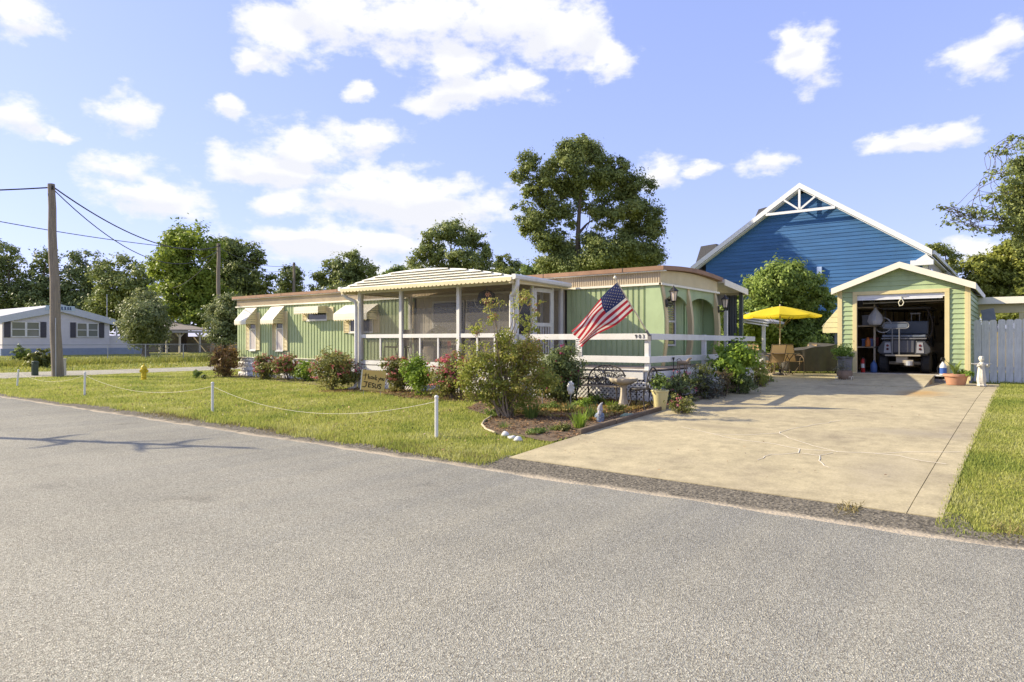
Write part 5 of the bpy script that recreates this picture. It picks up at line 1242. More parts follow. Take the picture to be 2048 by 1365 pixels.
p2 = pole(437, 487, 50, .16, .12, 'slim wooden utility pole beside the left end of the green home')
p3 = pole(588, 525, 72, .17, .13, 'distant wooden utility pole rising over the green home roof')
def wire(name, label, a, b, sag, r=.018, n=24):
    a, b = Vector(a), Vector(b); P = [a.lerp(b, i/n)-Vector((0, 0, sag*4*(i/n)*(1-i/n))) for i in range(n+1)]
    tag(MB().tube(P, r, 5).build(name, dark), label, 'cable')
tp1, tp2, tp3 = p1[1], p2[1], p3[1]
wire('power_cable', 'thick upper power cable from the leaning pole to the slim pole', tp1+Vector((.15,0,-.12)), tp2+Vector((0,0,-.2)), 1.1, .03)
wire('power_cable', 'lower looping power cable from the leaning pole to the slim pole', tp1+Vector((.15,0,-.2)), tp2+Vector((0,0,-.5)), 1.9, .022)
wire('power_cable', 'thick cable leaving the leaning pole top toward the left edge', tp1+Vector((-.15,0,-.12)), tp1+Vector((-14,-16,1.0)), .9, .03)
wire('phone_cable', 'long low phone cable crossing behind the leaning pole', onD(-160, 412, 30), tp2+Vector((0,0,-.55)), .3, .022)
wire('service_drop', 'thin service wire dropping from the slim pole toward the carport', tp2+Vector((0,0,-.5)), onD(345, 576, 60), .5, .02)
wire('power_cable', 'far thin power cable from the slim pole to the distant pole', tp2+Vector((0,0,-.3)), tp3+Vector((0,0,-.2)), .7, .02)
wire('power_cable', 'far lower cable from the slim pole past the distant pole', tp2+Vector((0,0,-1.0)), tp3+Vector((0,0,-.5)), .8, .018)

# ================================================================== PRIVACY FENCE AND RIGHT SHED
PF = thing('privacy_fence', 'weathered pale dog eared privacy fence right of the garage', 'fence', (1, 22.6, .42))
x = GX1+.06; fy = 22.6; i = 0; bmsf = []
for q_ in range(4):
    m = MB(); w = .166; h = [1.72, 1.70, 1.73, 1.69][q_]; c = .035
    m.prism([(0,0,0), (w,0,0), (w,0,h-c), (w-c,0,h), (c,0,h), (0,0,h-c)], (0, .02, 0)); bmsf.append(m.mesh('board', whitew))
while x < 6.5:
    inst('board', bmsf[random.randrange(4)], PF, (x, fy+random.uniform(-.006,.006), .42+random.uniform(-.02,.015)), (0, random.uniform(-.006,.006), 0)); x += .178
for zz in (.75, 1.8): MB().box(GX1+.06, 6.5, fy+.025, fy+.065, zz, zz+.09).build('fence_rail', whitew, PF)
for xx in (-.9, 1.5, 3.9): MB().box(xx, xx+.09, fy+.07, fy+.16, .3, 2.0).build('post', whitew, PF)
LS = thing('open_lean_to', 'cream beamed open lean-to shelter behind the privacy fence', 'shelter', (1.5, 27, .42))
a = onY(1962, 604, 26.0); b = onY(2048, 598, 26.0)
MB().box(a.x-.4, 7, 25.8, 30.0, a.z-.02, a.z+.12).build('shelter_roof', mat('grey_deck_roof', (.36,.34,.31), .8, .15, 4), LS)
MB().box(a.x-.4, 7, 25.76, 25.82, a.z-.08, a.z+.13).build('fascia', creamw, LS); MB().box(a.x-.2, 7, 25.95, 26.05, a.z-.36, a.z-.09).build('header_beam', ctrim, LS)
for u in (1968, 2043): xx = onY(u, 650, 26.0).x; MB().box(xx-.06, xx+.06, 25.96, 26.06, .42, a.z-.37).build('post', ctrim, LS)
MB().box(a.x-.3, 7, 29.6, 29.7, .42, 1.9).build('back_wall', tanw, LS)
q = MB(); c0 = onY(1977, 630, 24.5); q.obox(c0, (.16,0,.03), (0,.12,0), (-.03,0,.17)); tag(q.build('metal_box', mat('box_grey', (.25,.26,.28), .5)), 'small grey metal box tilted on top behind the privacy fence', 'box')
# white shed panel left of the garage
WS = thing('white_outbuilding', 'white flat roofed outbuilding behind the patio left of the garage', 'shed', (-6, 33, .4))
a = onY(1626, 660, 34); b = onY(1720, 660, 34)
MB().box(a.x, b.x+1, 34, 37, .4, onY(1650, 664, 34).z).build('wall', mat('lavender_white', (.55,.55,.62), .7, .05), WS); MB().box(a.x-.2, b.x+1, 33.8, 37.2, onY(1650, 664, 34).z, onY(1650, 655, 34).z).build('flat_roof', white, WS)
dx = onY(1665, 680, 34).x; MB().box(dx-.09, dx+.09, 33.96, 34.0, .4, 1.9).build('door_gap', dark, WS)
# ================================================================== ROPE FENCE, HYDRANT, PEDESTALS
tops = []
RPL = {34: 'leaning white rope post leftmost at the lawn corner', 169: 'white rope post between the leaning corner post and the hydrant', 425: 'white rope post in the middle of the lawn edge', 873: 'nearest white rope post beside the driveway lawn edge'}
for (u, vb, vt, lean) in ((34, 773, 741, 3), (169, 792, 746, 1), (425, 824, 767, 0), (873, 877, 795, 0)):
    b = gnd(u, vb); D = dep(b); h = (vb-vt)/FPX*D
    t = b+Vector((CX*lean/FPX*D, SX*lean/FPX*D, h))
    T = thing('rope_post', RPL[u], 'post', b, 'rope posts along the lawn edge')
    MB().tube([b-Vector((0,0,.05)), t], .028, 10).build('shaft', white, T); d = (t-b).normalized(); MB().lathe([(.03,-.01),(.034,0),(.034,.018),(.015,.035)], t, 10).build('cap', white, T)
    q = MB(); q.tube([t-d*.06+Vector((-.035,0,0)), t-d*.06+Vector((.035,0,0))], .008, 5); q.build('hook', white, T); tops.append(t-d*.06)
ropem = mat('white_rope', (.62,.58,.44), .9, .1, 30)
def rope(a, b, sag, lab):
    n = 22; P = [a.lerp(b, i/n)-Vector((0,0,sag*4*(i/n)*(1-i/n))) for i in range(n+1)]
    tag(MB().tube(P, .0038, 5).build('rope', ropem), lab, 'rope', 'ropes between the lawn posts')
rope(tops[0]+Vector((-5.5,-.3,-.02)), tops[0], .22, 'white rope running from the leaning corner post out to the left edge')
rope(tops[0], tops[1], .24, 'white rope sagging between the leaning corner post and the next post'); rope(tops[1], tops[2], .28, 'white rope sagging across the lawn below the hydrant'); rope(tops[2], tops[3], .36, 'longest white rope sagging below the handmade yellow sign')
hb = gnd(288, 760); HY = thing('fire_hydrant', 'yellow fire hydrant standing on the corner lawn', 'fire hydrant', hb)
ym = mat('hydrant_yellow', (.62,.47,.03), .45, .15, 8, .05, 40, grime=.3); s = .62/.75
def hyd(prof, c=(0,0,0), n=16): return [(r*s, z*s) for r, z in prof]
q = MB(); q.lathe(hyd([(.14,0),(.14,.04),(.10,.045),(.10,.12),(.13,.125),(.13,.15),(.105,.16),(.10,.46),(.13,.47),(.13,.50)]), hb, 18); q.build('barrel', ym, HY, smooth=True)
q = MB(); q.lathe(hyd([(.125,.50),(.12,.57),(.09,.63),(.05,.66),(.03,.665),(.03,.72),(.02,.73)]), hb, 18); q.build('bonnet', ym, HY, smooth=True)
for ang, r, L in ((YAW+math.pi, .055, .17), (YAW, .055, .17), (YAW-math.pi/2, .07, .19)):
    d = Vector((math.cos(ang), math.sin(ang), 0)); c = hb+Vector((0,0,.40*s)); q = MB(); q.tube([c+d*.06, c+d*L*s*.7, c+d*L*s*.72, c+d*L*s], [r*s, r*s, r*1.3*s, r*1.25*s], 10); q.tube([c+d*L*s, c+d*(L+.03)*s], .02, 5); q.build('outlet_cap', ym, HY)
pb = gnd(70, 752); PD = thing('cable_pedestal', 'dark green cable pedestal left of the leaning pole', 'utility box', pb)
q = MB(); q.box(pb.x-.1, pb.x+.1, pb.y-.1, pb.y+.1, pb.z, pb.z+.56); q.build('shell', mat('dark_green_plastic', (.05,.07,.05), .6), PD, bevel=.01)
q = MB(); q.lathe([(.13,.56),(.13,.60),(.09,.63)], pb, 10); q.build('cap', MATS['dark_green_plastic'], PD)
q = MB()
for i in range(5): q.box(pb.x-.09+.04*i, pb.x-.08+.04*i, pb.y-.106, pb.y-.1, pb.z+.05, pb.z+.5)
q.build('ribs', MATS['dark_green_plastic'], PD)
pb = gnd(102, 752); pb = pb+Vector((.05, .35, 0)); PD = thing('phone_pedestal', 'pale tan utility pedestal beside the base of the leaning pole', 'utility box', pb)
q = MB(); q.prism([(pb.x-.2, pb.y-.12, pb.z), (pb.x+.26, pb.y-.12, pb.z), (pb.x+.22, pb.y-.12, pb.z+.7), (pb.x-.14, pb.y-.12, pb.z+.7)], (0, .24, 0)); q.build('shell', mat('tan_plastic', (.50,.48,.40), .6), PD, bevel=.012)
MB().box(pb.x-.16, pb.x+.24, pb.y-.14, pb.y+.14, pb.z+.7, pb.z+.735).build('lid', MATS['tan_plastic'], PD)

# ------------------------------------------------------------------ handmade sign
sb = gnd(745, 792); D = dep(sb); SG = thing('yard_sign', 'handmade yellow painted yard sign reading thank you JESUS on wire legs', 'sign', sb)
px = D/FPX; rx, ry = Vector((CX, SX, 0)), Vector((0,0,1)); c = onD(747, 761, D)
nrm = Vector((SX, -CX, 0)); tilt = R_(4.5)
ax = (rx*math.cos(tilt)-ry*math.sin(tilt)); ay = (ry*math.cos(tilt)+rx*math.sin(tilt)*1.2).normalized(); hw, hh = 23.5*px, 20*px
sgm = mat('sign_board', (.66,.52,.17), .75, .15, 6, col2=(.68,.42,.13))
MB().obox(c, ax*hw, ay*hh, nrm*.008).build('board', sgm, SG)
q = MB(); q.obox(c-ax*(hw+.008)-nrm*-.002, ax*.012, ay*hh*1.03, nrm*.014); q.build('edge_strip', creamw, SG)
q = MB()
for s in (-.75, .7): q.tube([c+ax*hw*s-nrm*-.0, c+ax*hw*s-ay*(hh+.22)], .006, 5)
q.build('wire_leg', steel, SG)
strokes = [('t',[[(8,8),(7,23)],[(3,13),(12,12)]]),('h',[[(14,10),(14,21)],[(14,17),(16,15),(17,21)]]),('a',[[(22,15),(19.5,15.5),(19.5,20),(22.5,19)],[(22.5,14),(23,21)]]),('n',[[(25,16),(25.5,21)],[(25,18),(27,16),(28,21)]]),('k',[[(30,11),(30.5,22)],[(33.5,15),(30.5,18.5),(34,22.5)]]),
 ('y',[[(37,17.5),(39,20.5)],[(41,16),(36.5,26)]]),('o',[[(43,17),(41.5,19),(43,21.5),(45.5,20),(44.5,17),(43,17)]]),('u',[[(46.5,17.5),(46,21.5),(48.5,22)],[(49,16.5),(49,22.5)]]),
 ('J',[[(5,27.5),(14,28)],[(10.5,28),(11,36),(8,39.5),(3,39)]]),('E',[[(22,29),(16.5,29.5),(16,39),(21.5,38.5)],[(16.5,34),(21,33.5)]]),('S',[[(28.5,31),(26,29.5),(23.5,31.5),(25,34.5),(28,36),(27,39),(23.5,39)]]),('U',[[(31,31),(30.5,38),(33,40.5),(36,38.5),(37,31)]]),('S',[[(44.5,33),(42,30.5),(39,32.5),(40,35.5),(43.5,37),(42.5,41),(38.5,40.5)]])]
q = MB(); sc = 2*hw/52
for ch, ss in strokes:
    wdt = .009 if ch.islower() else .012
    for st in ss:
        pts = []
        for (x, y) in st: pts.append(c+ax*((x-26)*sc)+ay*((23.5-y)*sc*.98)+nrm*.0085)
        for a_, b_ in zip(pts, pts[1:]): dd = (b_-a_); q.obox((a_+b_)/2, dd/2*1.12, nrm.cross(dd).normalized()*wdt, nrm*.0015)
q.build('lettering', mat('sign_paint', (.045,.035,.02), .7), SG)

# ------------------------------------------------------------------ flag on the deck corner
FLb = Vector((DX+.02, DY-.07, 1.66)); tip = onD(1230, 557, 13.2)
FG = thing('flag', 'american flag on a slanted wooden pole bracketed to the deck corner', 'flag', FLb)
MB().tube([FLb, tip], [.016, .013], 8).build('pole', mat('pale_pole', (.62,.54,.38), .5), FG)
MB().lathe([(.005,-.02),(.03,.0),(.034,.02),(.02,.04),(.004,.06)], tip, 10).build('finial', creamw, FG)
q = MB(); q.box(FLb.x-.03, FLb.x+.04, FLb.y-.02, FLb.y+.02, FLb.z-.11, FLb.z+.02); q.tube([FLb, FLb+(tip-FLb)*.09], .026, 8); q.build('bracket', mat('bracket', (.2,.19,.18), .5), FG)
A = FLb.lerp(tip, .935); Bq = FLb.lerp(tip, .455); DA = dep(A); 
Cc = onD(1146, 663, DA+.05); Dd = onD(1167, 692, DA+.28)
NX, NY = 52, 39
pdir = nrm
def flagp(s, t):
    a = A.lerp(Bq, s); c_ = Cc.lerp(Dd, s); p = a.lerp(c_, t)
    # the fly hangs: free edge drawn together, cloth rippled along its length
    p = p+Vector((0,0,1))*(.07*math.sin(math.pi*t)*(1-s*.3))*(1 if s < .5 else .7)-Vector((0,0,1))*.06*math.sin(math.pi*t)*s
    rp = math.sin(t*7+s*4.6+.6)*.13*t**.6+math.sin(t*3.1-s*7.5)*.10*t+.05*math.sin(s*9+t*15)*t
    return p+pdir*rp+rx*.055*math.sin(s*8+t*4)*t+Vector((0,0,1))*.05*math.sin(t*6.5-s*3)*t
V = []; F = []; mi = []
for j in range(NY+1):
    for i in range(NX+1): V.append(flagp(j/NY, i/NX))
for j in range(NY):
    for i in range(NX):
        F.append((j*(NX+1)+i, j*(NX+1)+i+1, (j+1)*(NX+1)+i+1, (j+1)*(NX+1)+i)); st = j//3
        mi.append(2 if (i < NX*.4 and st < 7) else (0 if st % 2 == 0 else 1))
def cloth(name, col): 
    m = leafmat(name, [col, tuple(min(1, x*1.05) for x in col)], .35, .8); return m
cm = [cloth('flag_red', (.42,.03,.045)), cloth('flag_white', (.72,.66,.60)), cloth('flag_blue', (.035,.045,.12))]
fo = npmesh('cloth', [tuple(v) for v in V], F, cm, FG, mi=mi)
for p in fo.data.polygons: p.use_smooth = True
q = MB()
for row in range(9):
    for col in range(6 if row % 2 == 0 else 5):
        s = (row+1)/10*7/13; t = (col*2+1+(row % 2))/12*.4
        p = flagp(s, t); ds = (flagp(s+.01, t)-p).normalized(); dt = (flagp(s, t+.01)-p).normalized(); nn = dt.cross(ds).normalized()
        for sd in (1, -1):
            k = []
            for a in range(10):
                r = .017 if a % 2 == 0 else .0075; an = math.pi*a/5; k.append(p+nn*.004*sd-ds*r*math.cos(an)+dt*r*math.sin(an))
            q.add(k, [tuple(range(10))])
q.build('star', cm[1], FG)

# ------------------------------------------------------------------ garden furniture and ornaments
iron = mat('cast_iron', (.055,.048,.04), .55, .3, 20, .2, 60)
ib = gnd(1208, 812); D = dep(ib); zb = ib.z
BN = thing('garden_bench', 'ornate cast iron bench with arched scrollwork back before the deck lattice', 'bench', ib)
bx, by = onY(1207, 780, 12.05).x, 12.05; bw = .46
q = MB()
for k in range(5): q.box(bx-bw, bx+bw, by-.28+.075*k, by-.225+.075*k, zb+.40, zb+.418)
q.build('seat', mat('weathered_slat', (.30,.24,.16), .8, .2, 6), BN)
def arch(t, s=1.0): a = math.pi*t; return Vector((bx-bw*s*math.cos(a)*.94, by+.12+.05*math.sin(a), zb+.42+.40*s*math.sin(a)**.62))
q = MB(); q.tube([arch(i/20) for i in range(21)], .016, 6); q.tube([arch(i/20, .62) for i in range(21)], .010, 5); q.tube([(bx-bw*.94, by+.12, zb+.42), (bx+bw*.94, by+.12, zb+.42)], .012, 5)
for i in range(11):
    t = .06+.88*i/10; a = arch(t); b = Vector((bx+(a.x-bx)*.25, by+.12, zb+.42)); mid_ = a.lerp(b, .5)+Vector((.06*math.sin(i*2.2), 0, .02)); q.tube([b, mid_, a], .008, 5)
    c_ = arch(t, .8); q.tube([c_+Vector((.045*math.cos(w), 0, .045*math.sin(w))) for w in [k*.9 for k in range(7)]], .006, 4)
for i in range(14):
    t = .05+.9*i/13; c_ = arch(t, .5); q.tube([c_+Vector((.035*math.cos(w), 0, .035*math.sin(w))) for w in [k*1.0+i for k in range(6)]], .006, 4)
q.build('backrest', iron, BN)
for s in (-1, 1):
    q = MB(); x = bx+s*(bw-.02); q.tube([(x, by-.27, zb+.40), (x+s*.03, by-.30, zb+.2), (x, by-.28, zb)], [.02,.014,.018], 6); q.build('leg', iron, BN)
    q = MB(); q.tube([(x, by+.12, zb+.42), (x, by+.16, zb+.2), (x, by+.20, zb)], [.02,.014,.018], 6); q.build('leg', iron, BN)
    q = MB(); q.tube([(x, by+.12, zb+.62), (x, by-.1, zb+.64), (x, by-.26, zb+.60), (x, by-.27, zb+.40)], .013, 6); q.build('armrest', iron, BN)
cb = gnd(1280, 820); CH = thing('iron_chair', 'black ornate iron garden chair between the birdbath and yellow pot', 'chair', cb)
q = MB(); q.lathe([(.02,.40),(.19,.40),(.20,.41),(.19,.425),(.02,.42)], cb, 16); q.build('seat', iron, CH)
q = MB(); bc = cb+Vector((.19, .02, .42))
P = [bc+Vector((.06*abs(math.sin(a*.5))+.03, .19*math.cos(a)*-1, .40*math.sin(a)**.7 if 0 < a < math.pi else 0)) for a in [math.pi*i/14 for i in range(15)]]
q.tube(P, .014, 6)
for i in range(6): a = P[2+2*i]; b = bc+Vector((.02, (i-2.5)*.055, 0)); q.tube([b, (a+b)/2+Vector((.02, .03*(-1)**i, 0)), a], .008, 5)
for i in range(7): c_ = bc+Vector((.05, -.13+.043*i, .15+.08*(i % 2))); q.tube([c_+Vector((0, .03*math.cos(w), .03*math.sin(w))) for w in [k for k in range(7)]], .006, 4)
q.build('backrest', iron, CH)
for sx in (-1, 1):
    for sy in (-1, 1): q = MB(); q.tube([cb+Vector((sx*.15, sy*.14, .40)), cb+Vector((sx*.13, sy*.12, .2)), cb+Vector((sx*.19, sy*.17, 0))], [.018,.011,.014], 6); q.build('leg', iron, CH)
q = MB()
for i in range(10): a = i*math.pi/5; q.tube([cb+Vector((.19*math.cos(a), .19*math.sin(a), .40)), cb+Vector((.17*math.cos(a+.2), .17*math.sin(a+.2), .34)), cb+Vector((.19*math.cos(a+.6), .19*math.sin(a+.6), .40))], .006, 4)
q.build('apron', iron, CH)
bb = gnd(1247, 818); BB = thing('birdbath', 'tan concrete birdbath with scalloped bowl in front of the bench', 'birdbath', bb)
stone = mat('cast_stone', (.46,.40,.30), .9, .15, 6, .4, 40, grime=.5)
q = MB(); q.lathe([(.16,0),(.165,.035),(.13,.05),(.135,.075),(.10,.09)], bb, 20); q.build('base', stone, BB)
q = MB(); q.lathe([(.10,.09),(.085,.15),(.06,.28),(.055,.40),(.075,.455),(.09,.47)], bb, 20, wob=lambda a, i: 1+.06*math.cos(8*a)); q.build('pedestal', stone, BB, smooth=True)
q = MB(); q.lathe([(.07,.465),(.16,.49),(.235,.53),(.265,.575),(.262,.605),(.235,.605),(.20,.56),(.05,.545)], bb, 48, wob=lambda a, i: 1+(.045*math.cos(12*a) if 2 <= i <= 5 else 0)); q.build('bowl', stone, BB, smooth=True)
def pot(name, label, cat_, b, prof, m, soil_r, soil_z, n=24):
    T = thing(name, label, cat_, b); q = MB(); q.lathe(prof, b, n); q.build('pot', m, T, smooth=True)
    q = MB(); q.lathe([(.005,soil_z+.01),(soil_r,soil_z)], b, 16); q.build('soil', mat('potting_soil', (.05,.035,.025), .95), T); return T
yb_ = gnd(1320, 822)
YP = pot('plant_pot', 'pale yellow glazed pot with a leafy plant at the bed edge', 'plant pot', yb_, [(.10,0),(.105,.01),(.155,.33),(.165,.37),(.175,.385),(.165,.40),(.145,.395),(.14,.34)], mat('yellow_glaze', (.66,.58,.28), .35, .1, 3, grime=.3), .14, .345)
def leafpart(T, lobes, n, leaf, lm, name='foliage', ncl=None, cr=.45, fill=.4, up=.4):
    P, Nn, cc = foliage(lobes, ncl or max(12, n//40), n, leaf, cr, fill=fill, up=up); V, F = leafquads(P, Nn, np.full(n, leaf)); return npmesh(name, V, F, lm, T)
lmid = leafmat('leaf_mid', [(0.086,0.128,0.025),(0.172,0.234,0.043),(0.259,0.318,0.057),(0.359,0.392,0.101)])
ldark = leafmat('leaf_dark', [(0.068,0.089,0.030),(0.135,0.169,0.047),(0.220,0.248,0.068),(0.304,0.319,0.101)])
lbright = leafmat('leaf_bright', [(0.097,0.173,0.021),(0.179,0.274,0.034),(0.275,0.375,0.048),(0.385,0.462,0.083)], .45)
lolive = leafmat('leaf_olive', [(0.070,0.084,0.017),(0.140,0.154,0.028),(0.210,0.210,0.042),(0.280,0.238,0.056)])
leafpart(YP, [((yb_.x-.0, yb_.y, yb_.z+.50), (.19,.19,.15))], 700, .032, lmid)
# white oval garden stake
ob = gnd(1141, 815); OS = thing('garden_stake', 'white scalloped oval ornament on a thin stake by the dark bush', 'garden stake', ob)
D = dep(ob); oc = onD(1141.5, 776, D)
q = MB(); k = 18; ring = []
for r_, h_ in ((1.0,.0),(.82,.022),(.55,.03),(.25,.022)): ring.append([oc+rx*(7.5*D/FPX*r_*math.cos(a)*(1+.06*math.cos(9*a)))+ry*(14*D/FPX*r_*math.sin(a)*(1+.06*math.cos(9*a)))+nrm*h_ for a in [2*math.pi*i/k for i in range(k)]])
V = [p for rr in ring for p in rr]+[oc+nrm*.016]; F = [(a*k+i, a*k+(i+1)%k, (a+1)*k+(i+1)%k, (a+1)*k+i) for a in range(3) for i in range(k)]+[(3*k+i, 3*k+(i+1)%k, 4*k) for i in range(k)]+[tuple(reversed(range(k)))]
q.add(V, F); q.build('oval_face', white, OS); MB().tube([oc-nrm*.008, Vector((ob.x, ob.y, ob.z-.05))], .007, 6).build('stake', steel, OS)
q = MB(); sp_ = gnd(1085, 812); q.tube([sp_, sp_+Vector((0,0,.32))], .009, 6); q.lathe([(.01,.32),(.016,.33),(.004,.36)], sp_, 8); tag(q.build('thin_stake', steel), 'thin bare grey stake standing before the dark rose bush', 'garden stake')
# gnome statuette
gb_ = gnd(1200, 845); GN = thing('gnome_statue', 'small faded grey blue garden gnome statuette at the bed edge', 'statue', gb_)
q = MB(); q.lathe([(.085,0),(.09,.015),(.07,.02),(.065,.03),(.075,.08),(.07,.14),(.05,.17)], gb_, 14); q.build('body', mat('gnome_blue', (.20,.24,.30), .85, .3, 12), GN, smooth=True)
q = MB(); q.lathe([(.03,.165),(.045,.185),(.048,.21),(.04,.235),(.025,.245)], gb_, 12); q.lathe([(.012,.0),(.014,.02),(.006,.03)], gb_+Vector((.02,-.055,.205)), 6); q.build('head', mat('gnome_face', (.36,.30,.25), .85, .2, 12), GN, smooth=True)
q = MB(); q.tube([gb_+Vector((0,0,.22)), gb_+Vector((.005,0,.27)), gb_+Vector((.025,0,.32)), gb_+Vector((.05,.01,.345))], [.052,.04,.02,.006], 10); q.build('hat', mat('gnome_hat', (.34,.33,.34), .85, .2, 12), GN, smooth=True)
q = MB(); q.tube([gb_+Vector((.015,-.035,.20)), gb_+Vector((.02,-.06,.15)), gb_+Vector((.015,-.06,.10))], [.035,.035,.01], 8); q.build('beard', mat('gnome_beard', (.40,.40,.40), .9, .2, 20), GN, smooth=True)
for s in (-1, 1): q = MB(); q.tube([gb_+Vector((s*.055,0,.15)), gb_+Vector((s*.075,-.02,.11)), gb_+Vector((s*.035,-.065,.09))], [.022,.02,.016], 7); q.build('arm', MATS['gnome_blue'], GN, smooth=True)
# white stones by the kerb corner, edging along the drive
def rock(b, s, m, lab, grp=None, nm='stone', parent=None):
    bm = bmesh.new(); bmesh.ops.create_icosphere(bm, subdivisions=2, radius=1); sd = random.random()*9
    for v in bm.verts:
        f = 1+.16*math.sin(v.co.x*3+sd)+.12*math.sin(v.co.y*4+sd*2)+.1*math.sin(v.co.z*5+sd); v.co = Vector((v.co.x*s[0]*f, v.co.y*s[1]*f, max(-.3*s[2], v.co.z*s[2]*f)))
    me = bpy.data.meshes.new(nm); bm.to_mesh(me); bm.free(); me.materials.append(m)
    for p in me.polygons: p.use_smooth = True
    o = bpy.data.objects.new(nm, me); COL.objects.link(o); o.location = b
    if lab: tag(o, lab, 'stone', grp)
    return o
wst = mat('white_stone', (.62,.60,.55), .9, .15, 8, .4, 40)
for (u, v, s, lab) in ((1011, 874, (.07,.06,.05), 'whitest lumpy stone with raised tip at the lawn corner'), (1023, 880, (.07,.05,.045), 'middle of the three white stones at the lawn corner'), (1037, 884, (.07,.055,.05), 'rounded grey white stone nearest the driveway corner')):
    rock(gnd(u, v)+Vector((0,0,.03)), s, wst, lab, 'white stones at the lawn corner')
gs = gnd(1258, 836); q = MB(); q.obox(gs+Vector((0,0,.045)), Vector((.12,.03,0)), Vector((-.06,.2,0)), Vector((0,0,.02))); tag(q.build('stepping_stone', mat('green_stone', (.22,.28,.19), .9, .2, 8, .3, 30), bevel=.008), 'flat green stepping stone lying beside the driveway edge', 'stepping stone')
GE = thing('garden_edging', 'low weathered timber edging between driveway and planting bed', 'edging', (-5.5, 12, .2))
edm = mat('edging_timber', (.16,.12,.08), .9, .3, 5, .3, 40, stretch=(6,1,6)); y = 8.75
while y < 19.3:
    L = random.uniform(.85, 1.25); y1 = min(19.4, y+L); xa, xb = dleft(y)-.045, dleft(y1)-.045
    q = MB(); q.obox(((xa+xb)/2+random.uniform(-.008,.008), (y+y1)/2, (g(xa,y)+g(xb,y1))/2+.035+random.uniform(-.01,.01)), ((xb-xa)/2, (y1-y)/2-.008, (g(xb,y1)-g(xa,y))/2), (.038,0,0), (0,0,.055)); q.build('edging_board', edm, GE, bevel=.008); y = y1
BE = thing('bed_border', 'thin pale plastic border curving round the front of the planting bed', 'border', P[0] if False else gnd(968, 850))
q = MB(); pts = [gnd(u, v)+Vector((0,0,.04)) for u, v in [(984,836),(968,846),(964,853),(972,863),(990,870)]]; q.tube(pts, .018, 6); q.build('edge_strip', mat('pale_border', (.45,.38,.25), .8), BE)
# terracotta pot with aloe, angel statue
tb_ = gnd(1912, 772); tz = Vector((0,0,.034)); tb_ += tz
TP = pot('plant_pot', 'wide terracotta pot with strappy leaved plant by the garage corner', 'plant pot', tb_, [(.20,0),(.205,.01),(.25,.20),(.255,.21),(.285,.215),(.29,.275),(.27,.28),(.255,.25)], mat('terracotta', (.50,.26,.16), .8, .12, 5, grime=.25), .25, .245)
def strap(T, c, n, L, w, lm, spread=1.0, name='leaf_blade', base=.03, rise=1.0):
    V = []; F = []
    for i in range(n):
        a = random.uniform(0, 2*math.pi); l = L*random.uniform(.55, 1.1); o = Vector((math.cos(a), math.sin(a), 0)); s = Vector((-o.y, o.x, 0)); sp = spread*random.uniform(.3, 1); st = Vector(c)+o*base*random.random()
        for k in range(5):
            t = k/4; p = st+o*(l*sp*t*(.5+.5*t))+Vector((0,0,1))*l*rise*(t-.45*sp*t*t*t); ww = w*(1-t**2.2)*(.6+.4*min(1, t*4)); 
            V += [p-s*ww, p+s*ww]
        b = len(V)-10; F += [(b+2*k, b+2*k+1, b+2*k+3, b+2*k+2) for k in range(4)]
    return npmesh(name, [tuple(v) for v in V], F, lm, T)
strap(TP, tb_+Vector((-.02,0,.25)), 26, .52, .020, lmid, .8, 'foliage'); leafpart(TP, [((tb_.x+.22, tb_.y-.05, tb_.z+.30), (.2,.16,.06)), ((tb_.x+.40, tb_.y-.05, tb_.z+.26), (.12,.1,.05))], 220, .04, lbright)
ab = gnd(1963, 775)+tz; AS = thing('angel_statue', 'white stone angel statue with outstretched arms beside the privacy fence', 'statue', ab)
D = dep(ab); hS = 59/FPX*D; k = hS/.78; stw = mat('statue_stone', (.60,.56,.47), .9, .12, 7, .3, 40, grime=.4)
q = MB(); q.lathe([(.10*k,0),(.105*k,.03*k),(.085*k,.05*k),(.095*k,.1*k),(.105*k,.18*k),(.09*k,.3*k),(.075*k,.45*k),(.07*k,.52*k),(.085*k,.575*k),(.07*k,.61*k),(.03*k,.635*k)], ab, 24, wob=lambda a, i: 1+(.10*math.cos(7*a+.5*i) if i < 7 else 0)); q.build('robe', stw, AS, smooth=True)
q = MB(); q.lathe([(.028*k,.625*k),(.03*k,.65*k),(.05*k,.67*k),(.058*k,.71*k),(.052*k,.755*k),(.025*k,.78*k)], ab, 16); q.lathe([(.008*k,0),(.011*k,.01*k),(.004*k,.03*k)], ab+nrm*.055*k+Vector((0,0,.695*k)), 6); q.build('head', stw, AS, smooth=True)
q = MB(); q.lathe([(.06*k,.70*k),(.066*k,.74*k),(.05*k,.78*k),(.02*k,.795*k)], ab-nrm*.008, 14, wob=lambda a, i: 1+.06*math.cos(9*a)); q.build('hair', stw, AS, smooth=True)
for s in (-1, 1):
    q = MB(); sh = ab+Vector((0,0,.585*k))+rx*s*.06*k; q.tube([sh, sh+rx*s*.07*k-Vector((0,0,.06*k))+nrm*.05*k, sh+rx*s*.02*k-Vector((0,0,.02*k))+nrm*.10*k], [.036*k,.032*k,.018*k], 8); q.build('arm', stw, AS, smooth=True)
    q = MB(); w0 = ab+Vector((0,0,.585*k))+rx*s*.05*k; q.tube([w0, w0+rx*s*.1*k+Vector((0,0,.0*k)), w0+rx*s*.21*k+Vector((0,0,.008*k))], [.03*k,.022*k,.010*k], 8); q.build('wing', stw, AS, smooth=True)
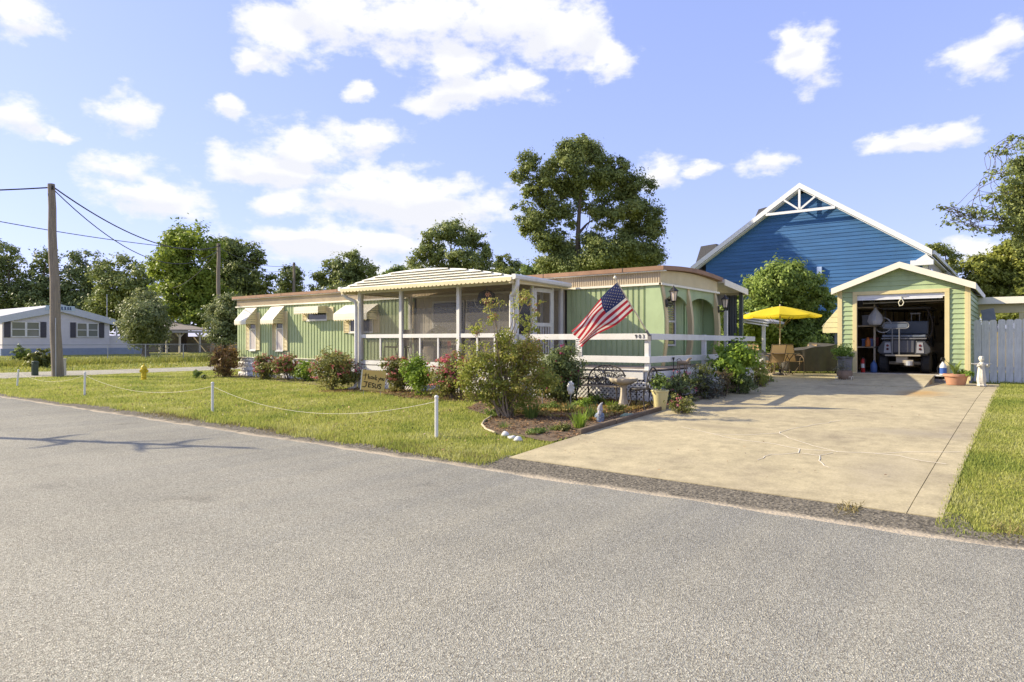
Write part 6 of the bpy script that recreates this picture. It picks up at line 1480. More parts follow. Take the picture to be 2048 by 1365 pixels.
# planters left of the ramp
gp = gnd(1690, 763)+tz; GP = pot('planter', 'tall tapered grey planter with feathery fern left of the garage', 'planter', gp, [(.13,0),(.135,.01),(.20,.62),(.215,.63),(.215,.68),(.19,.68),(.185,.6)], mat('grey_planter', (.17,.17,.17), .7, .15, 5), .18, .62, 4)
leafpart(GP, [((gp.x, gp.y, gp.z+.82), (.32,.3,.16)), ((gp.x-.18, gp.y, gp.z+.78), (.22,.2,.12))], 1500, .025, lbright)
lp_ = gnd(1686, 766)+tz+Vector((.06,-.12,0)); CS = thing('plant_stand', 'white wire stand holding a clay bowl by the ramp', 'plant stand', lp_)
q = MB()
for sx in (-1, 1):
    for sy in (-1, 1): q.tube([lp_+Vector((sx*.19, sy*.12, 0)), lp_+Vector((sx*.19, sy*.12, .15))], .009, 5)
for i in range(8): q.tube([lp_+Vector((-.19+.054*i, -.12, .02)), lp_+Vector((-.19+.054*i, -.12, .15))], .004, 4)
for zz in (.02, .15):
    for sy in (-1, 1): q.tube([lp_+Vector((-.19, sy*.12, zz)), lp_+Vector((.19, sy*.12, zz))], .008, 5)
    for sx in (-1, 1): q.tube([lp_+Vector((sx*.19, -.12, zz)), lp_+Vector((sx*.19, .12, zz))], .008, 5)
q.build('wire_frame', creamw, CS)
CB = pot('clay_bowl', 'rounded clay bowl with sparse grey herb standing on the wire stand', 'plant pot', lp_+Vector((0,0,.06)), [(.10,0),(.17,.06),(.20,.16),(.185,.25),(.17,.255),(.165,.22)], mat('brown_clay', (.24,.17,.12), .8, .3, 6), .16, .21)
leafpart(CB, [((lp_.x-.05, lp_.y, lp_.z+.42), (.22,.2,.14)), ((lp_.x+.02, lp_.y, lp_.z+.5), (.12,.12,.12))], 420, .02, leafmat('grey_herb', [(.10,.11,.07),(.18,.18,.12),(.25,.24,.18)]), cr=.5)

# ------------------------------------------------------------------ patio set
ub = gnd(1560, 752)+tz; ub = Vector((ub.x, ub.y, g(ub.x, ub.y)+.034)); D = dep(ub)
UM = thing('patio_umbrella', 'open yellow patio umbrella shading the table', 'umbrella', ub)
zt_ = onD(1560, 612, D).z; zr = onD(1560, 631, D).z; rU = 78/FPX*D*.98
q = MB(); q.tube([ub, Vector((ub.x, ub.y, zt_+.02))], .024, 8); q.build('pole', mat('umbrella_pole', (.40,.34,.24), .5), UM)
q = MB(); n = 8; V = []; F = []; K = 7; M_ = 6
for i in range(n*M_):
    a = 2*math.pi*i/(n*M_)+.25; f = (i % M_)/M_; sagf = math.sin(math.pi*f)
    for k_ in range(K+1): t = k_/K; r = rU*t*(1-.07*sagf*t); V.append((ub.x+r*math.cos(a), ub.y+r*math.sin(a), zt_-(zt_-zr)*(t**1.25)-.035*sagf*t))
    V.append((ub.x+rU*(1-.07*sagf)*math.cos(a), ub.y+rU*(1-.07*sagf)*math.sin(a), zr-.035*sagf-.05))
w_ = K+2
for i in range(n*M_):
    for k_ in range(K+1): j = (i+1) % (n*M_); F.append((i*w_+k_, i*w_+k_+1, j*w_+k_+1, j*w_+k_))
q.add(V, F); q.build('canopy', leafmat('yellow_canvas', [(.78,.62,.03),(.85,.68,.04)], .4, .8), UM)
q = MB()
for i in range(n): a = 2*math.pi*i/n+.25; q.tube([(ub.x, ub.y, zt_-.03), (ub.x+rU*.98*math.cos(a), ub.y+rU*.98*math.sin(a), zr-.01)], .008, 4); q.tube([(ub.x, ub.y, zr-.45), (ub.x+rU*.5*math.cos(a), ub.y+rU*.5*math.sin(a), zt_-(zt_-zr)*.42-.03)], .007, 4)
q.build('rib', greyw, UM); MB().lathe([(.02,0),(.03,.02),(.01,.06)], (ub.x, ub.y, zt_), 8).build('finial', MATS['umbrella_pole'], UM)
MB().lathe([(.24,0),(.24,.03),(.06,.06),(.035,.12),(.03,.2)], ub, 16).build('base_weight', dark, UM)
PT = thing('patio_table', 'round glass topped metal patio table under the yellow umbrella', 'table', ub)
q = MB(); q.lathe([(.03,.70),(.58,.70),(.585,.712),(.58,.724),(.03,.724)], ub, 28); q.build('tabletop', glassmat('table_glass', (.10,.11,.10)), PT)
frm = mat('bronze_frame', (.16,.12,.08), .5, .1, 6)
q = MB(); q.tube([(ub.x+.59*math.cos(a), ub.y+.59*math.sin(a), ub.z+.71) for a in [2*math.pi*i/28 for i in range(29)]], .014, 5); q.build('rim', frm, PT)
for i in range(4):
    a = math.pi/4+i*math.pi/2; d = Vector((math.cos(a), math.sin(a), 0)); q = MB(); q.tube([ub+d*.50+Vector((0,0,.70)), ub+d*.33+Vector((0,0,.5)), ub+d*.30+Vector((0,0,.25)), ub+d*.46], .014, 6); q.build('leg', frm, PT)
sling = leafmat('tan_sling', [(.42,.29,.15),(.47,.33,.18)], .3, .8)
def patio_chair(label, loc, rz):
    T = thing('patio_chair', label, 'chair', (0,0,0), 'tan sling patio chairs'); q = MB()
    def strip(P, w=.25):
        V = []
        for p in P: V += [(-w, p[0], p[1]), (w, p[0], p[1])]
        m = MB(); m.add(V, [(2*i, 2*i+1, 2*i+3, 2*i+2) for i in range(len(P)-1)]); return m
    strip([(-.25,.44),(-.1,.42),(.1,.41),(.22,.42)]).build('seat', sling, T); strip([(.22,.43),(.27,.55),(.33,.75),(.40,.98)]).build('backrest', sling, T)
    for s in (-1, 1):
        q = MB(); x = s*.26; q.tube([(x,-.26,.43),(x,-.1,.42),(x,.2,.42),(x,.27,.55),(x,.33,.75),(x,.41,1.0)], .013, 6); q.build('side_rail', frm, T)
        q = MB(); q.tube([(x,-.25,0),(x,-.27,.3),(x,-.24,.52),(x,-.1,.63),(x,.12,.64),(x,.29,.62)], .013, 6); q.build('armrest', frm, T)
        q = MB(); q.tube([(x,-.15,.42),(x,.05,.25),(x,.34,0)], .013, 6); q.build('leg', frm, T)
    q = MB(); q.tube([(-.26,.41,1.0),(.26,.41,1.0)], .014, 6); q.build('top_rail', frm, T)
    T.location = loc; T.rotation_euler = (0,0,rz); return T
def gp_(u, v): p = gnd(u, v); return Vector((p.x, p.y, g(p.x, p.y)+.034))
yawd = YAW
patio_chair('patio chair turned with its back to the camera left of the umbrella pole', gp_(1549, 752)+Vector((-.05,-.1,0)), yawd+R_(180+12))
patio_chair('patio chair behind the table facing the camera', ub+Vector((-.38+.55,.85,0)), yawd+R_(8))
patio_chair('patio chair seen from the side right of the table', gp_(1604, 748)+Vector((-.05,.2,0)), yawd-R_(80))
patio_chair('patio chair half hidden by the hibiscus left of the table', gp_(1520, 750)+Vector((0,.3,0)), yawd+R_(110))
# grill under a grey cover
gc = gp_(1622, 748)+Vector((-.15,.35,0)); GCv = thing('covered_grill', 'large patio object under a draped dark grey fabric cover', 'covered grill', gc)
cv = mat('cover_fabric', (.075,.07,.062), .9, .15, 4, .2, 20)
q = MB(); NA, NZ = 120, 14; V = []; F = []
for j in range(NZ+1):
    t = j/NZ
    for i in range(NA):
        a = 2*math.pi*i/NA; ca, sa = math.cos(a), math.sin(a)
        sq = (abs(ca)**3.5+abs(sa)**3.5)**(-1/3.5); fl = 1+(.10*math.sin(a*7+2*t)+.05*math.sin(a*13+1-t)+.025*math.sin(a*29))*(1-t)**.8
        lx, ly = 1.0*ca*sq*(.98+.12*(1-t))*fl, .45*sa*sq*(.95+.2*(1-t))*fl
        top_ = .98+.17*min(1,max(-1,lx))-.10*max(0,lx-.75)*4+.02*math.sin(a*7); z = top_*min(1, t*1.25) if t < .8 else top_+.06*(t-.8)/.2
        if t >= .8: f_ = 1-(t-.8)/.2; lx *= f_; ly *= f_
        p = gc+rx*lx+Vector((-SX, CX, 0))*ly; V.append((p.x, p.y, gc.z+.06+z*.86))
for j in range(NZ):
    for i in range(NA): F.append((j*NA+i, j*NA+(i+1)%NA, (j+1)*NA+(i+1)%NA, (j+1)*NA+i))
q.add(V, F); q.build('cover', cv, GCv, smooth=True)
for dx in (-.8, .8):
    for dy in (-.3, .3): p = gc+rx*dx+Vector((-SX, CX, 0))*dy; MB().tube([p, p+Vector((0,0,.3))], .03, 6).build('leg', dark, GCv)
wb_ = gp_(1655, 744)+Vector((.05,.3,0)); q = MB(); q.lathe([(.10,-.05),(.20,-.05),(.22,-.02),(.22,.02),(.20,.05),(.10,.05)], (0,0,0), 18); q.V = [(wb_.x+v[0], wb_.y+v[2], wb_.z+.24+v[1]) for v in q.V]; tag(q.build('spare_cart_wheel', rubber), 'black cart wheel leaning beside the covered grill', 'tyre'); bpy.data.objects['spare_cart_wheel'].name = 'spare_tyre'
LB = thing('little_barn_box', 'small white roofed garden box behind the hibiscus', 'garden box', gp_(1525, 752))
q0 = onD(1521, 712, 21.5); q = MB(); q.box(q0.x-.12, q0.x+.12, q0.y-.12, q0.y+.12, q0.z-.2, q0.z+.05); q.build('box', white, LB); q = MB(); q.prism([(q0.x-.2, q0.y-.2, q0.z+.04), (q0.x, q0.y-.2, q0.z+.2), (q0.x+.2, q0.y-.2, q0.z+.04)], (0,.4,0)); q.build('roof', asph_shingle, LB); MB().box(q0.x-.03, q0.x+.03, q0.y-.03, q0.y+.03, .35, q0.z-.2).build('post', white, LB)
LT = MB().box(-9.2, -5.5, 27.5, 27.56, .4, 1.05).build('wooden_rail_fence', mat('grey_rail', (.28,.27,.25), .85, .2, 5)); tag(LT, 'low weathered grey board fence behind the patio table', 'fence')

# ------------------------------------------------------------------ inside the porch
wick = mat('wicker', (.24,.19,.13), .85, .3, 30, .6, 80)
def wicker(label, c, rz):
    T = thing('wicker_chair', label, 'chair', (0,0,0), 'wicker chairs on the porch')
    q = MB(); V = []; F = []; K, L = 14, 8
    for j in range(L+1):
        t = j/L
        for i in range(K+1):
            a = math.pi*(-.15+1.3*i/K); r = .32+.06*t; h = (.36+.62*math.sin(max(0, min(math.pi, a)))**.5*t) if t > 0 else .36
            V.append((r*math.cos(a), r*math.sin(a)*.9, h))
    for j in range(L):
        for i in range(K): F.append((j*(K+1)+i, j*(K+1)+i+1, (j+1)*(K+1)+i+1, (j+1)*(K+1)+i))
    q.add(V, F); q.build('backrest', wick, T)
    MB().lathe([(.02,.36),(.30,.36),(.31,.40),(.29,.44),(.02,.45)], (0,0,0), 18).build('seat', mat('cushion', (.30,.24,.19), .9), T); MB().lathe([(.24,0),(.22,.18),(.29,.36)], (0,0,0), 16, close=False).build('base', wick, T)
    q = MB(); q.tube([(.38*math.cos(math.pi*(-.15+1.3*i/K)), .345*math.sin(math.pi*(-.15+1.3*i/K)), V[L*(K+1)+i][2]) for i in range(K+1)], .025, 6); q.build('rim', wick, T)
    T.location = c; T.rotation_euler = (0,0,rz)
wicker('wicker chair with rounded back behind the middle porch bay', (-12.75, 13.3, zf), R_(15)); wicker('wicker chair with rounded back behind the crape myrtle porch bay', (-11.35, 13.4, zf), R_(-20))
LG = thing('lounge_chair', 'green framed metal chair with mesh back in the left porch bay', 'chair', (-14.2, 13.3, zf))
gch = mat('green_chair', (.20,.26,.13), .5); q = MB()
for s in (-1, 1): q.tube([(-14.2+s*.27, 13.0, zf), (-14.2+s*.3, 13.05, zf+.42), (-14.2+s*.27, 13.5, zf+.4), (-14.2+s*.24, 13.66, zf+.95)], .02, 6); q.tube([(-14.2+s*.27, 13.55, zf), (-14.2+s*.27, 13.45, zf+.4)], .018, 6)
q.build('frame', gch, LG); q = MB(); q.obox((-14.2, 13.25, zf+.42), (.26,0,0), (0,.23,-.01), (0,0,.012)); q.build('seat', dark, LG); q = MB(); q.obox((-14.2, 13.6, zf+.68), (.24,0,0), (0,.06,.24), (0,.012,0)); q.build('backrest', darkbrown, LG)
DT = thing('porch_table', 'dark wooden table with a plant inside the screened porch', 'table', (-13.8, 13.9, zf))
MB().box(-14.5, -13.2, 13.75, 14.3, zf+.72, zf+.76).build('tabletop', darkbrown, DT)
for x in (-14.45, -13.3):
    for y in (13.8, 14.2): MB().box(x, x+.06, y, y+.06, zf, zf+.72).build('leg', darkbrown, DT)
pp = pot('plant_pot', 'small potted fern standing on the porch behind the screen', 'plant pot', Vector((-12.05, 13.0, zf+.45)), [(.09,0),(.13,.2),(.14,.22),(.12,.22)], mat('pot_tan', (.4,.3,.2), .8), .12, .2, 14); leafpart(pp, [((-12.05, 13.0, zf+.78), (.36,.32,.18))], 800, .045, lolive)
PS = thing('pot_stand', 'wooden stand under the porch fern', 'stand', (-12.05, 13.0, zf)); MB().box(-12.2, -11.9, 12.85, 13.15, zf+.4, zf+.45).build('top', darkbrown, PS); MB().box(-12.08, -12.02, 12.97, 13.03, zf, zf+.4).build('leg', darkbrown, PS)
HD = thing('hanging_decoration', 'dark hanging lamp and ornament high in the third porch bay', 'hanging lamp', (-10.6, 13.2, 2.6))
q = MB(); q.lathe([(.05,.22),(.20,.14),(.24,.0),(.22,-.12),(.10,-.18)], (-10.75, 13.1, 2.62), 16); q.build('lamp_shade', mat('dark_shade', (.06,.065,.08), .5), HD); q = MB(); q.tube([(-10.75, 13.1, 2.84), (-10.75, 13.1, 2.96)], .008, 5); q.build('chain', steel, HD)
q = MB(); q.tube([(-10.95+.24*math.cos(a)+.2, 12.9, 2.62+.27*math.sin(a)) for a in [math.pi+math.pi*i/10 for i in range(11)]], .012, 5); q.build('hoop', creamw, HD)
RG = thing('garden_flag', 'small red white and blue banner behind the porch screen', 'banner', (-12.0, 12.75, 1.4)); q = MB(); q.box(-11.72, -11.60, 12.7, 12.705, 1.18, 1.55); q.build('banner_cloth', mat('banner_red', (.40,.06,.04), .8), RG); q = MB(); q.box(-11.72, -11.60, 12.70, 12.706, 1.12, 1.178); q.build('banner_hem', mat('banner_blue', (.06,.07,.2), .8), RG)
VL = thing('lace_valance', 'scalloped lace valance across the porch screens', 'curtain', (-12, 12.6, 2.4)); q = MB()
vm = screenmat('lace', (.45,.42,.38), .35)
for (xa, xb) in ((-13.05, -11.15), (-11.05, -9.45)):
    n = 12; V = []; m_ = n*4
    for i in range(m_+1): x = xa+(xb-xa)*i/m_; V += [(x, 12.62, 1.0), (x, 12.62, 2.38+.05*abs(math.sin(math.pi*i/4)))]
    q.add(V, [(2*i, 2*i+2, 2*i+3, 2*i+1) for i in range(m_)])
q.build('lace_panel', vm, VL)
# ================================================================== SHRUBS AND BEDDING
def flowermat(name, cols): return leafmat(name, cols, .3, .7)
pink = flowermat('pink_bloom', [(.42,.06,.10),(.55,.12,.15),(.50,.20,.18)])
redl = leafmat('leaf_red', [(0.117,0.078,0.029),(0.258,0.121,0.049),(0.375,0.221,0.069),(0.235,0.243,0.059)])
azal = leafmat('leaf_azalea', [(0.081,0.101,0.025),(0.189,0.204,0.043),(0.324,0.305,0.065),(0.459,0.330,0.108)])
grn = leafmat('leaf_green', [(0.108,0.169,0.018),(0.197,0.287,0.030),(0.323,0.423,0.045),(0.466,0.541,0.075)], .42)
rust = leafmat('leaf_crape', [(0.167,0.212,0.033),(0.288,0.343,0.046),(0.409,0.408,0.066),(0.500,0.391,0.092),(0.544,0.278,0.092)], .45)
def shrub(name, label, u0, u1, vt, vb, n, leaf, lm, flowers=0, fm=None, cat='shrub', group=None, fl=.028, topbias=True, cr=.30, depth=1.0, stems=10, offs=0):
    b = gnd((u0+u1)/2, vb-3); D = dep(b)+offs; w = (u1-u0)/2/FPX*D
    r3 = ray((u0+u1)/2, vb)
    lim = 14.28 if b.x < -15 else (12.3 if b.x < -9.3 else (DY-.15 if b.x < DX and b.y < 13.6 else 99))
    if r3[1]*D+w*.85*depth > lim: D = (lim-w*.85*depth)/r3[1]
    w = (u1-u0)/2/FPX*D; b = Vector((r3[0]*D, r3[1]*D, 0)); b.z = g(b.x, b.y); h = max(.1, CAMZ+(682-vt)/FPX*D-b.z)
    T = thing(name, label, cat, b, group); lob = []
    w *= 1.08
    for i in range(9):
        a = random.uniform(0, 2*math.pi); r = w*random.uniform(.1, .55); z = random.uniform(.28, .72)*h
        lob.append(((b.x+r*math.cos(a), b.y+r*math.sin(a)*depth, b.z+z), (w*random.uniform(.5,.68), w*random.uniform(.5,.68)*depth, h*random.uniform(.25,.36))))
    lob.append(((b.x, b.y, b.z+h*.5), (w*.92, w*.92*depth, h*.48))); 
    P, Nn, cc = foliage(lob, max(30, n//28), n, leaf, cr, fill=.45); V, F = leafquads(P, Nn, np.full(n, leaf)); npmesh('foliage', V, F, lm, T)
    if flowers:
        flowers = int(flowers*2.6); fl *= .85
        P, Nn, cc = foliage(lob, flowers//5, flowers, fl, .12, fill=.92)
        kp = (P[:,2] > b.z+h*.3) if topbias else np.ones(len(P), bool); V, F = leafquads(P[kp], Nn[kp], np.full(kp.sum(), fl), .8); npmesh('flowers', V, F, fm, T, 'stuff')
    q = MB()
    for i in range(stems): a = random.uniform(0, 6.28); e = random.choice(lob)[0]; q.tube(curvy(b+Vector((.06*math.cos(a), .06*math.sin(a), -.02)), e, 4, .1), [.014,.012,.010,.008,.005], 5, cap=False)
    q.build('stems', bark, T); return T
shrub('bush', 'reddish brown rounded bush at the far left corner of the green home', 420, 476, 692, 755, 3600, .045, redl)
shrub('azalea_bush', 'dark pink speckled azalea beside the white block corner', 506, 556, 706, 757, 2800, .04, azal, 380, pink)
shrub('azalea_bush', 'brighter pink azalea under the second tall window', 550, 602, 706, 759, 2600, .04, azal, 420, pink)
shrub('bush', 'low bright green bush between the pink azaleas', 592, 634, 720, 766, 2200, .035, grn)
shrub('azalea_bush', 'largest rounded azalea with pink top left of the porch', 620, 714, 698, 784, 7000, .036, azal, 300, pink)
shrub('azalea_bush', 'leggy pale pink azalea right of the handmade sign', 768, 822, 708, 786, 3400, .034, azal, 350, flowermat('pale_pink_bloom', [(.55,.25,.2),(.5,.12,.12)]))
shrub('bush', 'bright green upright bush before the middle porch bay', 806, 868, 712, 796, 5200, .03, grn)
shrub('azalea_bush', 'loose pink flowering azalea left of the crape myrtle', 858, 948, 706, 802, 5200, .034, azal, 420, pink)
shrub('vine', 'leafy climbing vine growing up the porch screens', 838, 890, 660, 735, 520, .035, lolive, 0, cr=.45, stems=6, offs=.3)
shrub('rose_bush', 'dark leafed rose bush with magenta blooms left of the bench', 1076, 1164, 692, 812, 9500, .036, ldark, 160, flowermat('magenta_bloom', [(.35,.03,.14),(.45,.06,.2)]))
shrub('seedling', 'small leafy seedling on the lawn left of the rust coloured bush', 382, 402, 738, 760, 260, .04, lmid, stems=4); shrub('seedling', 'dark tiny seedling to the right of the taller lawn seedling', 402, 414, 748, 762, 130, .035, ldark, stems=3)
# crape myrtle: many stems fanning from the ground
cb = gnd(1012, 836); D = dep(cb); CM = thing('crape_myrtle', 'tall multi stemmed crape myrtle turning rust before the porch corner', 'shrub', cb)
lob = []; q = MB(); tips = []
tg = [(930,690),(945,740),(952,655),(975,700),(985,640),(992,612),(1010,660),(1015,720),(1030,620),(1050,600),(1062,650),(1052,700),(1072,610),(1080,690),(1082,740),(1000,760),(1040,765),(965,775),(935,770),(1080,775),(1020,690),(975,740),(1048,735),(978,598),(1042,640)]
for (u, v) in tg:
    e = onD(u, v, D+random.uniform(-.45, .5)); st = cb+Vector((random.uniform(-.12,.12), random.uniform(-.12,.12), 0)); P = curvy(st, e, 6, .06); q.tube(P, [.022,.019,.016,.013,.010,.007,.004], 6, cap=False)
    lob.append((tuple(e), (.17,.17,.20)))
    for t in (.55, .75): p = P[int(t*6)]; lob.append((tuple(p), (.15,.15,.16))); e2 = p+Vector((random.uniform(-.25,.25), random.uniform(-.25,.25), random.uniform(.1,.35))); q.tube([p, e2], .006, 4, cap=False)
for (u, v, r_) in ((960,720,.24),(1000,735,.26),(1040,715,.26),(1070,735,.24),(1000,775,.26),(1050,770,.26),(950,775,.2),(1015,680,.2),(1060,690,.2),(940,740,.2),(1088,760,.22),(985,800,.2),(1045,800,.22)): lob.append((tuple(onD(u, v, D)), (r_*1.25, r_*1.25, r_*1.25)))
q.build('stems', mat('crape_bark', (.26,.20,.13), .8, .2, 10), CM)
P, Nn, cc = foliage(lob, 650, 17000, .026, .42, fill=.25); V, F = leafquads(P, Nn, np.full(len(P), .026)); npmesh('foliage', V, F, rust, CM)
P, Nn, cc = foliage([(tuple(onD(u, v, D)), (.09,.09,.12)) for u, v in ((975,598),(1046,596),(1068,612),(985,630),(960,668),(1075,690))], 40, 520, .02, .4); V, F = leafquads(P, Nn, np.full(len(P), .02)); npmesh('seed_heads', V, F, leafmat('seed_head', [(.30,.14,.08),(.38,.2,.12)]), CM, 'stuff')
# grassy clumps in the bed
def clump(label, u, v, n, L, w, lm, sp=.8, cat='plant'):
    b = gnd(u, v); T = thing('grassy_plant', label, cat, b); strap(T, b, n, L, w, lm, sp, 'foliage', .10)
clump('dark green strap leaved clump at the foot of the crape myrtle', 1062, 838, 110, .42, .008, lmid, .9)
clump('spiky dark yucca like plant under the white oval stake', 1138, 826, 50, .34, .009, ldark, 1.0)
clump('tall light green daylily clump left of the gnome', 1160, 858, 90, .40, .008, grn, .6); clump('second daylily clump just behind the gnome', 1182, 842, 70, .38, .008, lmid, .6)
clump('small green tuft at the pale bed border', 1008, 858, 40, .16, .006, lmid, .9); clump('low dark tuft in the middle of the mulch', 1108, 862, 45, .13, .006, lmid, 1.0)
clump('weedy tuft of leaves beside the birdbath foot', 1222, 818, 40, .22, .008, grn, .8)
for lab, u, v, wp, hp, lm_ in (('low green plant spreading at the left foot of the crape myrtle', 992, 838, 44, 26, lmid), ('small mid green plant between the strap leaved clump and the stake', 1100, 826, 40, 26, lmid),
        ('low light green plant right of the white oval stake', 1168, 822, 44, 24, grn), ('weedy green plant between the gnome and the birdbath', 1228, 830, 46, 24, lolive), ('flat green weed patch in the front of the mulch bed', 1072, 872, 46, 14, lmid), ('small olive weed near the board edging front', 1128, 866, 34, 14, lolive), ('leafy green plant in front of the garden bench legs', 1195, 814, 46, 26, lmid)):
    shrub('plant', lab, u-wp/2, u+wp/2, v-hp, v, 620, .022, lm_, cat='plant', stems=4, cr=.45)
# plants along the driveway side of the deck
def bedplant(name, label, u, v, wpx, hpx, n, leaf, lm, fl=0, fm=None, cat='plant', flsz=.02, stems=9, cr=.34, offs=0): return shrub(name, label, u-wpx/2, u+wpx/2, v-hpx, v, n, leaf, lm, fl, fm, cat, None, flsz, True, cr, 1.0, stems, offs)
wht = flowermat('pink_small', [(.5,.10,.16),(.6,.3,.3)])
bedplant('rose_bush', 'open rose bush with pink blooms behind the yellow pot', 1362, 806, 62, 72, 1900, .028, ldark, 90, wht, 'shrub')
bedplant('spreading_plant', 'low flowering plant spilling onto the driveway right of the yellow pot', 1362, 832, 56, 42, 1100, .022, azal, 50, wht)
bedplant('perennial', 'tall dark stemmed perennial beside the deck rail', 1402, 802, 50, 84, 1300, .026, lolive, 0); bedplant('perennial', 'grey leaved straggly perennial in the middle of the side bed', 1420, 802, 56, 56, 1500, .024, leafmat('leaf_grey', [(.08,.09,.06),(.14,.14,.09),(.22,.2,.13)]))
bedplant('perennial', 'brown dried perennial leaning toward the hibiscus', 1446, 798, 40, 66, 900, .024, leafmat('leaf_brown', [(.10,.07,.03),(.2,.13,.06),(.15,.14,.04)]))
bedplant('hibiscus', 'big bright lime leafed hibiscus at the deck end', 1465, 790, 84, 106, 3000, .055, grn, 0, None, 'shrub', stems=14)
bedplant('perennial', 'dark low shrub under the lime hibiscus', 1478, 792, 62, 50, 1700, .028, ldark); bedplant('perennial', 'orange tinged plant beside the little roofed box', 1517, 778, 40, 74, 1300, .026, rust); bedplant('perennial', 'last green plant at the driveway end of the bed', 1528, 774, 36, 44, 1100, .024, lmid, 30, flowermat('white_small', [(.6,.5,.45),(.7,.65,.6)]))
bedplant('pot_plant_cascade', 'trailing shrub behind the patio chair legs', 1540, 750, 36, 34, 700, .03, azal)
DO = thing('deer_ornament', 'rusty metal animal garden ornament against the deck side', 'garden ornament', gnd(1362, 800)); q = MB(); oz = onD(1362, 725, dep(gnd(1362, 800))); 
q.tube([oz+rx*-.08, oz, oz+rx*.12, oz+rx*.18+Vector((0,0,.08))], [.035,.045,.04,.02], 8); q.tube([oz+rx*.17+Vector((0,0,.07)), oz+rx*.23+Vector((0,0,.1))], [.03,.014], 6)
for s in (-.07, -.03, .08, .12): q.tube([oz+rx*s, oz+rx*s-Vector((0,0,.35))], .012, 5)
q.build('body', mat('rusty_ornament', (.25,.19,.13), .8, .2, 10), DO)
q = MB(); cq = onD(1347, 722, dep(gnd(1362,800))); q.tube([cq-Vector((0,0,.5)), cq+Vector((0,0,.0)), cq+Vector((0,0,.08))], [.008,.008,.03], 6); q.tube([cq+rx*.12+Vector((.05*math.cos(a),0,.05*math.sin(a)))  for a in [math.pi*i/6 for i in range(7)]], .008, 5); q.build('hanger_hook', dark, DO)

# ================================================================== TREES
lpine = leafmat('leaf_pine', [(0.078,0.101,0.034),(0.143,0.178,0.047),(0.236,0.266,0.074),(0.342,0.355,0.104)], .25)
loak = leafmat('leaf_oak', [(0.095,0.117,0.034),(0.176,0.209,0.052),(0.297,0.326,0.074),(0.431,0.418,0.104)], .3)
lyel = leafmat('leaf_yellowgreen', [(0.101,0.159,0.016),(0.203,0.263,0.028),(0.322,0.367,0.043),(0.455,0.461,0.070)], .4)
lpear = leafmat('leaf_pear', [(0.083,0.111,0.036),(0.164,0.199,0.059),(0.305,0.309,0.098),(0.469,0.442,0.156)], .3)
C1 = [(770,110,110,55),(640,200,130,75),(830,230,130,85),(270,290,105,75),(480,330,110,85),(650,330,125,85),(930,300,110,65),(1110,330,75,65),(780,430,150,80),(1000,440,140,75),(1200,470,130,85),(1340,520,75,75),(140,460,55,65),(280,560,75,85),(130,700,40,32),(330,830,120,90),(260,930,75,70),(500,780,100,80),(600,560,80,80),(680,650,60,50),(880,720,95,60),(930,620,90,50),(1150,600,130,75),(1250,720,140,80),(1400,800,95,80),(1380,920,115,75),(1200,900,110,90),(1000,850,80,50),(420,1000,130,85),(600,1100,150,105),(480,1200,150,75),(850,1010,115,70),(900,1120,160,100),(1130,1080,160,100),(1300,1100,150,90),(1450,1140,85,50),(700,1240,200,70),(1000,1240,200,70),(1300,1220,200,60),(560,950,50,50),(400,440,110,70),(330,520,90,70),(560,500,110,80),(200,400,70,70),(430,640,110,70),(250,700,70,60),(700,560,90,60),(560,700,90,60),(760,690,70,50),(1050,760,110,60),(180,820,50,50),(900,520,120,60),(620,770,70,60),(900,780,90,60),(880,870,70,50),(960,700,80,60),(660,850,70,50),(760,600,60,50)]
L = [(1000+x/4.55, 260+y/4.55, a/4.55, b/4.55) for x, y, a, b in C1]
b0 = onD(1164, 700, 44); b0.z = .4
tree('oak_tree', 'tallest broad oak with open limbs rising behind the green home', b0, onD(1168, 330, 44), pxlobes(L, 44, 1.1), 74000, .088, loak, .30, 900, clump_r=.46, twigs=160, fork=.3, limbs=40, fill=.4)
def T_(label, D, ubase, utop, vtop, lobes, n, leaf, lm, tr, nc=None, name='tree', **k):
    b = onD(ubase, 700, D); b.z = g(b.x, b.y) if D < 60 else .4
    return tree(name, label, b, onD(utop, vtop, D), pxlobes(lobes, D), n, leaf, lm, tr, nc, **k)
T_('dome topped tree with bare grey limbs rising behind the porch roof', 62, 905, 902, 490, [(900,462,40,18),(868,480,30,20),(935,478,34,22),(850,505,26,16),(960,505,28,20),(875,515,30,18),(930,520,40,20),(830,525,26,14),(975,530,22,18),(900,540,40,16),(850,545,30,14),(960,548,34,14)], 12000, .13, loak, .3, 200, twigs=60)
T_('broad medium tree between distant pole and porch roof', 75, 695, 695, 540, [(712,520,28,18),(690,535,34,18),(660,528,18,14),(735,540,26,16),(650,555,26,16),(690,560,44,20),(740,562,26,16),(630,578,16,10),(700,585,60,16)], 9000, .16, loak, .3, 160)
T_('pine behind the distant utility pole', 90, 582, 582, 545, [(580,548,24,16),(570,565,18,12),(598,568,16,14),(582,580,28,12),(562,585,16,8)], 3600, .17, lpine, .2, 90)
T_('large yellow green tree left of the slim pole', 68, 365, 365, 520, [(360,490,45,34),(335,520,34,34),(385,480,40,26),(420,500,34,34),(330,560,34,36),(370,555,46,40),(345,600,40,36),(400,570,40,44),(360,625,44,24),(420,600,34,44),(400,630,40,26),(310,530,14,20)], 17000, .19, lyel, .45, 230)
T_('dark leafy tree right of the slim pole', 74, 475, 470, 530, [(460,495,34,26),(490,515,36,30),(445,540,30,36),(480,555,44,34),(515,520,22,20),(525,555,26,22),(460,590,40,36),(510,590,36,24),(450,620,40,30),(540,575,18,16)], 14000, .18, loak, .4, 200)
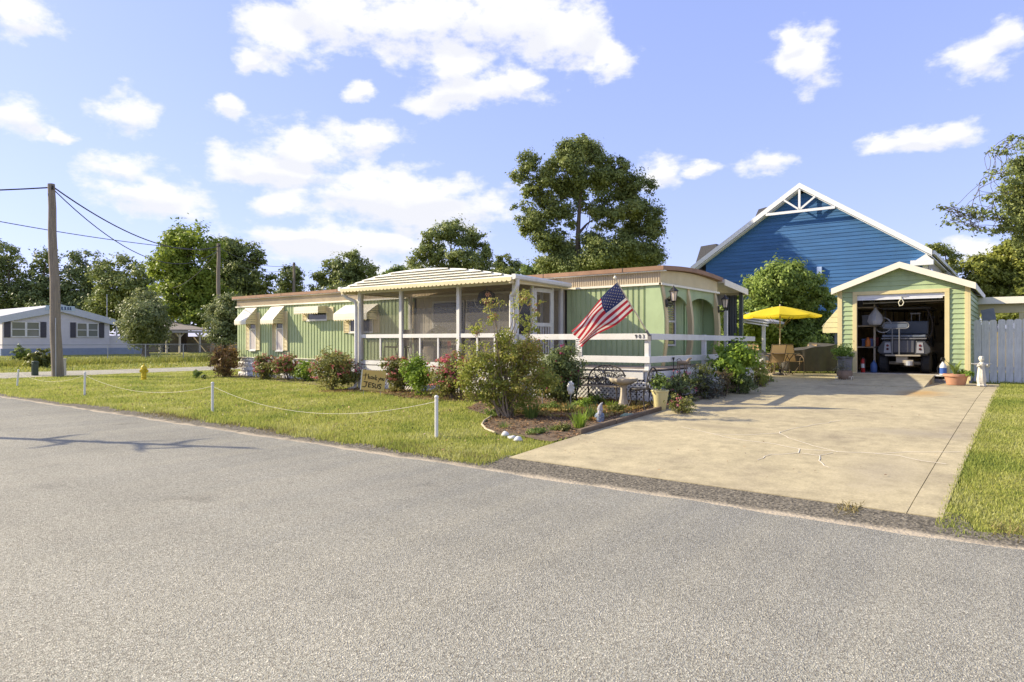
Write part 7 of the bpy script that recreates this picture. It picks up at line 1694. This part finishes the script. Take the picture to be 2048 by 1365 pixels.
T_('tall dark pine at far left edge', 95, 15, 15, 520, [(15,505,30,18),(-10,530,40,24),(35,530,26,20),(10,565,46,26),(0,600,50,28),(45,580,26,24),(20,640,50,30)], 8000, .22, lpine, .4, 160)
T_('slender pine just right of the far left pine', 95, 92, 92, 530, [(92,518,28,16),(75,545,24,18),(112,545,24,18),(90,572,38,20),(70,600,34,22),(115,600,34,24),(90,635,50,28)], 6500, .21, lpine, .35, 140)
T_('tall open crowned pine behind the white house roof', 98, 172, 172, 530, [(172,515,34,16),(150,535,22,14),(198,532,22,14),(170,550,40,16),(140,560,20,12),(150,585,34,20),(190,580,34,20),(165,615,46,26)], 6500, .21, lpine, .35, 130)
T_('wide dark tree mass between pines and yellow green tree', 88, 245, 245, 560, [(215,545,34,24),(255,535,36,24),(285,560,30,30),(230,580,44,30),(270,600,44,36),(210,620,40,34),(250,640,50,30),(300,610,24,40)], 12000, .2, loak, .4, 200)
for (u, D, w, lab) in ((-60, 100, 60, 'dark background tree beyond the left edge behind the white house'), (60, 105, 50, 'low dark tree behind the white house gable'), (130, 102, 40, 'low dark tree between the pines behind the white house')):
    T_(lab, D, u, u, 600, [(u, 610, w, 30), (u-w*.6, 630, w*.6, 26), (u+w*.6, 625, w*.6, 28), (u, 655, w*1.2, 26)], 4500, .24, ldark, .3, 100)
T_('rounded pear tree with clear trunk before the carport', 50, 291, 289, 610, [(288,605,34,26),(265,625,30,28),(312,625,28,28),(288,640,42,34),(258,652,26,22),(318,655,26,24),(288,672,48,20),(285,590,20,16)], 9500, .10, lpear, .26, 200, fork=.45)
T_('rounded pear tree half hidden by the green home corner', 48, 452, 452, 615, [(440,620,28,28),(462,615,28,30),(430,645,26,26),(470,648,30,34),(445,668,36,26),(425,660,18,18),(485,630,24,40)], 8000, .10, lpear, .22, 170, fork=.4)
T_('small round topped tree peeping over the porch roof left slope', 85, 796, 796, 545, [(796,545,28,12),(780,552,24,10),(815,553,24,10)], 2200, .16, lmid, .2, 50)
T_('dark low tree just left of the tall oak', 70, 1008, 1008, 525, [(1008,520,18,12),(996,535,18,12),(1024,535,22,12),(1010,548,34,10)], 2600, .14, loak, .2, 60)
T_('low green tree under the left side of the tall oak', 60, 1075, 1078, 532, [(1060,540,24,10),(1090,538,26,12),(1120,545,30,10),(1045,548,20,8)], 3000, .13, lmid, .2, 60)
# the big screen of evergreen shrubs behind the patio
Lb = [(1570,560,60,32),(1530,580,46,34),(1615,580,44,36),(1500,600,34,30),(1560,610,60,40),(1640,610,28,36),(1520,640,50,36),(1590,650,60,34),(1490,650,26,30),(1640,650,26,26),(1545,675,60,26),(1610,680,50,22),(1480,590,16,20),(1660,600,14,20)]
b1 = onD(1570, 700, 31); b1.z = .4
tree('evergreen_bush', 'big rounded evergreen bush behind the yellow umbrella', b1, onD(1570, 590, 31), pxlobes(Lb, 31), 30000, .085, lyel if False else leafmat('leaf_evergreen', [(0.100,0.151,0.025),(0.200,0.268,0.043),(0.334,0.395,0.068),(0.490,0.533,0.129)], .35), .14, 420, cat='bush', clump_r=.30, fill=.72, twigs=20)
b2 = onD(1450, 690, 27); b2.z = .4
tree('evergreen_bush', 'smaller leafy bush seen under the patio cover roof', b2, onD(1450, 640, 27), pxlobes([(1445,630,18,24),(1465,645,20,26),(1450,670,28,22),(1472,620,14,18),(1440,690,24,18),(1480,680,20,24)], 27), 6000, .06, MATS['leaf_evergreen'], .06, 90, cat='bush')
# right side: overhanging tree at the frame edge and dense green wall behind the fence
Lr = [(2010,300,28,12),(1975,305,16,8),(2040,330,30,24),(2000,345,30,14),(1960,365,18,6),(2030,375,34,20),(1950,392,16,5),(1990,395,30,12),(2040,410,40,24),(1890,412,24,8),(1915,422,26,12),(1950,425,26,14),(1985,430,30,14),(1900,440,22,10),(1935,450,26,10),(1960,462,26,10),(1995,462,24,10),(2020,445,34,20),(2045,470,30,24),(2080,400,50,80),(2090,310,50,50),(2030,275,20,12),(2100,480,50,50)]
b3 = onD(2085, 700, 24); b3.z = .42
tree('oak_tree', 'oak at right frame edge reaching leafy limbs to the left', b3, onD(2075, 250, 24), pxlobes(Lr, 24, spread=.3), 15500, .06, loak, .16, 420, clump_r=.36, twigs=150, fork=.35, fill=.25, limbs=24)
T_('dense yellow green tree behind the privacy fence', 42, 1985, 1985, 540, [(1960,535,34,28),(1990,525,30,24),(2020,515,34,34),(1950,570,30,28),(1990,565,46,34),(2040,560,40,40),(1970,595,50,26),(2030,600,50,30),(2055,500,30,30)], 17000, .115, leafmat('leaf_rightgreen', [(0.117,0.144,0.023),(0.235,0.255,0.039),(0.375,0.376,0.062),(0.563,0.508,0.117)], .38), .3, 240, fill=.65)
T_('tall thick tree continuing the green wall at the right edge', 46, 2075, 2075, 480, [(2070,520,40,50),(2100,560,50,60),(2060,580,40,40),(2090,470,40,40)], 7000, .13, loak, .35, 120, fill=.65)
T_('sparse treetop behind the blue house right eave', 70, 1900, 1890, 500, [(1868,495,24,8),(1890,505,22,8),(1910,512,14,8),(1900,525,20,10),(1880,520,14,6),(1915,538,12,8)], 1900, .12, loak, .2, 60, clump_r=.45, fill=.2, twigs=30)
T_('low hedge like tree in the gap under the lean-to', 34, 2000, 2000, 640, [(1990,632,30,12),(2020,630,30,14)], 2500, .07, MATS['leaf_rightgreen'], .1, 60)
# bushes by the white house
shrub('bush', 'yellow leafed bush against the far chain link fence', 30, 62, 690, 722, 900, .1, lyel, stems=4); shrub('bush', 'dark weedy bush before the blue skirting of white house', 56, 106, 694, 722, 1400, .1, lolive, stems=4)
# tree beyond the left edge whose shadow crosses the road
for (bx, by, h, lab) in ((-19.0, 0.9, 6.2, 'bare dead tree beyond the left edge beside the road'),):
    T = thing('dead_tree', lab, 'tree', (bx, by, 0)); q = MB(); t0 = Vector((bx, by, 0)); t1 = Vector((bx+.3, by+.1, h)); q.tube(curvy(t0, t1, 6, .02), [.14,.13,.12,.10,.09,.08,.05], 8)
    for i in range(9):
        t = .62+.38*i/9; p = t0.lerp(t1, t); a = i*2.4; e = p+Vector((math.cos(a)*.8, math.sin(a)*.8, .35-.05*i)); q.tube(curvy(p, e, 4, .1), [.06,.05,.04,.03,.015], 6); 
    q.build('trunk', bark, T)
